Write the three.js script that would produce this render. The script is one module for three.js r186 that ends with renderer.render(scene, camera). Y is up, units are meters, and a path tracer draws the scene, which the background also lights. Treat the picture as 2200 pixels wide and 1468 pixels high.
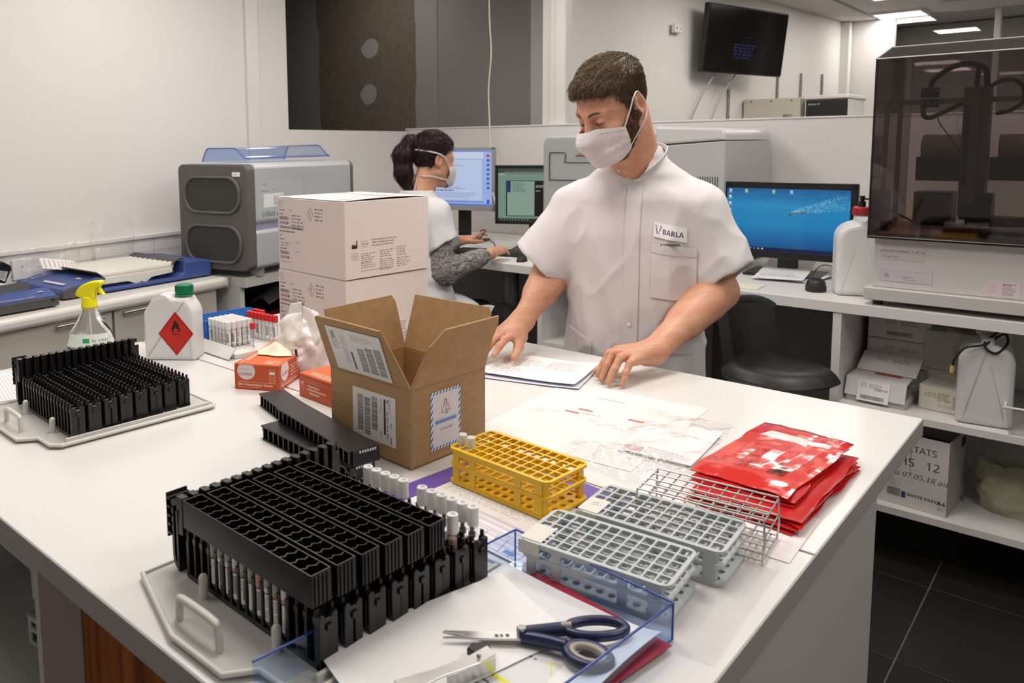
import * as THREE from 'three';
import { RoundedBoxGeometry } from 'three/addons/geometries/RoundedBoxGeometry.js';
import { mergeGeometries, mergeVertices, toCreasedNormals } from 'three/addons/utils/BufferGeometryUtils.js';
import { RectAreaLightUniformsLib } from 'three/addons/lights/RectAreaLightUniformsLib.js';

// ---------------------------------------------------------------- camera, exposure, ceiling light
const EXPOSURE = 1.0;
const scene = new THREE.Scene();
scene.background = new THREE.Color(0x000000);
const camera = new THREE.PerspectiveCamera(2 * Math.atan(734 / 1693.65) * 180 / Math.PI, 2200 / 1468, 0.05, 60);
camera.position.set(0, 1.46, 0);
camera.quaternion.setFromRotationMatrix(new THREE.Matrix4().makeBasis(
  new THREE.Vector3(0.7381, -0.0104, -0.6746).normalize(), new THREE.Vector3(-0.0650, 0.9941, -0.0864).normalize(), new THREE.Vector3(0.6715, 0.1076, 0.7331).normalize()));
camera.setViewOffset(2200, 1468, 200, 238.7, 2200, 1468);   // lens shift
camera.focus = 1.75; camera.userData.fStop = 9;
scene.add(camera);
const renderer = new THREE.WebGLRenderer({ antialias: true });
renderer.toneMapping = THREE.LinearToneMapping;
renderer.toneMappingExposure = EXPOSURE;
renderer.shadowMap.enabled = true;
RectAreaLightUniformsLib.init();
const CEIL = 2.6;
// recessed LED panels: [x, z, width, depth, intensity, glow]
const PANELS = [
  [-1.15, -1.05, 0.6, 0.6, 13, 5], [-0.65, -2.35, 0.6, 0.6, 13, 5], [-2.45, -1.75, 0.6, 0.6, 13, 5], [-2.35, -3.3, 0.6, 0.6, 8, 5],
  [0.75, -1.25, 0.6, 0.6, 9, 5], [0.3, -3.4, 0.6, 0.6, 9, 5], [-1.9, -0.1, 0.6, 0.6, 5, 5],
  [-1.72, -8.44, 0.37, 0.36, 16, 6], [-1.52, -7.25, 0.37, 0.36, 16, 6], [-0.6, -6.1, 0.6, 0.6, 14, 5], [-1.5, -5.2, 0.6, 0.6, 10, 5], [0.2, -7.6, 0.6, 0.6, 10, 5]];
const PANELS_HIGH = [[-4.3, -3.9, 0.6, 0.3, 9, 3]];

// ---------------------------------------------------------------- helpers
let seed = 12345;
const rnd = () => { seed = (seed * 1664525 + 1013904223) >>> 0; return seed / 4294967296; };
const rr = (a, b) => a + (b - a) * rnd();
const R = d => d * Math.PI / 180;
const V = (x, y, z) => new THREE.Vector3(x, y, z);
const clamp = (x, a, b) => Math.max(a, Math.min(b, x));
const smooth = (a, b, x) => { const t = clamp((x - a) / (b - a), 0, 1); return t * t * (3 - 2 * t); };
// value noise
function hash3(i, j, k) { let h = (i * 374761393 + j * 668265263 + k * 1274126177) | 0; h = Math.imul(h ^ (h >>> 13), 1274126177); return ((h ^ (h >>> 16)) >>> 0) / 4294967296; }
function noise(x, y, z) {
  const i = Math.floor(x), j = Math.floor(y), k = Math.floor(z); let u = x - i, v = y - j, w = z - k;
  u = u * u * (3 - 2 * u); v = v * v * (3 - 2 * v); w = w * w * (3 - 2 * w);
  const L = (a, b, t) => a + (b - a) * t;
  return L(L(L(hash3(i, j, k), hash3(i + 1, j, k), u), L(hash3(i, j + 1, k), hash3(i + 1, j + 1, k), u), v),
    L(L(hash3(i, j, k + 1), hash3(i + 1, j, k + 1), u), L(hash3(i, j + 1, k + 1), hash3(i + 1, j + 1, k + 1), u), v), w) * 2 - 1;
}
const names = new Map();
function numbered(n) { const k = names.get(n) || 0; names.set(n, k + 1); return k ? n + '_' + String(k).padStart(3, '0') : n; }
function tag(o, label, category, group) { o.userData.label = label; o.userData.category = category; if (group) o.userData.group = group; return o; }
function thing(name, label, category, [x, y, z] = [0, 0, 0], turn = 0, group) {
  const o = new THREE.Group(); o.name = numbered(name); o.position.set(x, y, z); o.rotation.y = turn; scene.add(o); return tag(o, label, category, group);
}
function prep(g) { if (g.index) g = g.toNonIndexed(); for (const k of Object.keys(g.attributes)) if (!['position', 'normal', 'uv'].includes(k)) g.deleteAttribute(k); if (!g.attributes.uv) g.setAttribute('uv', new THREE.BufferAttribute(new Float32Array(g.attributes.position.count * 2), 2)); return g; }
function M(list) { if (!Array.isArray(list)) return list; return list.length === 1 ? list[0] : mergeGeometries(list.map(prep)); }
function part(parent, name, geo, m, label) { const o = new THREE.Mesh(M(geo), m); o.name = numbered(name); parent.add(o); if (label) o.userData.label = label; return o; }
function solo(name, label, category, geo, m, [x, y, z] = [0, 0, 0], turn = 0, group) { const o = new THREE.Mesh(M(geo), m); o.name = numbered(name); o.position.set(x, y, z); o.rotation.y = turn; scene.add(o); return tag(o, label, category, group); }
function struct(name, geo, m) { const o = new THREE.Mesh(M(geo), m); o.name = numbered(name); o.userData.kind = 'structure'; scene.add(o); return o; }
function copy(src, label, pos, turn, group) { const c = src.clone(); c.userData = { ...src.userData }; c.name = numbered(src.name.replace(/_\d{3}$/, '')); c.traverse(k => { if (k !== c && k.name) k.name = numbered(k.name.replace(/_\d{3}$/, '')); }); if (label) c.userData.label = label; if (pos) c.position.set(...pos); if (turn !== undefined) c.rotation.y = turn; if (group) c.userData.group = group; scene.add(c); return c; }
// geometry: base at (x,y,z) = centre; r = edge radius
function bx(w, h, d, x = 0, y = 0, z = 0, r = 0) { const g = r ? new RoundedBoxGeometry(w, h, d, 2, Math.min(r, w / 2.01, h / 2.01, d / 2.01)) : new THREE.BoxGeometry(w, h, d); g.translate(x, y, z); return g; }
const bb = (x0, x1, y0, y1, z0, z1, r = 0) => bx(x1 - x0, y1 - y0, z1 - z0, (x0 + x1) / 2, (y0 + y1) / 2, (z0 + z1) / 2, r);
function rot(g, rx = 0, ry = 0, rz = 0) { if (rx) g.rotateX(rx); if (ry) g.rotateY(ry); if (rz) g.rotateZ(rz); return g; }
function tr(g, x, y, z) { g.translate(x, y, z); return g; }
function cyl(r0, r1, h, x = 0, y = 0, z = 0, n = 20) { const g = new THREE.CylinderGeometry(r1, r0, h, n); g.translate(x, y + h / 2, z); return g; }
function tube(pts, r, seg = 24, n = 8, closed = false) { return new THREE.TubeGeometry(new THREE.CatmullRomCurve3(pts.map(p => V(...p)), closed, 'catmullrom', 0.5), seg, r, n, closed); }
function rod(a, b, r, n = 8) { const A = V(...a), B = V(...b), d = B.clone().sub(A); const g = new THREE.CylinderGeometry(r, r, d.length(), n); g.applyQuaternion(new THREE.Quaternion().setFromUnitVectors(V(0, 1, 0), d.normalize())); const c = A.add(B).multiplyScalar(0.5); g.translate(c.x, c.y, c.z); return g; }
function lathe(prof, n = 32) { return new THREE.LatheGeometry(prof.map(p => new THREE.Vector2(p[0], p[1])), n); }
function shapeOf(pts) { const s = new THREE.Shape(); pts.forEach((p, i) => i ? s.lineTo(p[0], p[1]) : s.moveTo(p[0], p[1])); s.closePath(); return s; }
function ext(s, d, bev = 0, seg = 1, curve = 8) { return new THREE.ExtrudeGeometry(s, { depth: d - 2 * bev, bevelEnabled: bev > 0, bevelSize: bev, bevelThickness: bev, bevelOffset: -bev, bevelSegments: seg, curveSegments: curve }).translate(0, 0, bev); }
function rrect(x0, y0, x1, y1, r) { const s = new THREE.Shape(); s.moveTo(x0 + r, y0); s.lineTo(x1 - r, y0); s.absarc(x1 - r, y0 + r, r, -Math.PI / 2, 0); s.lineTo(x1, y1 - r); s.absarc(x1 - r, y1 - r, r, 0, Math.PI / 2); s.lineTo(x0 + r, y1); s.absarc(x0 + r, y1 - r, r, Math.PI / 2, Math.PI); s.lineTo(x0, y0 + r); s.absarc(x0 + r, y0 + r, r, Math.PI, Math.PI * 1.5); return s; }
function hole(s, x0, y0, x1, y1, r) { const h = rrect(x0, y0, x1, y1, r); s.holes.push(new THREE.Path(h.getPoints(4).reverse())); }
// arbitrary grid surface; f(u,v) -> [x,y,z]; th > 0 gives it thickness along normals
function grid(f, nu, nv, th = 0) {
  const P = [], UVs = []; for (let j = 0; j <= nv; j++) for (let i = 0; i <= nu; i++) { P.push(...f(i / nu, j / nv)); UVs.push(i / nu, j / nv); }
  const idx = []; const W = nu + 1;
  for (let j = 0; j < nv; j++) for (let i = 0; i < nu; i++) { const a = j * W + i; idx.push(a, a + 1, a + W, a + 1, a + W + 1, a + W); }
  let g = new THREE.BufferGeometry(); g.setAttribute('position', new THREE.Float32BufferAttribute(P, 3)); g.setAttribute('uv', new THREE.Float32BufferAttribute(UVs, 2)); g.setIndex(idx); g.computeVertexNormals();
  if (!th) return g;
  const n = P.length / 3, N = g.attributes.normal.array, Q = P.slice(), UQ = UVs.concat(UVs);
  for (let i = 0; i < n * 3; i++) Q.push(P[i] - N[i] * th);
  const id2 = idx.slice(); for (let k = 0; k < idx.length; k += 3) id2.push(idx[k] + n, idx[k + 2] + n, idx[k + 1] + n);
  const edge = (a, b) => id2.push(a, a + n, b, b, a + n, b + n);
  for (let i = 0; i < nu; i++) { edge(i, i + 1); edge(nv * W + i + 1, nv * W + i); }
  for (let j = 0; j < nv; j++) { edge((j + 1) * W, j * W); edge(j * W + nu, (j + 1) * W + nu); }
  g = new THREE.BufferGeometry(); g.setAttribute('position', new THREE.Float32BufferAttribute(Q, 3)); g.setAttribute('uv', new THREE.Float32BufferAttribute(UQ, 2)); g.setIndex(id2); g = toCreasedNormals(g, 0.9); return g;
}
// materials
function std(c, rough = 0.6, o = {}) { return new THREE.MeshStandardMaterial({ color: c, roughness: rough, ...o }); }
function phys(c, rough, o) { return new THREE.MeshPhysicalMaterial({ color: c, roughness: rough, ...o }); }
function canv(w, h, draw, bg = '#fff') { const c = document.createElement('canvas'); c.width = w; c.height = h; const x = c.getContext('2d'); if (bg) { x.fillStyle = bg; x.fillRect(0, 0, w, h); } draw(x, w, h); const t = new THREE.CanvasTexture(c); t.colorSpace = THREE.SRGBColorSpace; t.anisotropy = 8; return t; }
function txt(x, s, px, py, size, col = '#222', o = '', f = 'sans-serif') { x.font = `${o} ${size}px ${f}`.trim(); x.fillStyle = col; x.fillText(s, px, py); }
function fine(x, x0, y0, w, n, lh, col = '#555', th = 0.45) { x.fillStyle = col; for (let i = 0; i < n; i++) { let p = x0; const e = x0 + w * rr(0.65, 1); while (p < e) { const l = rr(0.6, 2.6) * lh; x.fillRect(p, y0 + i * lh, Math.min(l, e - p), lh * th); p += l + lh * 0.5; } } }
function bars(x, x0, y0, w, h, horiz) { x.fillStyle = '#222'; let p = 0; const L = horiz ? h : w; while (p < L) { const b = rr(0.006, 0.02) * L + 1, q = rr(0.006, 0.018) * L + 1; if (horiz) x.fillRect(x0, y0 + p, w, Math.min(b, L - p)); else x.fillRect(x0 + p, y0, Math.min(b, L - p), h); p += b + q; } }
function dataTex(n, f, srgb = false, rep = [1, 1]) { const d = new Uint8Array(n * n * 4); for (let j = 0; j < n; j++) for (let i = 0; i < n; i++) { const v = f(i / n, j / n, i, j); const k = (j * n + i) * 4; if (Array.isArray(v)) { d[k] = v[0]; d[k + 1] = v[1]; d[k + 2] = v[2]; } else d[k] = d[k + 1] = d[k + 2] = v; d[k + 3] = 255; } const t = new THREE.DataTexture(d, n, n); t.wrapS = t.wrapT = THREE.RepeatWrapping; t.magFilter = THREE.LinearFilter; t.minFilter = THREE.LinearMipmapLinearFilter; t.generateMipmaps = true; t.repeat.set(...rep); if (srgb) t.colorSpace = THREE.SRGBColorSpace; t.needsUpdate = true; return t; }
// thin printed label lying in the local XY plane, facing +Z
function label2d(w, h, tex, rough = 0.5, th = 0.0006) { const m = std(0xffffff, rough, { map: tex }); const g = new THREE.BoxGeometry(w, h, th); return [g, m]; }
function sticker(parent, name, w, h, tex, pos, rotv = [0, 0, 0], rough = 0.5, label) { const [g, m] = label2d(w, h, tex, rough); const o = part(parent, name, g, m, label); o.position.set(...pos); o.rotation.set(...rotv); return o; }
const ORD = ['first', 'second', 'third', 'fourth', 'fifth', 'sixth', 'seventh', 'eighth', 'ninth', 'tenth', 'eleventh', 'twelfth', 'thirteenth', 'fourteenth', 'fifteenth', 'sixteenth'];
const wallBump = dataTex(256, (u, v, i, j) => 128 + 60 * noise(i / 3, j / 3, 1) + 40 * noise(i / 11, j / 11, 5));
const MT = {
  wall: std(new THREE.Color().setRGB(0.72, 0.70, 0.68), 0.62, { bumpMap: wallBump, bumpScale: 0.0004 }),
  wallGloss: std(new THREE.Color().setRGB(0.72, 0.70, 0.68), 0.3),
  ceil: std(new THREE.Color().setRGB(0.62, 0.6, 0.58), 0.9),
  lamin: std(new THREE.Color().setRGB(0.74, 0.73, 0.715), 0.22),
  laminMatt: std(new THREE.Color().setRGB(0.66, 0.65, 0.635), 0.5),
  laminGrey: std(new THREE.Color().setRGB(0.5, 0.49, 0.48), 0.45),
  whitePl: std(new THREE.Color().setRGB(0.76, 0.75, 0.72), 0.35),
  blackPl: std(new THREE.Color().setRGB(0.006, 0.006, 0.007), 0.32),
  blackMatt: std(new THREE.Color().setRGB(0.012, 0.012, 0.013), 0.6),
  rubber: std(new THREE.Color().setRGB(0.01, 0.01, 0.01), 0.45),
  steel: std(new THREE.Color().setRGB(0.62, 0.6, 0.58), 0.28, { metalness: 1 }),
  darkMetal: std(new THREE.Color().setRGB(0.12, 0.12, 0.12), 0.4, { metalness: 0.6 }),
  paper: std(new THREE.Color().setRGB(0.82, 0.82, 0.82), 0.75),
};
// ---------------------------------------------------------------- room
{
  const grout = std(new THREE.Color().setRGB(0.1, 0.098, 0.095), 0.8);
  const fl = struct('floor', bb(-8.2, 2.0, -0.06, -0.004, -9.6, 1.6), grout);
  const tex = dataTex(256, (u, v, i, j) => 128 + 50 * noise(i / 4, j / 4, 3) + 40 * noise(i / 30, j / 30, 8));
  const tm = [0.011, 0.013, 0.015].map(c => std(new THREE.Color().setRGB(c, c * 0.98, c * 0.97), 0.42, { bumpMap: tex, bumpScale: 0.0003 }));
  const P = 0.488, tg = bx(P - 0.006, 0.006, P - 0.006, 0, -0.003, 0, 0.0015);
  for (let i = -5; i < 4; i++) for (let j = -4; j < 6; j++) { const t = part(fl, 'tile', tg, tm[Math.floor(rnd() * 3)]); t.position.set(-0.425 + (i + 0.5) * P, 0, -2.917 + (j + 0.5) * P); }
  const far = []; for (let i = -16; i < 5; i++) for (let j = -14; j < 10; j++) { if (i >= -5 && i < 4 && j >= -4 && j < 6) continue; far.push(bx(P - 0.006, 0.006, P - 0.006, -0.425 + (i + 0.5) * P, -0.003, -2.917 + (j + 0.5) * P)); }
  part(fl, 'distant_tiles', far, tm[1]).userData.kind = 'stuff';
}
// bench frame: local x along the left wall (away from the camera), local z out of the wall
const BA = [-2.733, 0, -0.944], BTH = R(99.29);
const bloc = (s, y, z) => [BA[0] - 0.1614 * s + 0.9869 * z, y, BA[2] - 0.9869 * s - 0.1614 * z];
{
  const g = []; // left wall, with a pass-through opening above a sill at its far end
  const t0 = -3.2, tOpen = 1.98, tEnd = 3.17, z0 = -0.62, z1 = -0.52;
  const wl = struct('wall_left', [bb(t0, tOpen, 0, CEIL + 0.5, z0, z1), bb(tOpen, tEnd, 0, 1.555, z0, z1)], MT.wall); wl.position.set(...BA); wl.rotation.y = BTH;
  const c1 = struct('trim_1', [bb(1.66, 1.745, 1.06, CEIL, z1, z1 + 0.018, 0.004)], MT.wallGloss); c1.position.set(...BA); c1.rotation.y = BTH;
  // trunking along the bench, sockets in it
  const tk = struct('trim_2', [bb(t0, 1.62, 0.91, 1.06, z1, z1 + 0.035, 0.004), bb(t0, 1.62, 1.045, 1.064, z1, z1 + 0.045, 0.004)], MT.wallGloss); tk.position.set(...BA); tk.rotation.y = BTH;
  part(tk, 'cover_joint', [bb(1.0, 1.003, 0.915, 1.05, z1 + 0.034, z1 + 0.0358), bb(-3.1, 1.6, 0.985, 0.987, z1 + 0.034, z1 + 0.0358)], MT.laminGrey);
  const sock = thing('wall_socket', 'round recessed white wall socket in the trunking behind the plastic bag', 'socket', bloc(0.36, 0.985, z1 + 0.036), BTH);
  part(sock, 'cover_plate', [ext((() => { const s = rrect(-0.04, -0.04, 0.04, 0.04, 0.006); s.holes.push(new THREE.Path(new THREE.Path().absarc(0, 0, 0.022, 0, 7).getPoints(16).reverse())); return s; })(), 0.006, 0.001)], MT.whitePl);
  part(sock, 'socket_well', [rot(cyl(0.022, 0.022, 0.004, 0, 0, 0), Math.PI / 2)], MT.laminGrey);
  part(sock, 'earth_pin', rod([0, 0.012, 0], [0, 0.012, 0.012], 0.0025), MT.steel);
}
{
  struct('wall_partition', [bb(-3.78, 1.9, 0, 1.565, -4.08, -4.0), bb(-3.78, 1.9, 1.565, 1.575, -4.085, -3.995, 0.003)], MT.wall);
  // wall that carries the television, its glossy end column beside the partition
  const a = [-2.54, -4.05], b = [-2.2225, -8.59], L = Math.hypot(b[0] - a[0], b[1] - a[1]), th = Math.atan2(-(b[1] - a[1]), b[0] - a[0]);
  const w = struct('wall_centre', bb(0, L + 0.1, 0, CEIL, -0.1, 0), MT.wall);
  // local x along wall, local z must face +x world
  w.position.set(a[0], 0, a[1]); w.rotation.y = th; 
  struct('trim_3', [bb(-2.72, -2.61, 0, 3.0, -4.16, -4.09, 0.006), bb(-2.61, -2.535, 0, 3.0, -4.15, -4.05, 0.012)], MT.wallGloss);
  struct('trim_4', [bb(-2.235, -2.15, 0, CEIL, -8.585, -8.5, 0.01)], MT.wallGloss);
  // slotted shelf rails on it
  const fx = (z) => -2.54 + (z + 4.05) * (-0.3175 / 4.54) + 0.004;
  [[1561, -6.15, 1.86], [1693, -7.05, 2.02], [1737, -7.55, 2.06], [1778, -8.05, 2.08]].forEach((r, i) => {
    const o = thing('shelf_rail', ['grey slotted shelf rail on the wall under the television, leftmost of four', 'second slotted shelf rail from the left, just right of the television', 'third slotted shelf rail from the left above the dark analyser window', 'rightmost slotted shelf rail, nearest the corner column'][i], 'rail', [fx(r[1]), 1.2, r[1]], R(90), 'slotted shelf rails on the far wall');
    part(o, 'channel', [bb(-0.012, 0.012, 0, r[2] - 1.2, 0, 0.012, 0.002)], std(0x8d8b88, 0.5));
    part(o, 'slot_row', Array.from({ length: 14 }, (_, k) => bb(-0.004, 0.004, 0.05 + k * 0.055, 0.075 + k * 0.055, 0.0115, 0.0128)), MT.blackMatt);
  });
  // unpainted plasterboard wall behind the opening
  const pg = std(new THREE.Color().setRGB(0.36, 0.34, 0.33), 0.85);
  const wb = struct('wall_back_left', bb(-8.1, -2.62, 0, 3.1, -4.72, -4.6), pg);
  const board = dataTex(256, (u, v, i, j) => { const n = noise(i / 9, j / 14, 2) * 8 + noise(i / 1.7, j / 1.7, 4) * 6; return [128 + n, 116 + n, 102 + n]; }, true, [2, 2]);
  const edge = (x, s) => x + 0.012 * noise(s * 9, x, 3) + 0.006 * noise(s * 31, x, 7);
  const pts = []; for (let k = 0; k <= 40; k++) { const y = 0.9 + k * 0.055; pts.push([edge(-5.37 - (y > 2.4 ? 0.03 * (y - 2.4) / 0.3 : 0), y), y]); }
  for (let k = 40; k >= 0; k--) { const y = 0.9 + k * 0.055; pts.push([edge(-4.235, y + 7), y]); }
  const bd = part(wb, 'plasterboard', ext(shapeOf(pts), 0.006), std(0xffffff, 0.9, { map: board })); bd.position.z = -4.602;
  [[-4.73, 2.255, 0.105, 0.08], [-4.755, 1.885, 0.1, 0.085]].forEach(([x, y, a, b]) => { const q = []; for (let k = 0; k < 22; k++) { const t = k / 22 * 6.283; const r = 1 + 0.16 * noise(Math.cos(t) * 1.6 + x, Math.sin(t) * 1.6, 9); q.push([x + a * r * Math.cos(t), y + b * r * Math.sin(t)]); } const f = part(wb, 'filler_patch', ext(shapeOf(q), 0.003, 0.001), std(new THREE.Color().setRGB(0.46, 0.43, 0.41), 0.8)); f.position.z = -4.597; });
  part(wb, 'filler_band', [bb(-4.225, -4.06, 0.9, 3.1, -4.6, -4.597), bb(-4.06, -4.0, 0.9, 3.1, -4.6, -4.594)], std(new THREE.Color().setRGB(0.4, 0.375, 0.365), 0.8));
  struct('trim_5', [bb(-3.13, -2.98, 0, 3.05, -4.6, -4.56, 0.008), bb(-2.98, -2.88, 0, 3.05, -4.6, -4.54, 0.015)], MT.wallGloss);
  // far right end: white pier, glazed wall with a mullion, dim room behind
  struct('wall_back_right', [bb(-2.3, -1.845, 0, CEIL, -8.72, -8.6), bb(-1.845, 1.9, 0, 0.9, -8.72, -8.6)], MT.wall);
  const glassM = phys(0xffffff, 0.02, { transmission: 1, thickness: 0, ior: 1.5 });
  const wn = struct('window_1', [bb(-1.845, -1.8, 0.9, CEIL, -8.7, -8.58, 0.004), bb(-1.03, -0.985, 0.9, CEIL, -8.69, -8.59, 0.004), bb(0.3, 0.345, 0.9, CEIL, -8.69, -8.59), bb(-1.845, 1.9, 0.9, 0.95, -8.7, -8.58)], std(new THREE.Color().setRGB(0.62, 0.6, 0.57), 0.5));
  [[-1.8, -1.03], [-0.985, 0.3], [0.345, 1.88]].forEach(([p, q]) => part(wn, 'pane', bb(p, q, 0.95, CEIL, -8.645, -8.639), glassM));
  struct('wall_far', bb(-2.3, 1.9, 0, CEIL, -9.55, -9.45), std(new THREE.Color().setRGB(0.33, 0.32, 0.29), 0.8));
  // enclosing walls out of view
  struct('wall_right', bb(1.8, 1.9, 0, CEIL, -9.5, 1.5), MT.wall);
  struct('wall_front', bb(-8.1, 1.9, 0, CEIL, 1.4, 1.5), MT.wall);
  struct('wall_far_left', bb(-8.1, -8.0, 0, 3.1, -4.7, 1.5), MT.wall);
}
{
  // main ceiling of square tiles, higher plain ceiling over the passage on the left
  const cl = struct('ceiling', [bb(-2.56, 1.9, CEIL + 0.02, CEIL + 0.08, -9.6, -4.0), bb(-3.95, 1.9, CEIL + 0.02, CEIL + 0.08, -4.0, 1.5), bb(-8.1, -3.95, 3.02, 3.1, -4.8, 1.5), bb(-3.95, -2.56, 3.02, 3.1, -4.8, -4.0), bb(-3.97, -2.56, CEIL, 3.05, -4.02, -4.0), bb(-2.58, -2.56, CEIL, 3.05, -4.7, -4.0)], MT.ceil);
  const tg = bx(0.592, 0.018, 0.592, 0, 0.011, 0, 0.003), rest = [];
  const used = (x, z) => PANELS.some(p => Math.abs(p[0] - x) < 0.3 + p[2] / 2 && Math.abs(p[1] - z) < 0.3 + p[3] / 2);
  for (let i = 0; i < 8; i++) for (let j = 0; j < 8; j++) { const x = -2.25 + i * 0.6, z = -8.3 + j * 0.6; if (x > 1.6 || used(x, z)) continue; if (x < 0.8) { const t = part(cl, 'ceiling_tile', tg, MT.ceil); t.position.set(x, CEIL, z); } }
  const fr = std(new THREE.Color().setRGB(0.7, 0.7, 0.69), 0.5);
  const place = ['above the cardboard box', 'above the man', 'above the left bench', 'above the woman', 'to the right of the island', 'above the tinted machine', 'over the camera side of the island', 'nearest the glazed far wall', 'second nearest the glazed far wall', 'in the middle of the back room', 'beside the television', 'at the right of the back room'];
  const add = (p, y, k, where) => {
    const o = thing('ceiling_light', 'square recessed white LED ceiling panel ' + where, 'light', [p[0], y, p[1]], 0, 'ceiling LED panels');
    const w = p[2], d = p[3];
    part(o, 'frame', [bb(-w / 2 - 0.015, w / 2 + 0.015, -0.004, 0.02, -d / 2 - 0.015, -d / 2), bb(-w / 2 - 0.015, w / 2 + 0.015, -0.004, 0.02, d / 2, d / 2 + 0.015), bb(-w / 2 - 0.015, -w / 2, -0.004, 0.02, -d / 2, d / 2), bb(w / 2, w / 2 + 0.015, -0.004, 0.02, -d / 2, d / 2)], fr);
    part(o, 'diffuser', bb(-w / 2, w / 2, 0.003, 0.012, -d / 2, d / 2), std(0xffffff, 0.5, { emissive: 0xfffaf2, emissiveIntensity: p[5] * 0.5 }));
    const l = new THREE.RectAreaLight(0xfff7ef, p[4], w, d); l.position.set(0, -0.006, 0); l.rotation.x = -Math.PI / 2; l.name = 'panel_light'; o.add(l);
  };
  PANELS.forEach((p, k) => add(p, CEIL, k, place[k]));
  PANELS_HIGH.forEach((p, k) => add(p, 3.0, k, 'in the higher passage ceiling behind the plasterboard'));
}
// ---------------------------------------------------------------- left bench
{
  const cream = std(new THREE.Color().setRGB(0.52, 0.49, 0.44), 0.4), topM = std(new THREE.Color().setRGB(0.7, 0.68, 0.64), 0.3);
  const ct = thing('bench_worktop', 'cream worktop with rolled front edge along the left wall under the blue roller mixers', 'worktop', BA, BTH);
  const s = new THREE.Shape(); s.moveTo(0.515, 0.9); s.lineTo(0.02, 0.9); s.absarc(0.02, 0.88, 0.02, Math.PI / 2, Math.PI); s.absarc(0.02, 0.872, 0.02, Math.PI, Math.PI * 1.5); s.lineTo(0.515, 0.852); s.closePath();
  const g = ext(s, 3.4, 0, 1, 10); g.rotateY(Math.PI / 2); g.translate(-2.4, 0, 0); part(ct, 'top', g, topM);
  part(ct, 'end_cap', bb(1.0, 1.006, 0.853, 0.899, -0.51, -0.004, 0.002), topM);
  const unit = (s0, s1, h0, h1, k) => {
    const c = thing('bench_cabinet', ['cream bench cabinet at the left picture edge with a long bar handle', 'cream bench cabinet behind the white jug with a short bar handle'][k], 'cabinet', BA, BTH);
    part(c, 'carcass', [bb(s0, s1, 0.08, 0.85, -0.5, -0.045)], cream);
    const d = part(c, 'door', bb(s0 + 0.003, s1 - 0.003, 0.1, 0.85, -0.044, -0.024, 0.002), cream);
    part(d, 'handle', [rod([h0, 0.838, -0.004], [h1, 0.838, -0.004], 0.005, 8), rod([h0 + 0.01, 0.838, -0.026], [h0 + 0.01, 0.838, -0.002], 0.005), rod([h1 - 0.01, 0.838, -0.026], [h1 - 0.01, 0.838, -0.002], 0.005)], MT.steel);
    part(c, 'plinth', bb(s0, s1, 0, 0.08, -0.46, -0.08), MT.blackMatt);
  };
  unit(-0.3, 0.438, 0.2, 0.39, 0); unit(0.443, 0.955, 0.475, 0.63, 1);
  // second desk of the left wall, carrying the analyser; open below
  const d2 = thing('side_desk', 'white side desk carrying the grey and silver analyser, open and dark underneath', 'desk', BA, BTH);
  part(d2, 'desk_top', bb(1.02, 2.02, 0.855, 0.9, -0.5, 0.085, 0.002), MT.laminMatt);
  part(d2, 'side_panel', bb(1.02, 1.045, 0, 0.855, -0.5, 0.05), MT.laminMatt); part(d2, 'side_panel', bb(1.985, 2.01, 0, 0.855, -0.5, 0.05), MT.laminMatt);
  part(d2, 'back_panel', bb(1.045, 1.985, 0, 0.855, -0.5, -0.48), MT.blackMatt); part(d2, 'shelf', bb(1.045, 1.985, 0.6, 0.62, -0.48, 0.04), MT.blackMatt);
  const fold = solo('pink_folder', 'folded pink folder lying in the dark space under the side desk', 'folder', grid((u, v) => [u * 0.34, 0.01 + 0.02 * u + 0.01 * Math.sin(v * 3), v * 0.2], 8, 6, 0.004), std(0x8a2f42, 0.6), bloc(1.3, 0.62, -0.2), BTH);
  const cup = solo('plastic_cover', 'white curved plastic cover in the dark space under the side desk', 'cover', grid((u, v) => { const a = u * 2.2 + 0.4; return [v * 0.16, 0.07 * Math.sin(a), -0.07 * Math.cos(a)]; }, 12, 4, 0.003), std(new THREE.Color().setRGB(0.45, 0.43, 0.43), 0.5), bloc(1.5, 0.633, -0.3), BTH);
  cup.rotation.z = 0.25;
}
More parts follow.
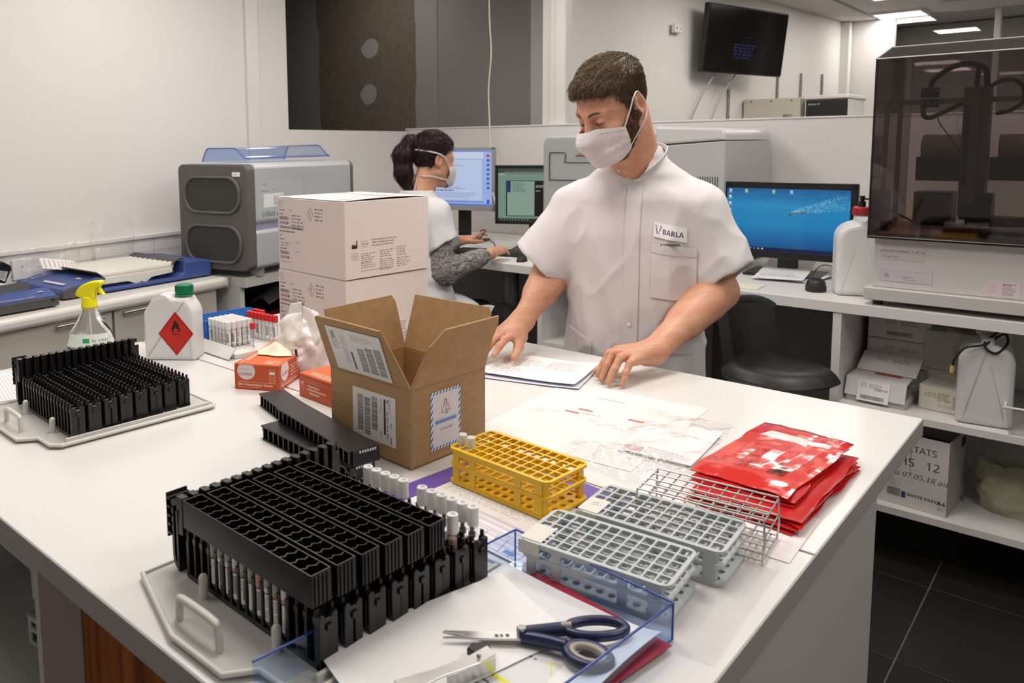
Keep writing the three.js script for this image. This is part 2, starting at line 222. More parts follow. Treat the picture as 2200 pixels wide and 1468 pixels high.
// blue roller mixers
{
  const blue = std(new THREE.Color().setRGB(0.045, 0.08, 0.27), 0.45), grey = std(new THREE.Color().setRGB(0.075, 0.075, 0.08), 0.5), roll = std(new THREE.Color().setRGB(0.68, 0.66, 0.6), 0.45), silver = std(new THREE.Color().setRGB(0.55, 0.56, 0.6), 0.35);
  const prof = (pts, z0, z1, r = 0.004) => ext(shapeOf(pts), z1 - z0, r, 2).translate(0, 0, z0);
  const m = thing('roller_mixer', 'blue laboratory roller mixer with a raised right housing, second from the left on the bench', 'mixer', bloc(0, 0.9, 0), BTH - R(4));
  part(m, 'base', prof([[0.36, 0.006], [0.97, 0.006], [0.97, 0.02], [0.44, 0.02], [0.36, 0.016]], -0.5, -0.15), blue);
  part(m, 'motor_housing', prof([[0.8, 0.008], [0.975, 0.008], [0.978, 0.06], [0.965, 0.074], [0.9, 0.082], [0.835, 0.08], [0.83, 0.035], [0.8, 0.02]], -0.52, -0.15, 0.008), blue);
  const ctl = part(m, 'control_wedge', prof([[0.36, 0.006], [0.44, 0.008], [0.475, 0.062], [0.44, 0.07], [0.3, 0.04], [0.29, 0.028]], -0.5, -0.15, 0.005), blue);
  part(ctl, 'end_plate', prof([[0.3, 0.006], [0.375, 0.006], [0.345, 0.05], [0.296, 0.036]], -0.497, -0.147, 0.002), grey);
  part(ctl, 'name_strip', [rot(bx(0.016, 0.0012, 0.15, 0, 0, 0), 0, 0, 0.2).translate(0.335, 0.0505, -0.28), rot(bx(0.012, 0.0014, 0.03), 0, 0, 0.2).translate(0.4, 0.0635, -0.22)], silver);
  part(m, 'left_lid', grid((u, v) => [0.47 - 0.05 * u + 0.0 * v, 0.062 + 0.032 * Math.sin(u * 1.5), -0.5 + v * 0.35], 8, 6, 0.004), grey);
  part(m, 'right_lid', grid((u, v) => [0.79 + 0.06 * u, 0.07 + 0.022 * Math.sin(u * 2.4), -0.5 + v * 0.33], 8, 4, 0.004), grey);
  for (let k = 0; k < 9; k++) part(m, 'roller', rod([0.46, 0.068, -0.48 + k * 0.036], [0.8, 0.068, -0.48 + k * 0.036], 0.0155, 14), roll);
  const sk = part(m, 'roller_cradle', prof([[0.42, 0.06], [0.79, 0.06], [0.79, 0.04], [0.69, 0.034], [0.655, 0.012], [0.625, 0.012], [0.58, 0.032], [0.43, 0.034]], -0.186, -0.17, 0.002), roll);
  part(sk, 'drive_pin', rod([0.64, 0.018, -0.172], [0.64, 0.018, -0.163], 0.006, 12), grey);
  const n = thing('roller_mixer', 'blue and dark grey roller mixer at the left picture edge, seen from its control end', 'mixer', bloc(0, 0.9, 0), BTH - R(3));
  part(n, 'base', prof([[-0.24, 0.006], [0.24, 0.006], [0.24, 0.04], [-0.24, 0.04]], -0.12, -0.06, 0.004), grey);
  const cp = part(n, 'control_panel', grid((u, v) => [-0.24 + u * 0.475, 0.042 + 0.022 * v, -0.062 - 0.075 * v], 4, 2, 0.02), blue);
  part(cp, 'name_strip', [bx(0.36, 0.001, 0.006, -0.02, 0.0468, -0.075), bx(0.02, 0.001, 0.014, 0.195, 0.056, -0.105)], silver);
  part(n, 'port', rot(cyl(0.006, 0.006, 0.004), Math.PI / 2).translate(0.215, 0.03, -0.061), MT.blackMatt);
  part(n, 'body', bb(-0.22, 0.21, 0.006, 0.045, -0.46, -0.12, 0.004), blue);
  part(n, 'splash_guard', grid((u, v) => [-0.24 + u * 0.42, 0.058 + 0.034 * v, -0.142 - 0.008 * v], 4, 3, 0.004), grey);
  for (let k = 0; k < 7; k++) part(n, 'roller', rod([-0.18 + k * 0.055, 0.062, -0.45], [-0.18 + k * 0.055, 0.062, -0.16], 0.014, 14), roll);
  part(n, 'far_lid', bb(-0.22, 0.21, 0.045, 0.082, -0.5, -0.45, 0.01), grey);
  const ad = thing('power_adapter', 'black plug-in power adapter with a white data label in the wall trunking', 'adapter', bloc(0.24, 0.985, -0.475), BTH);
  const ab = part(ad, 'housing', rot(ext(rrect(-0.035, -0.05, 0.035, 0.05, 0.014), 0.045, 0.006, 2), 0, 0.35, -0.5), MT.blackPl);
  sticker(ad, 'data_label', 0.042, 0.05, canv(96, 112, (x) => { fine(x, 10, 16, 74, 8, 11, '#444'); }, '#b9b9bb'), [0.016, 0, 0.0445], [0, 0.35, -0.5]);
  part(ad, 'cable', tube([[-0.01, -0.05, 0.02], [-0.05, -0.07, 0.05], [-0.12, -0.075, 0.08], [-0.2, -0.08, 0.1]], 0.003), MT.rubber);
}
// clear plastic bags standing on the bench
const filmM = phys(0xffffff, 0.12, { transmission: 1, thickness: 0, ior: 1.35, specularIntensity: 0.8, side: THREE.DoubleSide });
const hazeM = phys(new THREE.Color().setRGB(0.9, 0.9, 0.89), 0.3, { transmission: 0.72, thickness: 0, side: THREE.DoubleSide });
function bagGeo(w, h, d, sd, crumple = 0.2, nu = 40, nv = 26) { // closed sack with creases
  return grid((u, v) => {
    const a = u * Math.PI * 2, c = Math.cos(a), s = Math.sin(a), pr = 1 - 0.75 * Math.pow(v, 3);
    const k = 1 + crumple * (noise(c * 2.2 + sd, s * 2.2, v * 4) + 0.6 * noise(c * 5 + sd, s * 5, v * 9));
    const fl = Math.pow(Math.abs(c), 0.7) * Math.sign(c);
    return [fl * w / 2 * k, v * h * (1 + 0.12 * noise(c * 3 + sd, s * 3, 7)), s * d / 2 * pr * k];
  }, nu, nv);
}
{
  const b1 = thing('plastic_bag', 'clear plastic bag with a printed white slip, behind the left roller mixer', 'bag', bloc(0.43, 0.95, -0.42), BTH);
  part(b1, 'film', bagGeo(0.26, 0.13, 0.12, 3), filmM);
  const sl = canv(192, 96, (x) => { x.fillStyle = '#c9b9bb'; for (let k = 0; k < 9; k++) x.fillRect(12 + k * 20, 8 + (k % 3) * 6, 7, 70); }, '#eceaea');
  const p = part(b1, 'printed_slip', grid((u, v) => [-0.05 + u * 0.15, 0.085 - u * 0.03 - v * 0.04, 0.03 + 0.03 * Math.sin(u * 3) + 0.02 * v], 14, 6), std(0xffffff, 0.5, { map: sl, side: THREE.DoubleSide }));
  const b2 = thing('plastic_bag', 'tall empty clear plastic bag standing behind the blue roller mixer', 'bag', bloc(0.77, 0.955, -0.47), BTH);
  part(b2, 'film', bagGeo(0.2, 0.2, 0.07, 11, 0.16), filmM);
}
// grey and silver analyser with a clear blue cover on top
{
  const ox = -2.76, oz = -1.95, dx = -0.2, dz = -0.98;      // front bottom corner, direction of its long side
  const grey = std(new THREE.Color().setRGB(0.11, 0.105, 0.095), 0.55), grille = std(new THREE.Color().setRGB(0.045, 0.042, 0.038), 0.7, { bumpMap: dataTex(64, (u, v, i, j) => ((i + (j & 4 ? 2 : 0)) % 4 < 2 && j % 4 < 2) ? 20 : 200, false, [14, 14]), bumpScale: 0.001 }), silver = std(new THREE.Color().setRGB(0.47, 0.49, 0.51), 0.32, { metalness: 0.15 });
  const th = Math.atan2(-dz, dx);
  const a = thing('analyser', 'bench analyser with dark grey vented end and silver front on the side desk', 'analyser', [ox, 0.9, oz], th);
  // local x along the silver front (away), z out of the front; the grey end lies at x = 0
  const prof = (x0, x1, r, h0, h1, d) => { const s = rrect(-d, h0, 0, h1, r); const g = ext(s, x1 - x0, Math.min(0.008, (x1 - x0) / 3), 2, 6); g.rotateY(Math.PI / 2); g.scale(1, 1, -1); const idx = g.attributes.position; g.translate(x0, 0, 0); return flip(g); };
  function flip(g) { g = g.index ? g.toNonIndexed() : g; const p = g.attributes.position.array, u = g.attributes.uv.array; for (let i = 0; i < p.length; i += 9) { for (let k = 0; k < 3; k++) { const t = p[i + k]; p[i + k] = p[i + 6 + k]; p[i + 6 + k] = t; } } for (let i = 0; i < u.length; i += 6) for (let k = 0; k < 2; k++) { const t = u[i + k]; u[i + k] = u[i + 4 + k]; u[i + 4 + k] = t; } g.computeVertexNormals(); return g; }
  const D = 0.41;
  const G1 = (x0, x1, y0, y1, r, zf = 0) => { const s = rrect(zf, y0, zf + D, y1, r); const g = ext(s, x1 - x0, 0.006, 2, 6); g.rotateY(Math.PI / 2); g.translate(x0, 0, 0); return g; };
  const end = part(a, 'grey_end', G1(0, 0.05, 0.03, 0.487, 0.03), grey);
  // two recessed stadium grilles on the end (facing -x)
  for (const [y0, y1] of [[0.285, 0.425], [0.07, 0.215]]) {
    const ring = rrect(-0.17, y0 - 0.012, 0.17, y1 + 0.012, 0.075); ring.holes.push(new THREE.Path(rrect(-0.155, y0, 0.155, y1, 0.065).getPoints(8).reverse()));
    const rg = ext(ring, 0.012, 0.005, 2); rg.rotateY(-Math.PI / 2); rg.translate(0.002, 0, -D / 2); part(end, 'vent_frame', rg, grey);
    const gr = ext(rrect(-0.155, y0, 0.155, y1, 0.065), 0.004, 0.001); gr.rotateY(-Math.PI / 2); gr.translate(0.0, 0, -D / 2); part(end, 'vent_grille', gr, grille);
  }
  part(a, 'upper_shell', G1(0.05, 0.74, 0.225, 0.49, 0.025), silver);
  part(a, 'lower_shell', G1(0.05, 0.74, 0.035, 0.205, 0.02), silver);
  part(a, 'slot_strip', bb(0.06, 0.73, 0.2, 0.23, -D + 0.02, -0.012), std(new THREE.Color().setRGB(0.36, 0.36, 0.5), 0.4));
  part(a, 'far_end', G1(0.735, 0.765, 0.03, 0.487, 0.03), grey);
  for (const [x, z] of [[0.11, -0.06], [0.68, -0.06], [0.11, -0.35], [0.68, -0.35]]) part(a, 'foot', cyl(0.03, 0.034, 0.034, x, 0, z), silver);
  const tx = canv(512, 256, (x) => { txt(x, '07566', 40, 26, 22, '#777'); fine(x, 30, 62, 120, 1, 12, '#777'); fine(x, 170, 56, 30, 1, 12, '#777'); x.fillStyle = '#e4e6e8'; x.fillRect(60, 84, 220, 94); fine(x, 170, 106, 70, 6, 11, '#666'); fine(x, 246, 96, 24, 1, 10, '#666'); txt(x, 'c', 34, 240, 52, '#51635f', 'bold'); txt(x, 'o', 64, 240, 52, '#2f8a5f', 'bold'); txt(x, 'bas z 480', 96, 240, 52, '#5d6770', 'bold'); }, '#b3b7ba');
  sticker(a, 'front_print', 0.3, 0.16, tx, [0.215, 0.33, 0.0004], [0, 0, 0], 0.35);
  const lg = sticker(a, 'white_tag', 0.045, 0.018, canv(64, 24, x => { fine(x, 6, 12, 50, 1, 8, '#777'); }), [-0.0006, 0.445, -0.06], [0, -Math.PI / 2, 0]);
  const cov = thing('clear_cover', 'clear blue plastic cover lying on top of the silver analyser', 'cover', [ox + dx * 0.1, 1.391, oz + dz * 0.1], th);
  const blueF = phys(new THREE.Color().setRGB(0.8, 0.86, 0.97), 0.08, { transmission: 0.95, thickness: 0, side: THREE.DoubleSide }), blueE = phys(new THREE.Color().setRGB(0.1, 0.18, 0.6), 0.2, { transmission: 0.4, thickness: 0 });
  const f = (u, v) => { const xx = 0.0 + 0.56 * u + (v > 0.5 ? 0.03 * u : 0); const zz = -0.36 + 0.27 * v; const top = 0.07 * smooth(0, 0.12, v) * (1 - 0.75 * smooth(0.72, 1, v)); return [xx, 0.004 + top * (0.85 + 0.15 * u), zz]; };
  part(cov, 'curved_sheet', grid(f, 24, 20, 0.003), blueF);
  part(cov, 'end_wall', grid((u, v) => { const q = f(0, u); return [q[0], 0.003 + (q[1] - 0.003) * v, q[2]]; }, 12, 4, 0.003), blueF);
  const rim = []; for (let k = 0; k <= 14; k++) rim.push(f(k / 14, 1)); const rim2 = []; for (let k = 0; k <= 14; k++) rim2.push(f(0, k / 14)); const rim3 = []; for (let k = 0; k <= 14; k++) rim3.push(f(1, k / 14));
  part(cov, 'rim', [tube(rim, 0.003, 30, 6), tube(rim2, 0.0025, 30, 6), tube(rim3, 0.003, 30, 6)], blueE);
}
// ---------------------------------------------------------------- island table
{
  const t = thing('island_table', 'large white laboratory island table with rounded laminate top and open shelf at its left', 'table', [0, 0, 0]);
  const x0 = -2.118, x1 = -0.292, z0 = -1.823, zs = -1.112, z1 = -0.413;
  const edgeM = std(new THREE.Color().setRGB(0.36, 0.345, 0.34), 0.5);
  for (const [a, b] of [[zs + 0.0006, z1], [z0, zs - 0.0006]]) {
    part(t, 'table_top', bb(x0 + 0.002, x1 - 0.002, 0.864, 0.9, a + 0.002, b - 0.002, 0.0015), MT.lamin);
  }
  part(t, 'edge_band', [bb(x0, x1, 0.8635, 0.8992, z1 - 0.003, z1, 0.001), bb(x1 - 0.003, x1, 0.8635, 0.8992, z0, z1, 0.001), bb(x0, x0 + 0.003, 0.8635, 0.8992, z0, z1, 0.001), bb(x0, x1, 0.8635, 0.8992, z0, z0 + 0.003, 0.001)], edgeM);
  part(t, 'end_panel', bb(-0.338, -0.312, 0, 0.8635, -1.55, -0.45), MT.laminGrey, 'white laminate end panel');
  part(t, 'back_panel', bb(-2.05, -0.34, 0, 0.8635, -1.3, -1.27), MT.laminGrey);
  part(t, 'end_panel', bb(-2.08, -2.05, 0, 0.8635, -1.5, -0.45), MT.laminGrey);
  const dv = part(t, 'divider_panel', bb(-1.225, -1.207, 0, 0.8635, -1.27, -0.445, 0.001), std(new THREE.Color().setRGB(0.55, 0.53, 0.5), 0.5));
  part(t, 'cabinet_front', bb(-1.205, -1.058, 0.03, 0.862, -0.46, -0.444, 0.001), std(new THREE.Color().setRGB(0.3, 0.25, 0.23), 0.5));
  const wood = dataTex(256, (u, v, i, j) => { const n = noise(i / 3, j / 60, 1) * 22 + noise(i / 9, j / 120, 5) * 20; return [148 + n, 80 + n * 0.7, 24 + n * 0.3]; }, true, [1, 1]);
  part(t, 'wood_front', bb(-1.054, -0.34, 0.03, 0.862, -0.46, -0.444, 0.001), std(0xffffff, 0.45, { map: wood }), 'orange wood cabinet front');
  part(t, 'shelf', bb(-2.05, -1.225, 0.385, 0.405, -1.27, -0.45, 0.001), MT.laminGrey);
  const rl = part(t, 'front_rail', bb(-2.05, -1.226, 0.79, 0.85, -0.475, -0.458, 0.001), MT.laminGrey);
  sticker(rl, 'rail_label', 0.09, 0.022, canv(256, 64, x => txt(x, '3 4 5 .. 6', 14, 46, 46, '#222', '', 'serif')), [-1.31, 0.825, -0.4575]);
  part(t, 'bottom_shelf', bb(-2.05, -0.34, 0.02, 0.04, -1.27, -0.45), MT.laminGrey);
}
// ---------------------------------------------------------------- plate-type tube racks
function gridRack(name, label, cat, pos, turn, L, W, H, nx, nz, m, group, o = {}) {
  const t = thing(name, label, cat, pos, turn, group);
  const lip = 0.006;
  const plate = (y, th, r, sq, ins) => { const s = rrect(-L / 2 + ins, -W / 2, L / 2 - ins, W / 2, 0.014); const px = (L - 2 * ins - 0.008) / nx, pz = (W - 0.01) / nz; for (let i = 0; i < nx; i++) for (let k = 0; k < nz; k++) { const cx = -L / 2 + ins + 0.004 + (i + 0.5) * px, cz = -W / 2 + 0.005 + (k + 0.5) * pz; if (sq) hole(s, cx - px * 0.42, cz - pz * 0.42, cx + px * 0.42, cz + pz * 0.42, px * 0.14); else { s.holes.push(new THREE.Path(new THREE.Path().absarc(cx, cz, px * 0.3, 0, Math.PI * 2).getPoints(10).reverse())); } } const g = ext(s, th); g.rotateX(-Math.PI / 2); g.translate(0, y, 0); return g; };
  part(t, 'top_plate', plate(H - 0.004, 0.004, 0, true, 0), m); part(t, 'middle_plate', plate(H * 0.52, 0.0035, 0, true, 0.001), m); part(t, 'base_plate', plate(0.0, 0.004, 0, false, 0), m);
  for (const sz of [-1, 1]) {
    const s = shapeOf([[-L / 2 + 0.012, 0.002], [L / 2 - 0.012, 0.002], [L / 2 - 0.012, H - 0.003], [-L / 2 + 0.012, H - 0.003]]);
    const a = L / 2 - 0.012;
    for (const [p, q] of [[-a + 0.012, -a + 0.036], [-a + 0.048, a - 0.052], [a - 0.04, a - 0.014]]) for (const [u, v] of [[H * 0.1, H * 0.46], [H * 0.6, H * 0.84]]) hole(s, p, u, q, v, 0.002);
    const g = ext(s, 0.003); g.translate(0, 0, sz > 0 ? W / 2 - 0.004 : -W / 2 + 0.001); part(t, 'side_wall', g, m);
  }
  for (const sx of [-1, 1]) part(t, 'end_post', [bb(sx * (L / 2 - 0.012) - 0.0015, sx * (L / 2 - 0.012) + 0.0015, 0, H - 0.003, W / 2 - 0.016, W / 2 - 0.004), bb(sx * (L / 2 - 0.012) - 0.0015, sx * (L / 2 - 0.012) + 0.0015, 0, H - 0.003, -W / 2 + 0.004, -W / 2 + 0.016)], m);
  if (o.tape) { const tp = part(t, 'paper_tape', [bx(0.03, 0.0006, W * 0.42, -L / 2 + 0.016, H + 0.0005, W * 0.25), bx(0.03, 0.018, 0.0006, -L / 2 + 0.016, H - 0.009, W / 2 + 0.0005)], std(new THREE.Color().setRGB(0.72, 0.69, 0.63), 0.8), 'strip of white paper tape'); if (o.mark) sticker(tp, 'pen_mark', 0.014, 0.014, canv(48, 48, x => txt(x, '24', 6, 34, 26, '#555', '', 'serif'), '#d9d5cc'), [-L / 2 + 0.016, H + 0.0009, W * 0.18], [-Math.PI / 2, 0, 0.3]); }
  return t;
}
const rackYellow = std(new THREE.Color().setRGB(0.82, 0.5, 0.012), 0.4), rackGrey = std(new THREE.Color().setRGB(0.5, 0.54, 0.55), 0.45), rackBlue = std(new THREE.Color().setRGB(0.02, 0.16, 0.55), 0.4), rackYellowD = rackYellow, rackGreyD = rackGrey;
gridRack('tube_rack', 'bright yellow plastic tube rack beside the open cardboard box', 'rack', [-0.712, 0.9045, -1.005], R(-4), 0.206, 0.11, 0.059, 12, 5, rackYellow);
gridRack('tube_rack', 'light grey plastic tube rack nearest the blue letter tray, tape at its left end', 'rack', [-0.474, 0.9025, -0.868], R(5), 0.2, 0.106, 0.047, 12, 5, rackGrey, null, { tape: true });
gridRack('tube_rack', 'light grey plastic tube rack between the wire rack and the front grey rack', 'rack', [-0.459, 0.9025, -0.988], R(4), 0.204, 0.106, 0.046, 12, 5, rackGrey, null, { tape: true, mark: true });
gridRack('tube_rack', 'blue plastic tube rack behind the block of white-capped tubes', 'rack', [-1.945, 0.9005, -1.285], R(82), 0.2, 0.1, 0.075, 12, 5, rackBlue);
gridRack('tube_rack', 'grey rack holding tubes, lowest of the stack on the shelf under the island', 'rack', [-1.625, 0.405, -0.66], R(6), 0.19, 0.1, 0.062, 8, 4, rackGreyD);
gridRack('tube_rack', 'grey rack with tubes resting on the lower rack under the island', 'rack', [-1.622, 0.5, -0.67], R(5), 0.19, 0.1, 0.062, 8, 4, rackGreyD);
gridRack('tube_rack', 'dark yellow rack in the shade behind the grey racks under the island', 'rack', [-1.7, 0.53, -0.85], R(8), 0.2, 0.1, 0.06, 10, 5, rackYellowD);
gridRack('tube_rack', 'grey rack tilted on top of the yellow rack under the island', 'rack', [-1.72, 0.595, -0.84], R(8), 0.18, 0.09, 0.04, 8, 4, rackGreyD);
solo('supply_box', 'plain white box carrying the stacked racks at the back of the shelf under the island', 'box', bb(-0.12, 0.12, 0, 0.12, -0.08, 0.08, 0.003), MT.laminGrey, [-1.7, 0.4055, -0.86], R(8));
{
  const m = MT.steel, w = thing('wire_rack', 'stainless steel wire tube rack next to the pile of red bags', 'rack', [-0.427, 0.9012, -1.068], R(6));
  const L = 0.172, W = 0.085, r = 0.0012, lvl = (y, nm, nx, nz) => { const q = []; for (let i = 0; i <= nx; i++) { const x = -L / 2 + L * i / nx; q.push(rod([x, y, -W / 2], [x, y, W / 2], r, 6)); } for (let k = 0; k <= nz; k++) { const z = -W / 2 + W * k / nz; q.push(rod([-L / 2, y + 0.002, z], [L / 2, y + 0.002, z], r, 6)); } part(w, nm, q, m); };
  lvl(0.06, 'top_grid', 10, 4); lvl(0.034, 'middle_grid', 10, 4); lvl(0.004, 'base_grid', 20, 4);
  for (const sx of [-1, 1]) for (const sz of [-1, 1]) part(w, 'leg', tube([[sx * L / 2, 0.062, sz * W / 2], [sx * (L / 2 + 0.002), 0.03, sz * W / 2], [sx * L / 2, 0.0, sz * W / 2]], r * 1.2, 8, 6), m);
}
// ---------------------------------------------------------------- tubes
const clearPl = phys(0xffffff, 0.12, { transmission: 0.92, thickness: 0, ior: 1.45 });
const milky = phys(new THREE.Color().setRGB(0.92, 0.92, 0.9), 0.25, { transmission: 0.25, thickness: 0 });
const capWhite = std(new THREE.Color().setRGB(0.8, 0.8, 0.78), 0.3), capGrey = std(new THREE.Color().setRGB(0.4, 0.4, 0.41), 0.35), capPink = std(new THREE.Color().setRGB(0.62, 0.3, 0.27), 0.4), capOlive = std(new THREE.Color().setRGB(0.35, 0.34, 0.1), 0.4), capRed = std(new THREE.Color().setRGB(0.68, 0.022, 0.018), 0.4);
const slipTex = [0, 1, 2].map(k => canv(96, 128, (x) => { fine(x, 8, 10, 60, 6, 9, k == 1 ? '#66749c' : '#777'); bars(x, 60, 12, 22, 92, true); fine(x, 8, 76, 44, 4, 10, '#888'); }, '#f2f0ee'));
const slipM = slipTex.map(t => std(0xffffff, 0.6, { map: t }));
function capGeo(r, h) { return lathe([[0, h * 0.82], [r * 0.45, h * 0.82], [r * 0.55, h], [r * 0.9, h], [r, h * 0.93], [r, 0], [r * 0.85, -0.001], [0, -0.001]], 20); }
function makeTube(name, label, cat, pos, r, h, capM, bodyM, capH, group, slip) {
  const t = thing(name, label, cat, pos, rr(0, 6), group);
  part(t, 'tube_body', lathe([[0, 0], [r * 0.5, 0.001], [r * 0.9, 0.005], [r, 0.01], [r, h]], 16), bodyM);
  if (slip !== undefined) part(t, 'paper_label', new THREE.CylinderGeometry(r * 1.03, r * 1.03, h * 0.62, 16, 1, true, 0, 5.2).translate(0, h * 0.48, 0), slipM[slip]);
  const c = part(t, 'cap', capGeo(r * 1.18, capH), capM); c.position.y = h - 0.003;
  return t;
}
// ---------------------------------------------------------------- black racks on white carriers
const blk = MT.blackPl, RP = 0.0332, RL = 0.272;
const rackParts = (() => { // one long rack lying along x, z from 0 to -0.026
  const W = 0.026, H = 0.062, n = 16, body = [], fing = [];
  body.push(bb(0, RL, 0, 0.006, -W, 0), bb(0, RL, 0.006, 0.05, -W / 2 - 0.002, -W / 2 + 0.002));
  for (let i = 0; i <= n; i++) { const x = 0.004 + (RL - 0.012) * i / n; body.push(bb(x - 0.0022, x + 0.0022, 0.004, 0.054, -W, 0, 0.0015)); for (const z of [-0.003, -0.0235]) fing.push(bb(x - 0.0026, x + 0.0026, 0.05, 0.0665, z - 0.0022, z + 0.0022, 0.0018), bb(x - 0.0032, x + 0.0032, 0.05, 0.058, z - 0.003, z + 0.003)); }
  const end = (() => { const s = shapeOf([[0, 0], [W, 0], [W, H - 0.004], [W * 0.86, H - 0.002], [W * 0.7, H - 0.004], [W * 0.6, H - 0.007], [W * 0.4, H - 0.007], [W * 0.3, H - 0.003], [W * 0.1, H - 0.001], [0, H - 0.003]]); const g = ext(s, 0.006, 0.001, 1); g.rotateY(Math.PI / 2); g.translate(RL - 0.006, 0, 0); return g; })();
  const clip = [bb(RL, RL + 0.003, H - 0.02, H - 0.013, -0.017, -0.009, 0.001), bb(0, 0.005, 0, H - 0.002, -W, 0, 0.001)];
  return { body: M(body), fing: M(fing), end, clip: M(clip) };
})();
function blackRack(label, pos, turn, group) { const t = thing('sample_rack', label, 'rack', pos, turn, group); part(t, 'slotted_body', rackParts.body, blk); part(t, 'retaining_fingers', rackParts.fing, blk).userData.kind = 'stuff'; part(t, 'end_face', rackParts.end, blk); part(t, 'end_clip', rackParts.clip, blk); return t; }
const trayM = phys(new THREE.Color().setRGB(0.72, 0.72, 0.69), 0.3, { transmission: 0.25, thickness: 0 }), trayS = std(new THREE.Color().setRGB(0.7, 0.69, 0.64), 0.4);
function carrier(label, pos, turn) {
  const t = thing('rack_carrier', label, 'carrier', pos, turn);
  // local: racks x 0..RL, z 0..-0.27; handle on the +z side
  const out = [[-0.05, 0.012], [-0.05, 0.035], [0.1, 0.075], [0.2, 0.072], [0.222, 0.04], [0.275, 0.038], [0.292, 0.022], [0.294, -0.292], [0.286, -0.3], [-0.05, -0.3]];
  const s = shapeOf(out.map(p => [p[0], -p[1]]));
  const g = ext(s, 0.0045, 0.0012, 1); g.rotateX(-Math.PI / 2); part(t, 'base_plate', g, trayM);
  part(t, 'raised_rim', out.map((p, i) => { const q = out[(i + 1) % out.length]; return rod([p[0], 0.005, p[1]], [q[0], 0.005, q[1]], 0.0035, 8); }).concat(out.map(p => new THREE.SphereGeometry(0.0035, 8, 6).translate(p[0], 0.005, p[1]))), trayS);
  part(t, 'inner_rail', bb(0.277, 0.282, 0.004, 0.012, -0.29, 0.01, 0.001), trayS);
  for (const x of [0.056, 0.208]) part(t, 'guide_peg', [cyl(0.0055, 0.0055, 0.026, x, 0.004, 0.0085, 14), new THREE.SphereGeometry(0.0055, 14, 8).translate(x, 0.03, 0.0085)], trayS);
  part(t, 'handle', tube([[0.075, 0.004, 0.052], [0.077, 0.026, 0.052], [0.085, 0.033, 0.052], [0.15, 0.0345, 0.052], [0.159, 0.0275, 0.052], [0.162, 0.004, 0.052]], 0.0048, 30, 8), trayS);
  const comb = [], n = 8; comb.push(bb(-0.022, -0.018, 0.006, 0.088, -0.275, 0.0));
  for (let i = 0; i < n; i++) for (const o of [0.004, 0.02]) { const z = -(i * RP + o) - 0.002; comb.push(ext(shapeOf([[-0.0055, 0.05], [0.0055, 0.05], [0.0045, 0.1], [-0.0045, 0.1]]), 0.016, 0.001, 1).rotateY(Math.PI / 2).translate(-0.022, 0.008, z)); }
  part(t, 'comb_wall', comb, blk);
  part(t, 'side_bracket', [ext((() => { const q = new THREE.Shape(); q.moveTo(-0.02, 0.004); q.lineTo(-0.028, 0.006); q.quadraticCurveTo(-0.037, 0.012, -0.037, 0.024); q.lineTo(-0.037, 0.098); q.lineTo(-0.02, 0.104); q.lineTo(-0.02, 0.096); q.lineTo(-0.032, 0.09); q.lineTo(-0.032, 0.026); q.quadraticCurveTo(-0.031, 0.014, -0.02, 0.012); q.closePath(); return q; })(), 0.27).translate(0, 0, -0.272), ...Array.from({ length: 5 }, (_, k) => bb(-0.045, -0.037, 0.05 + k * 0.012, 0.053 + k * 0.012, -0.03, 0.0)), bb(-0.046, -0.044, 0.045, 0.105, -0.03, 0.0)], blk);
  return t;
}
const C1 = { p: [-1.749, 0.9025, -0.635], th: R(-3.2), dx: -0.0035 }, C2 = { p: [-0.877, 0.9025, -0.506], th: R(-1.6), dx: 0.0025 };
const onC = (c, x, y, z) => [c.p[0] + x * Math.cos(c.th) + z * Math.sin(c.th), c.p[1] + y, c.p[2] - x * Math.sin(c.th) + z * Math.cos(c.th)];
carrier('white plastic carrier with handle on the left half of the island, full of black racks', C1.p, C1.th);
carrier('white plastic carrier with handle near the camera, under two layers of black racks', C2.p, C2.th);
for (let i = 0; i < 8; i++) {
  blackRack((i == 0 ? 'outermost' : i == 7 ? 'innermost' : ORD[i]) + ' black slotted rack on the left carrier, counted from its white handle', onC(C1, i * C1.dx + 0.006, 0.0055, -i * RP - 0.003), C1.th, 'black slotted racks on the left carrier');
}
for (let i = 0; i < 8; i++) {
  blackRack((i == 0 ? 'outermost' : i == 7 ? 'innermost' : ORD[i]) + ' lower slotted rack on the near carrier, counted from its handle', onC(C2, i * C2.dx, 0.0055, -i * RP - 0.001), C2.th, 'lower black slotted racks on the near carrier');
}
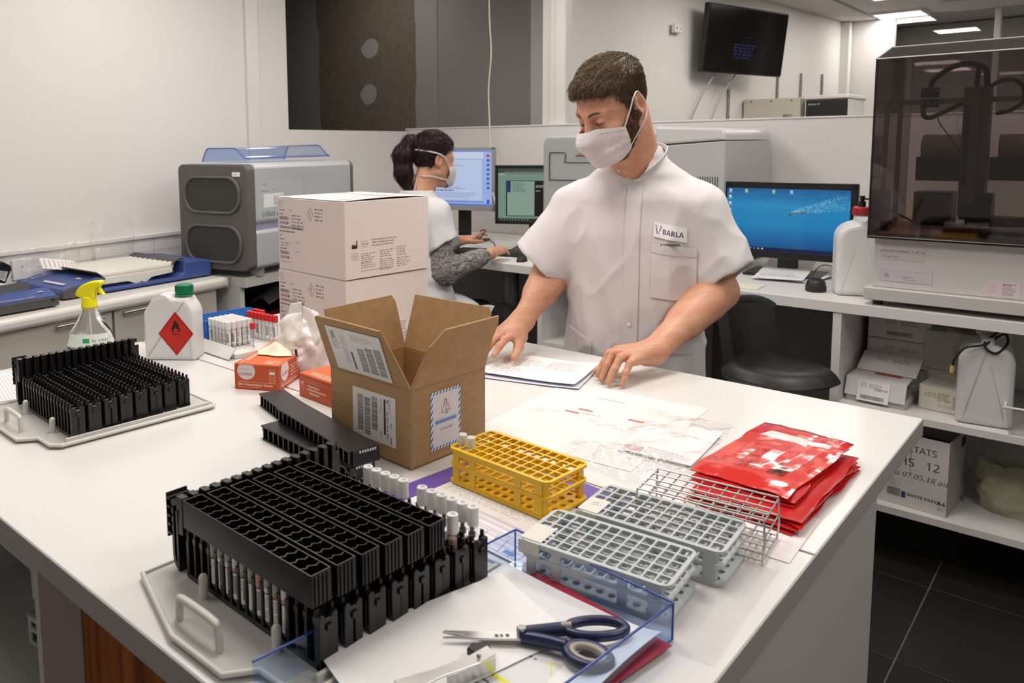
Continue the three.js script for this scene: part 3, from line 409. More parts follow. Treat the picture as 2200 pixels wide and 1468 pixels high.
{ // six empty well strips lying on top of the near racks
  const W = 0.0275, H = 0.036, n = 14, L = 0.262;
  const shell = M([bb(0, L, 0, H, -0.0018, 0, 0.0006), bb(0, L, 0, H, -W, -W + 0.0018, 0.0006), bb(0, L, 0, 0.002, -W, 0)]);
  const endp = M([bb(L - 0.002, L, 0, H, -W, 0, 0.0006), ...[0.004, 0.0095, 0.015, 0.0205].map(z => bb(L, L + 0.0016, 0, H - 0.002, -z - 0.003, -z, 0.0008)), bb(0, 0.002, 0, H, -W, 0)]);
  const dv = (() => { const s = shapeOf([[0, 0.0015], [0.004, 0.008], [0.0005, 0.013], [0.006, 0.0195], [0.0035, W - 0.0015], [0.0046, W - 0.0015], [0.0072, 0.0193], [0.0018, 0.013], [0.0052, 0.0078], [0.0012, 0.0015]]); const g = ext(s, H - 0.003); g.rotateX(-Math.PI / 2); return g; })();
  for (let i = 0; i < 6; i++) {
    const t = thing('well_strip', (i == 0 ? 'outermost' : i == 5 ? 'innermost' : ORD[i]) + ' empty black well strip stacked on the near racks, counted from the white handle', 'rack', onC(C2, i * C2.dx * 1.2 + 0.002, 0.0738, -i * RP * 0.99 + 0.002), C2.th, 'upper black well strips');
    part(t, 'shell', shell, blk); part(t, 'end_plate', endp, blk);
    for (let k = 1; k < n; k++) { const d = part(t, 'well_divider', dv, blk); d.position.set(k * L / n - 0.004, 0.002, 0); }
  }
}
{ // tubes standing in the near racks
  const k8 = [0, 1, 2, 3, 4, 5, 7, 8, 9, 10, 11];
  k8.forEach((j, q) => { const t = makeTube('sample_tube', ORD[q] + ' white-capped tube from the right end of the innermost near rack', 'tube', [-0.597 - 0.01737 * j, 0.912, -0.7475], 0.0062, 0.072, milky, clearPl, 0.024, 'white-capped tubes in the near racks'); t.userData.label = ORD[q] + ' white-capped tube from the right end of the innermost near rack'; if (j < 2) t.children[t.children.length - 1].material = capWhite; });
  const front = makeTube('sample_tube', 'single white-capped tube at the right end of the seventh near rack, over pink liquid', 'tube', [-0.603, 0.912, -0.7145], 0.0062, 0.072, capWhite, clearPl, 0.024); part(front, 'pink_layer', cyl(0.0055, 0.0055, 0.016, 0, 0.045, 0, 12), std(new THREE.Color().setRGB(0.5, 0.25, 0.2), 0.4));
  for (let j = 1; j < 11; j++) makeTube('sample_tube', ORD[j - 1] + ' short glass-capped tube in the seventh near rack, half hidden by the well strip', 'tube', onC(C2, 0.0775 + 0.01737 * (10 - j) + 0.02, 0.008, -6 * RP - 0.013), 0.0058, 0.062, milky, clearPl, 0.012, 'half hidden tubes in the seventh near rack');
  const caps = [null, null, null, [capGrey, capOlive], [capGrey, capWhite], [capGrey, capWhite], [capWhite, capPink], [capGrey, capOlive], [capGrey, capOlive], [capPink, capPink], [capGrey, capWhite], [capGrey, capOlive], [capWhite, capPink]];
  const nm = ['grey and olive capped', 'grey and white capped', 'pale grey capped', 'pink collared', 'olive collared', 'dull olive collared', 'salmon capped', 'grey capped', 'yellow-green collared', 'white and pink capped'];
  let q = 0; for (let k = 0; k < 13; k++) { if (!caps[k]) continue; const t = makeTube('sample_tube', nm[q] + ' tube in the outermost near rack, ' + ORD[q] + ' from the comb end', 'tube', onC(C2, 0.0045 + 0.01625 * (k + 0.5), 0.0115, -0.0065), 0.0052, 0.052, milky, clearPl, 0.012, 'tubes seen through the slots of the outermost near rack', k % 3); t.children[t.children.length - 1].material = caps[k][0]; part(t, 'collar', cyl(0.006, 0.006, 0.007, 0, 0.0435, 0, 12), caps[k][1]); q++; }
  for (let k = 0; k < 2; k++) makeTube('sample_tube', ['left', 'right'][k] + ' one of two milky white capped tubes in the corner of the yellow rack', 'tube', [-0.806 + 0.0195 * k, 0.91, -0.979 + 0.002 * k - 0.004], 0.0062, 0.052, milky, clearPl, 0.022);
  // tubes of the rack under the island
  for (let k = 0; k < 3; k++) makeTube('sample_tube', ORD[k] + ' red tube from the left in the upper rack on the shelf under the island', 'tube', [-1.66 + k * 0.026, 0.506, -0.638 + 0.0], 0.0078, 0.05, milky, capPink, 0.016);
  for (let k = 0; k < 4; k++) makeTube('sample_tube', ORD[k] + ' tube from the front in the lower rack on the shelf under the island', 'tube', [-1.69 + 0.004 * k, 0.411, -0.632 - k * 0.022], 0.0078, 0.05, milky, capPink, 0.018);
  for (let k = 0; k < 3; k++) makeTube('sample_tube', ORD[k] + ' white tube along the front of the lower rack on the shelf under the island', 'tube', [-1.663 + k * 0.026, 0.411, -0.636], 0.0078, 0.05, milky, milky, 0.018);
}
{ // three more black racks lying on their sides in front of the cardboard box
  const n = 15, L = 0.27, W = 0.058, H = 0.027;
  const body = [bb(0, L, 0, 0.003, -W, 0), bb(0.004, L - 0.004, 0.003, H - 0.003, -W + 0.002, -0.012)]; for (let i = 0; i <= n; i++) body.push(bb(i * (L - 0.005) / n, i * (L - 0.005) / n + 0.0045, 0.003, H - 0.003, -0.012, -0.001, 0.0012));
  const top = bb(-0.006, L, H - 0.003, H, -W, 0, 0.0012), ends = M([bb(-0.012, 0, 0.012, H - 0.003, -0.02, -0.006, 0.002), bb(L, L + 0.006, 0.0, H, -W, -0.006, 0.002)]), bodyG = M(body);
  const stripe = Array.from({ length: 7 }, (_, k) => bb(L + 0.0062, L + 0.0066, H - 0.0055, H - 0.0015, -0.05 + k * 0.005, -0.047 + k * 0.005));
  const topM = std(new THREE.Color().setRGB(0.02, 0.018, 0.017), 0.35);
  const flat = (label, pos, th, tilt = 0) => { const t = thing('sample_rack', label, 'rack', pos, th, 'black racks lying on their sides'); t.rotation.order = 'YXZ'; t.rotation.z = tilt; part(t, 'ribbed_body', bodyG, blk); part(t, 'smooth_side', top, topM); part(t, 'end_lug', ends, blk); part(t, 'white_code_strip', stripe, MT.paper); };
  flat('lowest of three black racks lying on their sides before the cardboard box', [-1.213, 0.9005, -0.873], R(-6));
  flat('black rack lying on top of the lowest one, tilted against the cardboard box', [-1.205, 0.9282, -0.905], R(-12), 0);
  flat('black rack lying furthest left, its end against the orange glove box', [-1.378, 0.9005, -0.988], R(-16), R(0));
}
// ---------------------------------------------------------------- white-capped tube block, red swab tubes, jug, spray bottle
const foam = std(new THREE.Color().setRGB(0.74, 0.73, 0.71), 0.6);
{
  const t = thing('foam_tray', 'low white tray with handwriting on its front lip under the block of white-capped tubes', 'tray', [-1.825, 0.9003, -1.165], R(-2));
  part(t, 'tray_base', bb(-0.085, 0.085, 0, 0.012, -0.21, -0.012, 0.002), foam);
  const lip = part(t, 'front_lip', grid((u, v) => [-0.085 + u * 0.17, 0.028 - 0.026 * v, -0.016 + 0.024 * v], 6, 3, 0.003), foam);
  const hw = canv(512, 96, x => { txt(x, 'CHARLOT / 2 FRING', 12, 62, 48, '#2a2a2e', 'italic'); }, '#e6e4e0');
  const l2 = sticker(lip, 'handwriting', 0.12, 0.021, hw, [-0.02, 0.0158, -0.0028], [-0.82, 0, 0], 0.7);
  const proto = makeTube('specimen_tube', 'first tube from the left in the first row of the white-capped block', 'tube', [0, 0, 0], 0.0068, 0.056, capWhite, milky, 0.019, 'white-capped specimen tubes in the block', 0);
  const base = (c, r) => [-1.898 + c * 0.0168 + 0.0006 * r, 0.9125, -1.205 - r * 0.0165];
  for (let r = 0; r < 5; r++) for (let c = 0; c < 6; c++) {
    if (r == 0 && c == 0) { proto.position.set(...base(0, 0)); continue; }
    const t2 = copy(proto, ORD[c] + ' tube from the left in the ' + ORD[r] + ' row of the white-capped block', base(c, r), rr(0, 6)); t2.children[1].material = slipM[(r * 2 + c) % 3];
  }
  const red = makeTube('swab_tube', 'red-capped swab tube, first from the right behind the white block', 'tube', [-1.762, 0.9125, -1.325], 0.0064, 0.062, capRed, milky, 0.018, 'red-capped swab tubes', 1);
  for (let k = 1; k < 8; k++) copy(red, (ORD[k]) + ' red-capped swab tube from the right behind the white block', [-1.762 - k * 0.0162, 0.9125, -1.325 + 0.001 * k], rr(0, 6));
  for (let k = 0; k < 3; k++) copy(red, ['left', 'middle', 'right'][k] + ' one of three short red-capped tubes behind the row of red caps', [-1.885 + k * 0.0165, 0.9125, -1.347], rr(0, 6));
  const pf = solo('paper_sheet', 'blank white paper under the red-capped swab tubes', 'paper', bx(0.2, 0.0008, 0.12), MT.paper, [-1.72, 0.9008, -1.32], R(-12));
  const sw = thing('swab', 'single red-capped swab on a thin blue stem standing by the white block', 'swab', [-1.772, 0.9125, -1.255], 0);
  part(sw, 'cap', lathe([[0, 0.068], [0.0072, 0.068], [0.008, 0.066], [0.008, 0.052], [0.0066, 0.05], [0, 0.05]], 18), capRed);
  part(sw, 'stem', cyl(0.0012, 0.0012, 0.05, 0, 0, 0, 8), std(0x3a5f9a, 0.4)); part(sw, 'clear_sleeve', cyl(0.005, 0.0055, 0.046, 0, 0.002, 0, 14), clearPl); part(sw, 'foot', cyl(0.006, 0.006, 0.003, 0, 0, 0, 14), clearPl);
}
{
  const t = thing('solvent_jug', 'white plastic jug with green cap and red flammable diamond', 'jug', [-1.864, 0.9003, -1.0545], R(38));
  const p = 0.0011, s = new THREE.Shape(); const P = (x, y) => [(x - 62) * p, y * p];
  s.moveTo(...P(4, 0)); s.lineTo(...P(120, 0)); s.quadraticCurveTo(...P(125, 1), ...P(125, 6)); s.lineTo(...P(125, 112)); s.quadraticCurveTo(...P(123, 126), ...P(112, 140)); s.quadraticCurveTo(...P(109, 147), ...P(106, 150)); s.lineTo(...P(72, 150)); s.quadraticCurveTo(...P(67, 157), ...P(52, 158)); s.quadraticCurveTo(...P(28, 158), ...P(20, 146)); s.lineTo(...P(3, 120)); s.quadraticCurveTo(...P(0, 116), ...P(0, 110)); s.lineTo(...P(0, 6)); s.quadraticCurveTo(...P(0, 1), ...P(4, 0));
  const h = new THREE.Path(); h.moveTo(...P(34, 131)); h.quadraticCurveTo(...P(31, 139), ...P(35, 147)); h.quadraticCurveTo(...P(38, 151), ...P(45, 151)); h.quadraticCurveTo(...P(54, 151), ...P(55, 146)); h.quadraticCurveTo(...P(54, 141), ...P(47, 138)); h.quadraticCurveTo(...P(40, 134), ...P(38, 130)); h.closePath(); s.holes.push(h);
  const bodyM = phys(new THREE.Color().setRGB(0.86, 0.86, 0.86), 0.35, { transmission: 0.22, thickness: 0 });
  const g = ext(s, 0.075, 0.01, 4, 10); g.translate(0, 0, -0.075); part(t, 'bottle', g, bodyM);
  part(t, 'neck', cyl(0.019, 0.018, 0.012, (90 - 62) * p, 148 * p, -0.042, 24), bodyM);
  const cap = part(t, 'green_cap', [lathe([[0, 0.024], [0.02, 0.024], [0.0225, 0.0215], [0.0235, 0.003], [0.0235, 0], [0, 0]], 32), lathe([[0.024, -0.006], [0.0245, -0.0055], [0.0245, -0.002], [0.0235, -0.001], [0, -0.001], [0, -0.006]], 32), ...Array.from({ length: 40 }, (_, k) => { const a = k / 40 * 6.283; return bb(-0.0006, 0.0006, 0.004, 0.02, 0.0228, 0.0241).rotateY(a); })], std(new THREE.Color().setRGB(0.0, 0.19, 0.085), 0.4)); cap.position.set((90 - 62) * p, 158 * p, -0.042);
  const fl = canv(256, 256, (x) => { x.fillStyle = '#c62318'; x.fillRect(0, 0, 256, 256); x.strokeStyle = '#2a0d0a'; x.lineWidth = 3; x.strokeRect(12, 12, 232, 232); x.save(); x.translate(128, 128); x.rotate(Math.PI / 4); x.fillStyle = '#1d0f0c'; const F = (pts) => { x.beginPath(); pts.forEach((q, i) => i ? x.lineTo(...q) : x.moveTo(...q)); x.closePath(); x.fill(); }; F([[-34, -8], [-48, -40], [-36, -50], [-40, -74], [-26, -62], [-22, -92], [-8, -112], [-6, -88], [4, -118], [14, -84], [24, -96], [24, -70], [36, -74], [34, -52], [46, -40], [34, -8], [22, -8], [30, -34], [18, -28], [14, -52], [2, -36], [-6, -60], [-14, -34], [-26, -38], [-20, -8]]); x.fillRect(-40, 2, 80, 7); txt(x, '3', -9, 142, 30, '#1d0f0c'); x.restore(); });
  const d = part(t, 'hazard_diamond', new THREE.BoxGeometry(0.067, 0.067, 0.0006).rotateZ(Math.PI / 4).scale(1, 1.25, 1), std(0xffffff, 0.4, { map: fl })); d.position.set((80 - 62) * p, 66 * p, 0.0004); d.userData.label = 'red diamond label with a black flame';
}
{
  const t = thing('spray_bottle', 'clear spray bottle with bright yellow trigger head behind the left black racks', 'spray bottle', [-2.045, 0.9003, -0.93], R(40));
  const yl = std(new THREE.Color().setRGB(0.86, 0.76, 0.0), 0.35);
  const g = lathe([[0, 0.002], [0.05, 0.0], [0.054, 0.004], [0.055, 0.03], [0.052, 0.05], [0.045, 0.068], [0.034, 0.085], [0.024, 0.103], [0.017, 0.116], [0.0155, 0.124], [0.0155, 0.13], [0, 0.13]], 40); g.scale(1.05, 1, 0.72); part(t, 'bottle', g, phys(0xffffff, 0.05, { transmission: 1, thickness: 0.02, ior: 1.3 }));
  const lt = canv(256, 96, x => { x.fillStyle = '#2f9a54'; x.fillRect(110, 30, 34, 34); txt(x, 'le VRAI', 152, 58, 30, '#3d4348', 'italic'); }, '#dfe6e1');
  part(t, 'paper_label', new THREE.CylinderGeometry(0.047, 0.0552, 0.03, 24, 1, true, -1.0, 2.2).scale(1.06, 1, 0.74).translate(0, 0.051, 0), std(0xffffff, 0.5, { map: lt, side: THREE.DoubleSide }));
  part(t, 'collar', lathe([[0, 0.152], [0.0145, 0.152], [0.0165, 0.148], [0.0185, 0.128], [0.0185, 0.124], [0, 0.124]], 28), yl);
  const s = new THREE.Shape(); s.moveTo(-0.016, 0.148); s.lineTo(-0.022, 0.151); s.quadraticCurveTo(-0.028, 0.153, -0.028, 0.157); s.quadraticCurveTo(-0.026, 0.17, -0.012, 0.179); s.quadraticCurveTo(0.004, 0.189, 0.032, 0.189); s.quadraticCurveTo(0.037, 0.187, 0.036, 0.182); s.lineTo(0.03, 0.175); s.lineTo(0.022, 0.171); s.quadraticCurveTo(0.016, 0.16, 0.016, 0.148); s.closePath();
  part(t, 'spray_head', ext(s, 0.026, 0.005, 3).translate(0, 0, -0.013), yl);
  const q = new THREE.Shape(); q.moveTo(0.02, 0.172); q.lineTo(0.028, 0.174); q.quadraticCurveTo(0.031, 0.164, 0.039, 0.156); q.lineTo(0.034, 0.155); q.quadraticCurveTo(0.024, 0.158, 0.02, 0.172);
  part(t, 'trigger', ext(q, 0.014, 0.002, 2).translate(0, 0, -0.007), yl);
  part(t, 'dip_tube', tube([[0, 0.125, 0], [0.002, 0.06, 0], [0.01, 0.008, 0]], 0.002, 12, 6), milky); t.scale.setScalar(1.12);
}
// ---------------------------------------------------------------- cartons and boxes
const cardC = dataTex(256, (u, v, i, j) => { const n = noise(i / 2.2, j / 2.2, 2) * 6 + noise(i / 30, j / 6, 4) * 5; return [174 + n, 140 + n, 100 + n]; }, true, [1, 1]);
{
  const wb = std(new THREE.Color().setRGB(0.72, 0.67, 0.65), 0.62), lidM = std(new THREE.Color().setRGB(0.78, 0.75, 0.72), 0.6);
  const front = canv(640, 440, (x) => {
    x.strokeStyle = '#555'; x.lineWidth = 2; x.strokeRect(14, 18, 34, 34); fine(x, 20, 32, 22, 1, 8, '#555');
    fine(x, 14, 70, 70, 1, 12, '#666'); fine(x, 120, 68, 40, 1, 11, '#777'); fine(x, 14, 94, 70, 1, 12, '#333'); fine(x, 140, 98, 130, 5, 20, '#8a8286', 0.4);
    const tb = (y, c) => { x.fillStyle = '#8d8688'; x.fillRect(14, y, 90, 20); x.beginPath(); x.arc(104, y + 10, 10, -1.57, 1.57); x.fill(); x.fillStyle = '#ddd'; x.beginPath(); x.arc(102, y + 10, 5, 0, 7); x.fill(); x.fillStyle = c; x.fillRect(14, y + 30, 90, 18); x.fillStyle = '#5d2a33'; x.beginPath(); x.moveTo(96, y + 30); x.lineTo(112, y + 39); x.lineTo(96, y + 48); x.fill(); };
    tb(112, '#b59197'); x.fillStyle = '#444'; x.fillRect(14, 172, 240, 4); x.fillRect(14, 180, 240, 4); fine(x, 14, 200, 240, 1, 13, '#444', 0.5); fine(x, 14, 226, 30, 1, 12, '#777'); fine(x, 14, 250, 70, 1, 13, '#555'); fine(x, 22, 272, 120, 2, 16, '#999'); fine(x, 170, 262, 50, 1, 12, '#999'); fine(x, 14, 308, 70, 1, 13, '#444'); tb(326, '#b98f86'); fine(x, 170, 318, 60, 1, 12, '#999'); fine(x, 20, 390, 150, 1, 12, '#999');
    x.save(); x.translate(330, 84); x.scale(0.8, 1.15); x.rotate(Math.PI / 4); x.strokeStyle = '#6e1f22'; x.lineWidth = 3; x.strokeRect(-24, -24, 48, 48); x.restore(); txt(x, '!', 323, 98, 40, '#2a2022', 'bold'); fine(x, 372, 48, 80, 4, 21, '#8f888a', 0.45);
  }, '#d8ccc9');
  const side = canv(640, 440, (x) => {
    x.fillStyle = '#231f20'; x.beginPath(); [[46, 268], [46, 248], [56, 238], [56, 250], [66, 240], [66, 252], [78, 242], [78, 222], [86, 222], [86, 268]].forEach((q, i) => i ? x.lineTo(...q) : x.moveTo(...q)); x.fill();
    x.strokeStyle = '#444'; x.lineWidth = 2; x.beginPath(); [[112, 246], [124, 230], [152, 230], [164, 246], [152, 262], [124, 262]].forEach((q, i) => i ? x.lineTo(...q) : x.moveTo(...q)); x.closePath(); x.stroke(); txt(x, 'Roche', 123, 250, 12, '#444', 'bold'); txt(x, 'Roche Molecular Systems, Inc.', 192, 230, 13, '#333', 'bold'); txt(x, '1080 US Highway 202 South', 192, 247, 13, '#333', 'bold'); txt(x, 'Branchburg, NJ 08876 USA', 192, 264, 13, '#333', 'bold');
    x.strokeRect(46, 296, 40, 36); txt(x, 'D', 58, 323, 26, '#444'); fine(x, 110, 300, 110, 5, 12, '#8a8385'); fine(x, 250, 292, 110, 4, 12, '#8a8385'); fine(x, 380, 284, 90, 5, 12, '#8a8385'); fine(x, 110, 356, 110, 3, 12, '#8a8385'); fine(x, 250, 346, 110, 6, 12, '#8a8385'); fine(x, 380, 350, 120, 5, 12, '#8a8385'); fine(x, 110, 400, 240, 1, 10, '#8a8385');
  }, '#d9cdca');
  const top = canv(512, 512, (x) => { x.fillStyle = '#c9c1bd'; x.fillRect(0, 300, 512, 120); x.fillStyle = '#d9d3d0'; x.fillRect(0, 250, 512, 12); fine(x, 200, 120, 260, 8, 18, '#8b8583'); x.fillStyle = '#b3aaa9'; x.fillRect(410, 20, 90, 60); fine(x, 220, 320, 240, 4, 20, '#6b6563'); }, '#ebe5e1');
  const fM = std(0xffffff, 0.6, { map: front }), sM = std(0xffffff, 0.6, { map: side }), tM = std(0xffffff, 0.55, { map: top });
  const mk = (label, y, h, dx, dth) => {
    const t = thing('reagent_carton', label, 'box', [-1.506 + dx, y, -1.359], R(-3.9 + dth), 'white reagent cartons'); const w = 0.307, d = 0.3;
    part(t, 'carton', bb(-w, 0, 0, h, -d, 0, 0.0015), wb);
    const f = part(t, 'front_panel', bx(w - 0.002, h - 0.002, 0.0008, -w / 2, h / 2, 0.0004), fM); part(t, 'side_panel', rot(bx(d - 0.002, h - 0.002, 0.0008), 0, Math.PI / 2).translate(0.0004, h / 2, -d / 2), sM);
    const tp = part(t, 'lid', grid((u, v) => [-w + 0.001 + u * (w - 0.002), h + 0.0015 + 0.004 * Math.pow(u, 6) * Math.sin(v * 3.1), -d + v * (d - 0.001)], 12, 10, 0.0012), tM);
    part(t, 'lid_flap_edge', bb(-0.003, -0.0005, h - 0.004, h - 0.0005, -d + 0.01, -0.004), std(0x5a5552, 0.8));
    return t;
  };
  mk('lower of two stacked white reagent cartons, standing on the island', 0.9003, 0.209, 0, 0); mk('upper of two stacked white reagent cartons with hazard mark', 1.1125, 0.2035, 0.001, -0.5);
}
{
  const cm = std(0xffffff, 0.8, { map: cardC }), inner = std(new THREE.Color().setRGB(0.42, 0.27, 0.12), 0.85), corr = std(new THREE.Color().setRGB(0.36, 0.24, 0.12), 0.9);
  const t = thing('cardboard_box', 'open brown cardboard box with courier labels and raised flaps', 'box', [-0.897, 0.9004, -0.954], R(-3.0)); const w = 0.22, d = 0.195, h = 0.1416, k = 0.004;
  part(t, 'wall', bb(-w, 0, 0, h, -k, 0, 0.001), cm); part(t, 'wall', bb(-k, 0, 0, h, -d, -k, 0.001), cm); part(t, 'wall', bb(-w, 0, 0, h, -d, -d + k, 0.001), cm); part(t, 'wall', bb(-w, -w + k, 0, h, -d, -k, 0.001), cm); part(t, 'box_bottom', bb(-w, 0, 0, k, -d, 0), cm);
  const flap = (pts, pos, ry, tilt) => { const g = ext(shapeOf(pts), k, 0.0008, 1); g.translate(0, 0, -k); const f = part(t, 'flap', g, cm); f.position.set(...pos); f.rotation.order = 'YXZ'; f.rotation.y = ry; f.rotation.x = tilt; return f; };
  const L = 0.113;
  const F1 = flap([[-0.11, 0], [0.11, 0], [0.076, L], [0.07, L - 0.002], [-0.06, L + 0.001], [-0.1, L], [-0.108, L - 0.004]], [-w / 2, h, 0], 0, R(20));
  flap([[-d / 2, 0], [d / 2, 0], [d / 2 - 0.004, L * 0.6], [d / 2, L * 0.86], [d / 2 - 0.006, L], [-d / 2 + 0.05, L - 0.002], [-d / 2 + 0.02, L * 0.72]], [0, h, -d / 2], Math.PI / 2, R(20));
  flap([[-0.11, 0], [0.11, 0], [0.104, L], [0.06, L], [-0.098, L + 0.001], [-0.104, L * 0.9]], [-w / 2, h, -d], Math.PI, R(15));
  flap([[-d / 2, 0], [d / 2, 0], [d / 2 - 0.002, L * 0.98], [-d / 2 + 0.02, L], [-d / 2 + 0.01, L * 0.86]], [-w, h, -d / 2], -Math.PI / 2, R(10));
  part(t, 'fold_line', [bb(-w, 0, h - 0.0015, h + 0.0005, -0.0005, 0.0005), bb(-0.0005, 0.0005, h - 0.0015, h + 0.0005, -d, 0)], corr);
  const lab1 = canv(512, 400, (x) => { bars(x, 60, 50, 70, 300, true); bars(x, 145, 60, 70, 310, true); bars(x, 232, 40, 70, 270, true); x.fillStyle = '#333'; x.fillRect(376, 30, 22, 290); x.save(); x.translate(408, 30); x.rotate(Math.PI / 2); txt(x, 'BI', 0, 0, 30, '#222', 'bold'); txt(x, 'FR  NCE  NCE  REC', 90, 0, 27, '#222', 'bold'); x.restore(); x.save(); x.translate(450, 20); x.rotate(Math.PI / 2); fine(x, 0, 0, 120, 2, 12, '#777'); txt(x, 'TDT', 190, 0, 22, '#222', 'bold'); txt(x, '..RPMS..', 290, 0, 22, '#222', 'bold italic'); x.restore(); fine(x, 330, 40, 30, 12, 9, '#999'); fine(x, 330, 300, 34, 5, 12, '#888'); }, '#e9e6e3');
  sticker(t, 'courier_label', 0.116, 0.09, lab1, [-0.096, 0.074, 0.0006], [0, 0, 0.0], 0.5);
  const lab2 = canv(512, 400, (x) => { bars(x, 260, 150, 66, 210, true); bars(x, 340, 130, 66, 230, true); bars(x, 420, 120, 66, 240, true); x.fillStyle = '#333'; x.fillRect(190, 200, 16, 160); fine(x, 30, 40, 70, 14, 12, '#888'); fine(x, 120, 60, 60, 22, 12, '#999'); x.save(); x.translate(40, 30); x.rotate(Math.PI / 2); txt(x, 'TGE', 0, 0, 40, '#444', 'bold'); x.restore(); fine(x, 230, 40, 200, 4, 14, '#aaa'); }, '#e3e2e1');
  const s2 = sticker(F1, 'courier_label', 0.15, 0.092, lab2, [-0.006, 0.052, 0.0012], [0, 0, 0], 0.5);
  const lab3 = canv(320, 420, (x, W, H) => { x.save(); x.beginPath(); x.rect(0, 0, W, H); x.clip(); x.strokeStyle = '#2f78c0'; x.lineWidth = 15; for (let q = -H; q < W + H; q += 34) { x.beginPath(); x.moveTo(q, H); x.lineTo(q + H * 0.7, 0); x.stroke(); } x.fillStyle = '#e9e7ea'; x.fillRect(22, 22, W - 44, H - 44); x.restore(); x.strokeStyle = '#c0392f'; x.lineWidth = 5; x.beginPath(); x.moveTo(160, 70); x.lineTo(206, 156); x.lineTo(190, 150); x.moveTo(160, 70); x.lineTo(112, 160); x.lineTo(140, 164); x.stroke(); x.strokeStyle = '#7d9dc9'; x.lineWidth = 2; x.beginPath(); x.arc(158, 120, 48, 0, 7); x.stroke(); x.save(); x.translate(160, 120); x.rotate(-0.18); x.strokeStyle = '#222'; x.lineWidth = 4; x.fillStyle = '#e9e7ea'; x.beginPath(); x.roundRect ? x.roundRect(-9, -52, 18, 90, 9) : x.rect(-9, -52, 18, 90); x.fill(); x.stroke(); x.beginPath(); x.arc(0, 46, 15, 0, 7); x.fill(); x.stroke(); x.fillStyle = '#222'; x.beginPath(); x.arc(0, 46, 6, 0, 7); x.fill(); x.restore(); x.fillStyle = '#8fb2dc'; x.fillRect(44, 208, 232, 30); txt(x, 'TIME & TEMPERATURE SENSITIVE', 52, 229, 14, '#24508c', 'bold'); txt(x, '+2C° to +8C°', 96, 290, 24, '#333', 'bold'); });
  const g3 = new THREE.BoxGeometry(0.077, 0.106, 0.0006); const o3 = part(t, 'temperature_label', g3, std(0xffffff, 0.5, { map: lab3 })); o3.position.set(0.0006, 0.073, -0.086); o3.rotation.y = Math.PI / 2;
}
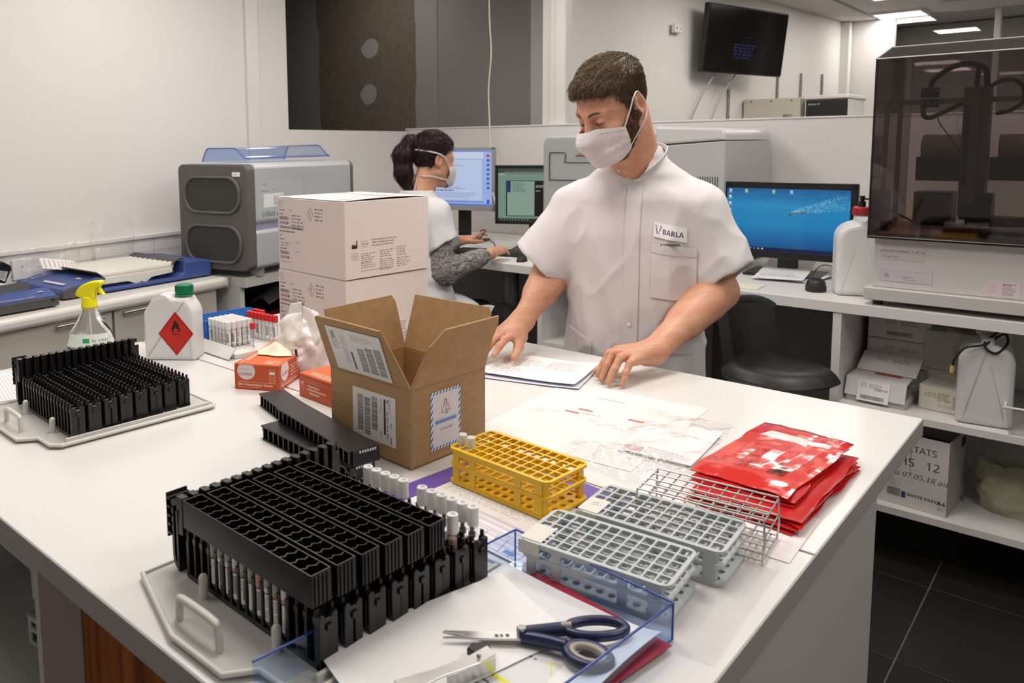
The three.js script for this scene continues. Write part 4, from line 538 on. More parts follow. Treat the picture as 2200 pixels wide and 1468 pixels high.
{
  const orange = std(new THREE.Color().setRGB(0.62, 0.135, 0.03), 0.4);
  const frontT = (w, h, k) => canv(w, h, (x) => {
    const u = h / 100;
    if (k == 0) { x.fillStyle = '#e3dadd'; x.beginPath(); x.arc(46 * u, 26 * u, 35 * u, 0, 7); x.fill(); x.fillStyle = '#cf5420'; x.fillRect(0, 0, w, 1 * u); txt(x, 'PROTECTS', 18 * u, 22 * u, 9 * u, '#a89', ''); txt(x, 'CLINIC', 18 * u, 44 * u, 15 * u, '#b33a2c', 'bold'); for (let q = 0; q < 5; q++) { x.strokeStyle = '#f0cdb8'; x.lineWidth = 1.2 * u; x.strokeRect(w - 34 * u, (14 + q * 10.5) * u, 20 * u, 10 * u); if (q == 1) { x.fillStyle = '#f3e6df'; x.fillRect(w - 34 * u, 24.5 * u, 20 * u, 10 * u); } } x.fillStyle = '#f3d9c8'; x.fillRect(12 * u, 70 * u, w - 26 * u, 1.2 * u); x.fillRect(12 * u, 90 * u, w * 0.5, 1.2 * u); txt(x, '100 # Examination Gloves', 12 * u, 85 * u, 11 * u, '#f6e6da', 'bold'); }
    else { x.strokeStyle = '#f0cdb8'; x.lineWidth = 1.4 * u; x.strokeRect(9 * u, 14 * u, 20 * u, 48 * u); txt(x, 'M', 11 * u, 42 * u, 17 * u, '#f6e6da', 'bold'); fine(x, 14 * u, 48 * u, 12 * u, 1, 5 * u, '#f0cdb8'); x.fillStyle = '#e2b8a2'; x.fillRect(52 * u, 40 * u, 70 * u, 8 * u); x.fillRect(52 * u, 54 * u, 110 * u, 8 * u); x.fillRect(62 * u, 70 * u, 60 * u, 8 * u); txt(x, '10', 34 * u, 66 * u, 10 * u, '#f0cdb8'); x.fillStyle = '#f3d9c8'; x.fillRect(34 * u, 16 * u, w, 1.2 * u); x.fillRect(34 * u, 26 * u, w, 1.2 * u); }
  }, '#c64e1c');
  const sideT = canv(512, 128, (x) => { x.fillStyle = '#e3dadd'; x.beginPath(); x.ellipse(66, 40, 46, 52, 0, 0, 7); x.fill(); txt(x, 'CLINIC', 30, 62, 24, '#b33a2c', 'bold'); fine(x, 130, 30, 160, 4, 16, '#e8b79c'); x.fillStyle = '#f3d9c8'; x.fillRect(16, 96, 480, 2); txt(x, '100 # Examination Gloves', 20, 116, 16, '#f6e6da', 'bold'); }, '#b8431a');
  const topT = (k) => canv(256, 512, (x) => { x.strokeStyle = '#f0cdb8'; x.lineWidth = 3; if (k == 0) { x.fillStyle = '#f3d9c8'; x.fillRect(22, 30, 5, 460); x.fillRect(36, 200, 9, 250); x.strokeRect(160, 440, 70, 46); fine(x, 170, 452, 50, 2, 18, '#f6e6da'); } else { x.save(); x.translate(250, 40); x.rotate(Math.PI / 2); x.fillStyle = '#f3d9c8'; x.fillRect(0, 196, 470, 5); txt(x, '10 # Examination Gloves', 10, 228, 22, '#f6e6da', 'bold'); x.restore(); } }, '#d4622a');
  const mk = (label, pos, th, w, d, h, k, swap) => { const t = thing('glove_box', label, 'box', pos, th); part(t, 'carton', bb(0, w, 0, h, -d, 0, 0.0015), orange); part(t, 'front_panel', bx(w - 0.002, h - 0.002, 0.0007, w / 2, h / 2, 0.0003), std(0xffffff, 0.4, { map: frontT(k ? 512 : 360, k ? 130 : 210, k) })); part(t, 'side_panel', rot(bx(d - 0.002, h - 0.002, 0.0007), 0, Math.PI / 2).translate(w + 0.0003, h / 2, -d / 2), std(0xffffff, 0.4, { map: sideT })); const tg = rot(bx(k ? d - 0.002 : w - 0.002, k ? w - 0.002 : d - 0.002, 0.0007), -Math.PI / 2, k ? Math.PI / 2 : 0); part(t, 'top_panel', tg.translate(w / 2, h + 0.0003, -d / 2), std(0xffffff, 0.4, { map: topT(k) })); return t; };
  const a = mk('orange glove box with white circle on its front, a pale glove pulled out', [-1.5265, 0.9003, -1.026], R(28), 0.112, 0.245, 0.06, 0);
  part(a, 'dispensing_slot', [bb(0.03, 0.09, 0.0603, 0.0609, -0.2, -0.12)], MT.blackMatt);
  const glv = solo('latex_glove', 'cream latex glove sticking out of the orange box', 'glove', grid((u, v) => { const x = 0.02 + u * 0.07, z = -0.205 + v * 0.135; const b = Math.sin(Math.PI * clamp(v, 0.02, 0.98)) * Math.sin(Math.PI * clamp(u * 0.9 + 0.05, 0, 1)) * (0.8 + 0.7 * Math.sin(v * 9 + 1)); return [x + 0.01 * noise(u * 4, v * 4, 3) + (v > 0.7 ? (v - 0.7) * 0.06 * (u - 0.2) : 0), 0.0625 + 0.016 * b + 0.006 * b * noise(u * 5, v * 7, 1), z + 0.012 * noise(u * 3, v * 2, 8)]; }, 22, 26, 0.0015), std(new THREE.Color().setRGB(0.78, 0.72, 0.56), 0.5), [-1.5265, 0.9003, -1.026], R(28));
  const b = mk('orange glove box with letter M, half hidden behind the cardboard box', [-1.371, 0.9003, -1.092], R(-4), 0.24, 0.115, 0.053, 1);
  part(b, 'dispensing_slot', [new THREE.CylinderGeometry(0.022, 0.022, 0.0008, 24).scale(1.6, 1, 0.8).translate(0.12, 0.0538, -0.055)], MT.blackMatt);
  const bag = thing('plastic_bag', 'crumpled whitish plastic bag between the glove boxes and white cartons', 'bag', [-1.49, 0.9005, -1.225], R(20));
  part(bag, 'film', grid((u, v) => { const a = u * 6.2832, c = Math.cos(a), s = Math.sin(a); const k = 1 + 0.34 * noise(c * 1.8, s * 1.8, v * 3.2) + 0.22 * noise(c * 4, s * 4, v * 7 + 3) + 0.1 * noise(c * 9, s * 9, v * 15); const e = (0.1 + 0.9 * Math.pow(Math.sin(Math.PI * clamp(v * 0.86 + 0.1, 0, 1)), 0.6)) * (v > 0.97 ? 0.1 : 1); return [c * 0.07 * k * e - 0.02 * v, v * 0.155 * (1 + 0.2 * noise(c * 2, s * 2, 5)), s * 0.05 * k * e]; }, 60, 40), phys(new THREE.Color().setRGB(0.95, 0.93, 0.91), 0.22, { transmission: 0.35, thickness: 0, side: THREE.DoubleSide }));
  const st = part(bag, 'black_mark', bx(0.006, 0.018, 0.0006), MT.blackMatt); st.position.set(-0.006, 0.064, 0.058); st.rotation.set(-0.3, 0, 0.25);
}
// ---------------------------------------------------------------- papers, folders and film on the island
const sheetG = (w, d, curl = 0, y = 0, sd = 0) => grid((u, v) => [(u - 0.5) * w, y + curl * Math.pow(Math.abs(u - 0.5) * 2, 3) * (u > 0.5 ? 1 : 0.4) + 0.0012 * noise(u * 3 + sd, v * 3, 2) + curl * 0.6 * Math.pow(v, 4), (v - 0.5) * d], 14, 14, 0.0006);
{
  const formT = canv(512, 360, (x) => { x.strokeStyle = '#b9b4b6'; for (let k = 0; k < 11; k++) { x.beginPath(); x.moveTo(30, 40 + k * 11); x.lineTo(260, 40 + k * 11); x.stroke(); } fine(x, 40, 44, 200, 9, 11, '#b8b2b5'); fine(x, 40, 190, 300, 5, 22, '#c6c2c4'); x.fillStyle = '#e3e2e3'; x.fillRect(270, 170, 220, 150); fine(x, 280, 180, 200, 9, 15, '#bdb9bb'); }, '#f4f3f2');
  const fm = std(0xffffff, 0.7, { map: formT }), blueP = std(new THREE.Color().setRGB(0.6, 0.61, 0.72), 0.7);
  const s1 = solo('paper_sheet', 'lower blue-white sheet of the papers under the man\'s hands', 'paper', sheetG(0.26, 0.2, 0.002, 0.001, 3), blueP, [-1.065, 0.9008, -1.588], R(16));
  const s2 = solo('paper_sheet', 'printed form on top of the papers under the man\'s hands', 'paper', sheetG(0.25, 0.2, 0.004, 0.004, 1), fm, [-1.07, 0.9025, -1.602], R(13));
  const lt = canv(512, 384, (x) => { x.strokeStyle = '#a9a6b8'; x.lineWidth = 2; for (let k = 0; k < 22; k++) { x.beginPath(); x.moveTo(10, 20 + k * 16); x.lineTo(500, 20 + k * 16); x.stroke(); } }, '#e9e8ea');
  solo('paper_sheet', 'sheet with printed table lines at the left picture edge of the island', 'paper', bx(0.26, 0.0008, 0.17), std(0xffffff, 0.7, { map: lt }), [-1.952, 0.9008, -0.729], R(-12));
  const rt = canv(640, 640, (x) => { x.fillStyle = '#c4574f'; x.fillRect(214, 250, 62, 13); x.fillRect(180, 292, 62, 13); x.fillRect(430, 250, 62, 13); txt(x, 'VBIS-1', 250, 296, 26, '#777', ''); txt(x, 'V..', 500, 298, 22, '#777'); x.fillStyle = '#a9abc9'; x.fillRect(220, 110, 120, 6); fine(x, 230, 112, 100, 1, 8, '#888ab5'); fine(x, 390, 130, 60, 1, 9, '#bbb'); [[70, 320], [130, 312], [60, 350], [300, 330], [380, 330], [470, 330], [420, 352], [350, 352]].forEach(([a, b]) => fine(x, a, b, 56, 2, 10, '#b5b2b3')); x.strokeStyle = '#c9c5c4'; x.beginPath(); x.moveTo(240, 322); x.lineTo(560, 318); x.stroke(); }, '#e6e3df');
  solo('paper_sheet', 'white printed page with small red bars between the man and the racks', 'paper', bx(0.33, 0.0007, 0.4), std(0xffffff, 0.6, { map: rt }), [-0.79, 0.9007, -1.385], R(4));
  const pur = solo('purple_folder', 'purple plastic folder lying under the yellow and grey racks', 'folder', bx(0.29, 0.0016, 0.27, 0, 0.0008, 0), std(new THREE.Color().setRGB(0.14, 0.075, 0.36), 0.4), [-0.712, 0.9003, -0.975], R(-6));
  const wt = canv(512, 512, (x) => { for (let k = 0; k < 5; k++) { x.fillStyle = '#d8cbd8'; x.fillRect(20, 300 + k * 36, 470, 16); } x.strokeStyle = '#8d8ec4'; x.lineWidth = 3; for (let k = 0; k < 5; k++) { x.beginPath(); x.moveTo(280 + k * 40, 400); x.lineTo(300 + k * 40, 500); x.stroke(); } x.strokeRect(270, 396, 220, 100); fine(x, 20, 60, 440, 12, 17, '#cfc8c8'); x.fillStyle = '#6d9ed0'; x.fillRect(430, 460, 40, 26); }, '#ece9e8');
  solo('paper_sheet', 'white page with pale coloured lines lying on the purple folder', 'paper', bx(0.25, 0.0008, 0.19), std(0xffffff, 0.6, { map: wt }), [-0.692, 0.9026, -0.925], R(-5));
  const gt = canv(384, 384, (x) => { x.strokeStyle = '#c3b9bb'; for (let k = 0; k < 8; k++) { x.strokeRect(30 + (k % 2) * 160, 30 + Math.floor(k / 2) * 80, 150, 70); } fine(x, 40, 40, 280, 16, 19, '#cfc6c8'); }, '#e9e3e4');
  solo('paper_sheet', 'printed page under the wire rack at the right edge of the island', 'paper', bx(0.25, 0.0008, 0.16), std(0xffffff, 0.6, { map: gt }), [-0.44, 0.9008, -1.14], R(2));
  solo('plastic_sleeve', 'clear plastic sleeve under the two light grey racks', 'sleeve', [grid((u, v) => [(u - 0.5) * 0.26, 0.0012 + 0.0006 * noise(u * 6, v * 6, 1), (v - 0.5) * 0.24], 10, 10, 0.0006)], phys(0xffffff, 0.1, { transmission: 0.9, thickness: 0 }), [-0.44, 0.9008, -0.905], R(3));
  // clear specimen bag with a slip inside and crumpled film
  const sb = thing('specimen_bag', 'flat clear specimen bag with a white slip inside, left of the red bags', 'bag', [-0.617, 0.9012, -1.36], R(6));
  const st = canv(320, 400, (x) => { x.fillStyle = '#c9827c'; x.fillRect(20, 14, 80, 44); fine(x, 110, 18, 180, 5, 12, '#9a9797'); x.fillStyle = '#d7d5d5'; x.fillRect(110, 30, 190, 34); }, '#eceaea');
  part(sb, 'white_slip', grid((u, v) => [(u - 0.5) * 0.135, 0.004 + 0.004 * Math.sin(u * 3 + 1) * Math.sin(v * 3), (v - 0.5) * 0.2 - 0.01], 10, 10, 0.0006), std(0xffffff, 0.6, { map: st }));
  const film = (y, sd) => grid((u, v) => [(u - 0.5) * 0.165, y + 0.005 * Math.sin(u * 3.14) * Math.sin(v * 3.14) + 0.0035 * noise(u * 6 + sd, v * 8, 2) + 0.002 * noise(u * 15, v * 17, sd), (v - 0.5) * 0.27], 30, 40, 0.0003);
  part(sb, 'film', [film(0.01, 4)], filmM);
  const cf = thing('plastic_film', 'crumpled clear plastic film in front of the specimen bag', 'plastic film', [-0.645, 0.9012, -1.215], R(8));
  part(cf, 'film', grid((u, v) => { const e = Math.sin(Math.PI * u) * Math.sin(Math.PI * v); const n = noise(u * 7, v * 6, 1) + 0.7 * noise(u * 15, v * 12, 3) + 0.4 * noise(u * 30, v * 24, 5); return [(u - 0.5) * 0.2 + 0.012 * noise(u * 5, v * 5, 9), 0.004 + e * (0.016 + 0.016 * n), (v - 0.5) * 0.12 + 0.012 * noise(u * 5, v * 5, 12)]; }, 64, 44), phys(0xffffff, 0.14, { transmission: 0.88, thickness: 0, side: THREE.DoubleSide }));
}
{ // pile of red biohazard bags
  const redM = phys(new THREE.Color().setRGB(0.72, 0.02, 0.02), 0.16, { transmission: 0.22, thickness: 0, clearcoat: 0.6, clearcoatRoughness: 0.08, side: THREE.DoubleSide });
  const tex = canv(512, 640, (x) => {
    x.fillStyle = '#f2b9b2'; x.globalAlpha = 0.25; x.fillRect(0, 90, 512, 400); x.globalAlpha = 1;
    x.fillStyle = '#8e2a14'; x.fillRect(330, 130, 84, 84); x.save(); x.translate(372, 172); x.strokeStyle = '#3a0f08'; x.lineWidth = 7; for (let k = 0; k < 3; k++) { x.rotate(2.094); x.beginPath(); x.arc(0, -17, 14, -0.6, 3.75); x.stroke(); } x.beginPath(); x.arc(0, 0, 12, 0, 7); x.stroke(); x.restore();
    fine(x, 160, 120, 150, 6, 14, '#7c1512'); txt(x, 'DANGER BIOLOGIQUE', 130, 250, 26, '#7c1512', 'bold'); fine(x, 150, 300, 120, 2, 12, '#8d1c18'); fine(x, 20, 120, 90, 3, 14, '#7c1512');
    x.fillStyle = '#f0e9e6'; x.beginPath(); x.moveTo(70, 470); x.lineTo(330, 470); x.lineTo(330, 500); x.lineTo(440, 505); x.lineTo(440, 545); x.lineTo(110, 540); x.closePath(); x.fill(); x.fillStyle = '#5b0f0d'; x.fillRect(0, 624, 512, 10);
  }, '#d8241f');
  const redT = phys(0xffffff, 0.14, { map: tex, clearcoat: 0.7, clearcoatRoughness: 0.06, side: THREE.DoubleSide });
  const bag = (w, d, sd, amp) => grid((u, v) => { const e = Math.pow(Math.sin(Math.PI * clamp(u, 0.02, 0.98)) * Math.sin(Math.PI * clamp(v, 0.02, 0.98)), 0.35); const n = noise(u * 3 + sd, v * 4, 1) + 0.6 * noise(u * 8 + sd, v * 6, 3) + 0.35 * noise(u * 17, v * 21, sd); return [(u - 0.5) * w + 0.004 * noise(v * 6, sd, 2), 0.0065 * e + amp * n * (0.4 + 0.6 * e), (v - 0.5) * d + 0.004 * noise(u * 6, sd, 5)]; }, 40, 46, 0.0012);
  const N = 7;
  for (let k = 0; k < N; k++) {
    const y = 0.9015 + k * 0.0048, low = k < 4; const cx = low ? -0.408 : -0.424, cz = low ? -1.3 - k * 0.004 : -1.335 - (k - 4) * 0.006;
    const lb = k == N - 1 ? 'topmost red biohazard bag of the pile, printed and shiny' : k == 0 ? 'lowest red biohazard bag of the pile, lying on the table' : ORD[k] + ' red biohazard bag from the bottom of the pile';
    solo('biohazard_bag', lb, 'bag', bag(low ? 0.165 : 0.155, low ? 0.31 : 0.3, k * 3.1, k == N - 1 ? 0.0022 : 0.0009), k == N - 1 ? redT : redM, [cx, y, cz], R(low ? -2 + k : 4 - k * 0.8 + (k == 6 ? -3 : 0)), 'red biohazard bags');
  }
}
{ // blue transparent letter tray with its contents
  const blueM = phys(new THREE.Color().setRGB(0.8, 0.87, 0.98), 0.05, { transmission: 1, thickness: 0, ior: 1.45 }), blueE = phys(new THREE.Color().setRGB(0.04, 0.11, 0.5), 0.15, { transmission: 0.4, thickness: 0 });
  const t = thing('letter_tray', 'transparent blue plastic letter tray in the foreground holding papers and scissors', 'tray', [-0.588, 0.9012, -0.828], R(-5.5)); const w = 0.233, d = 0.4, h = 0.045;
  part(t, 'tray_floor', bb(0, w, 0, 0.002, 0, d), blueM);
  part(t, 'back_wall', bb(0, w, 0.002, h, 0, 0.002), blueM); part(t, 'side_wall', bb(0, 0.002, 0.002, h, 0.002, d), blueM); part(t, 'side_wall', bb(w - 0.002, w, 0.002, h, 0.002, d), blueM);
  part(t, 'rim', [rod([0, h, 0], [w, h, 0], 0.0014), rod([0, h, 0], [0, h, d], 0.0014), rod([w, h, 0], [w, h, d], 0.0014), rod([w, 0.002, 0.001], [w, h, 0.001], 0.0014), rod([0, 0.002, 0.001], [0, h, 0.001], 0.0012), rod([w, 0.001, 0], [w, 0.001, d], 0.0012)], blueE);
  const redF = std(new THREE.Color().setRGB(0.42, 0.025, 0.05), 0.4);
  solo('red_folder', 'dark red card folder under the papers in the blue letter tray', 'folder', grid((u, v) => [(u - 0.5) * 0.2, 0.002 + 0.001 * noise(u * 3, v * 3, 4), (v - 0.5) * 0.28], 8, 10, 0.0014), redF, [-0.47, 0.9035, -0.665], R(-9));
  const pT = canv(640, 900, (x) => {
    fine(x, 250, 70, 120, 2, 12, '#8a8a90'); fine(x, 210, 150, 40, 6, 22, '#555'); fine(x, 270, 150, 330, 3, 24, '#666'); fine(x, 270, 230, 220, 2, 24, '#666'); fine(x, 250, 285, 360, 1, 20, '#666');
    x.fillStyle = '#dfe23a'; x.fillRect(150, 320, 420, 20); x.fillRect(150, 340, 150, 16); fine(x, 160, 326, 390, 1, 14, '#77772a'); fine(x, 180, 380, 240, 2, 22, '#777'); fine(x, 120, 424, 60, 2, 18, '#444'); fine(x, 130, 440, 190, 2, 22, '#555'); fine(x, 60, 470, 90, 6, 16, '#888'); fine(x, 160, 490, 330, 1, 18, '#777'); x.strokeStyle = '#d9d84a'; x.lineWidth = 4; x.beginPath(); x.moveTo(520, 520); x.lineTo(570, 450); x.lineTo(600, 540); x.lineTo(500, 500); x.stroke();
    x.fillStyle = '#e7a9ab'; for (let k = 0; k < 9; k++) x.fillRect(rr(60, 560), rr(640, 800), rr(8, 22), 3);
  }, '#dcdde0');
  const s1 = solo('paper_sheet', 'printed page with a yellow highlighted line in the blue letter tray', 'paper', grid((u, v) => [(u - 0.5) * 0.19, 0.0015 + 0.006 * Math.pow(1 - u, 3), (v - 0.5) * 0.28], 12, 12, 0.0005), std(0xffffff, 0.65, { map: pT }), [-0.492, 0.9062, -0.655], R(-2));
  solo('paper_sheet', 'blank white envelope at the left inside the blue letter tray', 'paper', grid((u, v) => [(u - 0.5) * 0.13, 0.001 + 0.012 * Math.pow(1 - u, 2), (v - 0.5) * 0.26], 10, 8, 0.0005), MT.paper, [-0.532, 0.909, -0.62], R(-14));
  solo('paper_sheet', 'curled white sheet along the right wall inside the blue letter tray', 'paper', grid((u, v) => [(u - 0.5) * 0.05 + 0.012 * v * v, 0.002 + 0.009 * u * u, (v - 0.5) * 0.15], 8, 10, 0.0005), MT.paper, [-0.395, 0.9075, -0.715], R(-7));
  // scissors
  const navy = std(new THREE.Color().setRGB(0.012, 0.017, 0.075), 0.35), taupe = std(new THREE.Color().setRGB(0.36, 0.33, 0.28), 0.5);
  const sc = thing('scissors', 'navy handled scissors with steel blades on the papers', 'scissors', [-0.473, 0.9135, -0.678], R(42));
  const bl = (sgn) => { const s = shapeOf([[0.012, -0.008 * sgn], [0.012, 0.005 * sgn], [-0.04, 0.0045 * sgn], [-0.088, 0.0005 * sgn], [-0.086, -0.001 * sgn], [-0.03, -0.006 * sgn]]); return ext(s, 0.0022, 0.0004, 1).rotateX(-Math.PI / 2); };
  const b1 = part(sc, 'blade', bl(1).translate(0, 0.004, 0), MT.steel); const b2 = part(sc, 'blade', bl(-1).translate(0, 0.0015, 0), MT.steel); b2.rotation.y = R(-8); b1.rotation.y = R(2);
  part(b1, 'engraving', [bb(-0.03, -0.026, 0.0062, 0.0064, -0.002, 0.003), bb(-0.024, -0.021, 0.0062, 0.0064, -0.002, 0.003), bb(-0.018, -0.014, 0.0062, 0.0064, -0.002, 0.003)], std(0x55524e, 0.6));
  const loop = (c, a, b, ry, m, r) => { const pts = []; for (let k = 0; k < 20; k++) { const t = k / 20 * 6.283; pts.push([c[0] + a * Math.cos(t) * Math.cos(ry) - b * Math.sin(t) * Math.sin(ry), c[1], c[2] + a * Math.cos(t) * Math.sin(ry) + b * Math.sin(t) * Math.cos(ry)]); } return tube(pts, r, 48, 10, true); };
  const h1 = part(sc, 'handle', [loop([0.084, 0.008, -0.008], 0.033, 0.015, -0.05, navy, 0.0056), tube([[-0.004, 0.0075, 0], [0.02, 0.008, -0.003], [0.05, 0.008, -0.008]], 0.0075, 12, 10)], navy);
  const h2 = part(sc, 'handle', [loop([0.066, 0.006, 0.036], 0.023, 0.017, 0.6, navy, 0.0058), tube([[0.0, 0.005, 0.002], [0.02, 0.006, 0.009], [0.045, 0.006, 0.02]], 0.007, 12, 10)], navy);
  part(h2, 'soft_inner_ring', loop([0.066, 0.0075, 0.036], 0.0185, 0.0125, 0.6, taupe, 0.004), taupe); part(h1, 'soft_pad', tube([[0.045, 0.0115, -0.007], [0.056, 0.0125, -0.006]], 0.0045, 6, 8), taupe);
  part(sc, 'pivot_screw', cyl(0.0052, 0.0048, 0.0155, 0, 0, 0, 20), std(new THREE.Color().setRGB(0.42, 0.4, 0.38), 0.4, { metalness: 0.5 }));
  // metal staple remover / clipper tool
  const cl = thing('staple_remover', 'metal lever tool with black grip lying on the papers in front of the scissors', 'tool', [-0.475, 0.917, -0.612], R(-108));
  part(cl, 'steel_arm', ext(shapeOf([[-0.012, -0.011], [0.012, -0.007], [0.055, -0.007], [0.1, -0.012], [0.1, 0.012], [0.055, 0.007], [0.01, 0.009], [-0.012, 0.006]]), 0.0025, 0.0006, 1).rotateX(-Math.PI / 2).translate(0, 0.01, 0), MT.steel);
  part(cl, 'steel_side', bb(-0.01, 0.05, -0.004, 0.011, -0.0085, -0.0068, 0.0006), MT.steel); part(cl, 'rivet', cyl(0.0028, 0.0024, 0.0045, 0.006, 0.0115, 0, 14), MT.steel);
  part(cl, 'black_grip', ext(shapeOf([[-0.016, -0.006], [-0.002, -0.006], [0.004, -0.026], [-0.006, -0.03], [-0.02, -0.018]]), 0.01, 0.002, 2).rotateX(-Math.PI / 2).translate(0, -0.003, 0), MT.rubber);
  const ky = thing('paper_clip', 'small steel clip at the bottom picture edge on the papers in the letter tray', 'clip', [-0.418, 0.9105, -0.6], R(70));
  part(ky, 'wire', tube([[0, 0, 0], [0.03, 0, 0], [0.034, 0, 0.004], [0.03, 0, 0.008], [0.006, 0, 0.008], [0.002, 0, 0.0045], [0.006, 0, 0.002], [0.024, 0, 0.002]], 0.0009, 40, 6), MT.steel);
}
// ---------------------------------------------------------------- long desk before the partition and what stands on it
{
  const d = thing('long_desk', 'long white desk along the partition carrying monitors and machines', 'desk');
  part(d, 'desk_top', bb(-3.5, 1.5, 0.862, 0.9, -3.99, -2.985, 0.0015), MT.laminMatt);
  for (const x of [-2.235, -1.07]) part(d, 'steel_leg', [cyl(0.04, 0.04, 0.86, x, 0, -3.1, 24), cyl(0.06, 0.06, 0.012, x, 0, -3.1, 24)], MT.darkMetal, 'round black steel leg');
  part(d, 'modesty_panel', bb(-3.4, -0.75, 0.0, 0.86, -3.95, -3.93), MT.laminGrey);
  const hole = (p, x, z) => part(p, 'shelf_pin_hole', Array.from({ length: 9 }, (_, k) => rot(cyl(0.003, 0.003, 0.0006, 0, 0, 0, 8), 0, 0, -Math.PI / 2).translate(x, 0.2 + k * 0.075, z)), MT.blackMatt);
  const u1 = thing('shelf_unit', 'open white shelf unit under the right end of the desk, full of boxes', 'shelf unit');
  const sp = part(u1, 'side_panel', bb(-0.768, -0.74, 0, 0.862, -3.6, -2.99, 0.001), MT.laminMatt); hole(sp, -0.7397, -3.06); hole(sp, -0.7397, -3.5);
  part(u1, 'side_panel', bb(0.6, 0.63, 0, 0.862, -3.6, -2.99), MT.laminMatt);
  part(u1, 'back_panel', bb(-0.74, 0.6, 0.18, 0.862, -3.6, -3.585), MT.laminMatt);
  part(u1, 'shelf', bb(-0.74, 0.6, 0.515, 0.54, -3.585, -2.992, 0.001), MT.laminMatt); part(u1, 'shelf', bb(-0.74, 0.6, 0.183, 0.208, -3.585, -2.992, 0.001), MT.laminMatt);
  const u2 = thing('shelf_unit', 'white shelf unit seen between the man\'s arm and coat under the desk', 'shelf unit');
  const s2 = part(u2, 'side_panel', bb(-2.01, -1.985, 0, 0.862, -3.7, -2.995, 0.001), MT.laminMatt); hole(s2, -1.9847, -3.08);
  part(u2, 'side_panel', bb(-1.5, -1.475, 0, 0.862, -3.7, -2.995), MT.laminMatt); part(u2, 'back_panel', bb(-1.985, -1.5, 0, 0.862, -3.7, -3.685), MT.laminMatt); part(u2, 'shelf', bb(-1.985, -1.5, 0.53, 0.555, -3.685, -3.0), MT.laminMatt);
}
function monitor(label, pos, turn, w, h, bez, frameM, tex, glow, o = {}) {
  const t = thing('monitor', label, 'monitor', pos, turn); const y0 = o.y0 ?? 0.09;
  part(t, 'housing', [bb(-w / 2, w / 2, y0, y0 + h, -0.03, 0.0, 0.006), bb(-w * 0.3, w * 0.3, y0 + h * 0.2, y0 + h * 0.8, -0.06, -0.028, 0.012)], frameM);
  const b2 = o.bot ?? bez;
  part(t, 'bezel', [bb(-w / 2, w / 2, y0 + h - bez, y0 + h, -0.002, 0.004, 0.002), bb(-w / 2, w / 2, y0, y0 + b2, -0.002, 0.004, 0.002), bb(-w / 2, -w / 2 + bez, y0, y0 + h, -0.002, 0.004, 0.002), bb(w / 2 - bez, w / 2, y0, y0 + h, -0.002, 0.004, 0.002)], frameM);
  const sw = w - 2 * bez, sh = h - bez - b2; const g = new THREE.PlaneGeometry(sw, sh); g.translate(0, y0 + b2 + sh / 2, 0.0012);
  part(t, 'screen', g, std(0x050505, 0.25, { emissive: 0xffffff, emissiveMap: tex, emissiveIntensity: glow }));
  part(t, 'stand', [bb(-0.04, 0.04, 0.008, y0 + h * 0.4, -0.075, -0.055, 0.006), bb(-w * 0.28, w * 0.28, 0, 0.012, -0.15, 0.06, 0.005)], o.standM || frameM);
  return t;
}
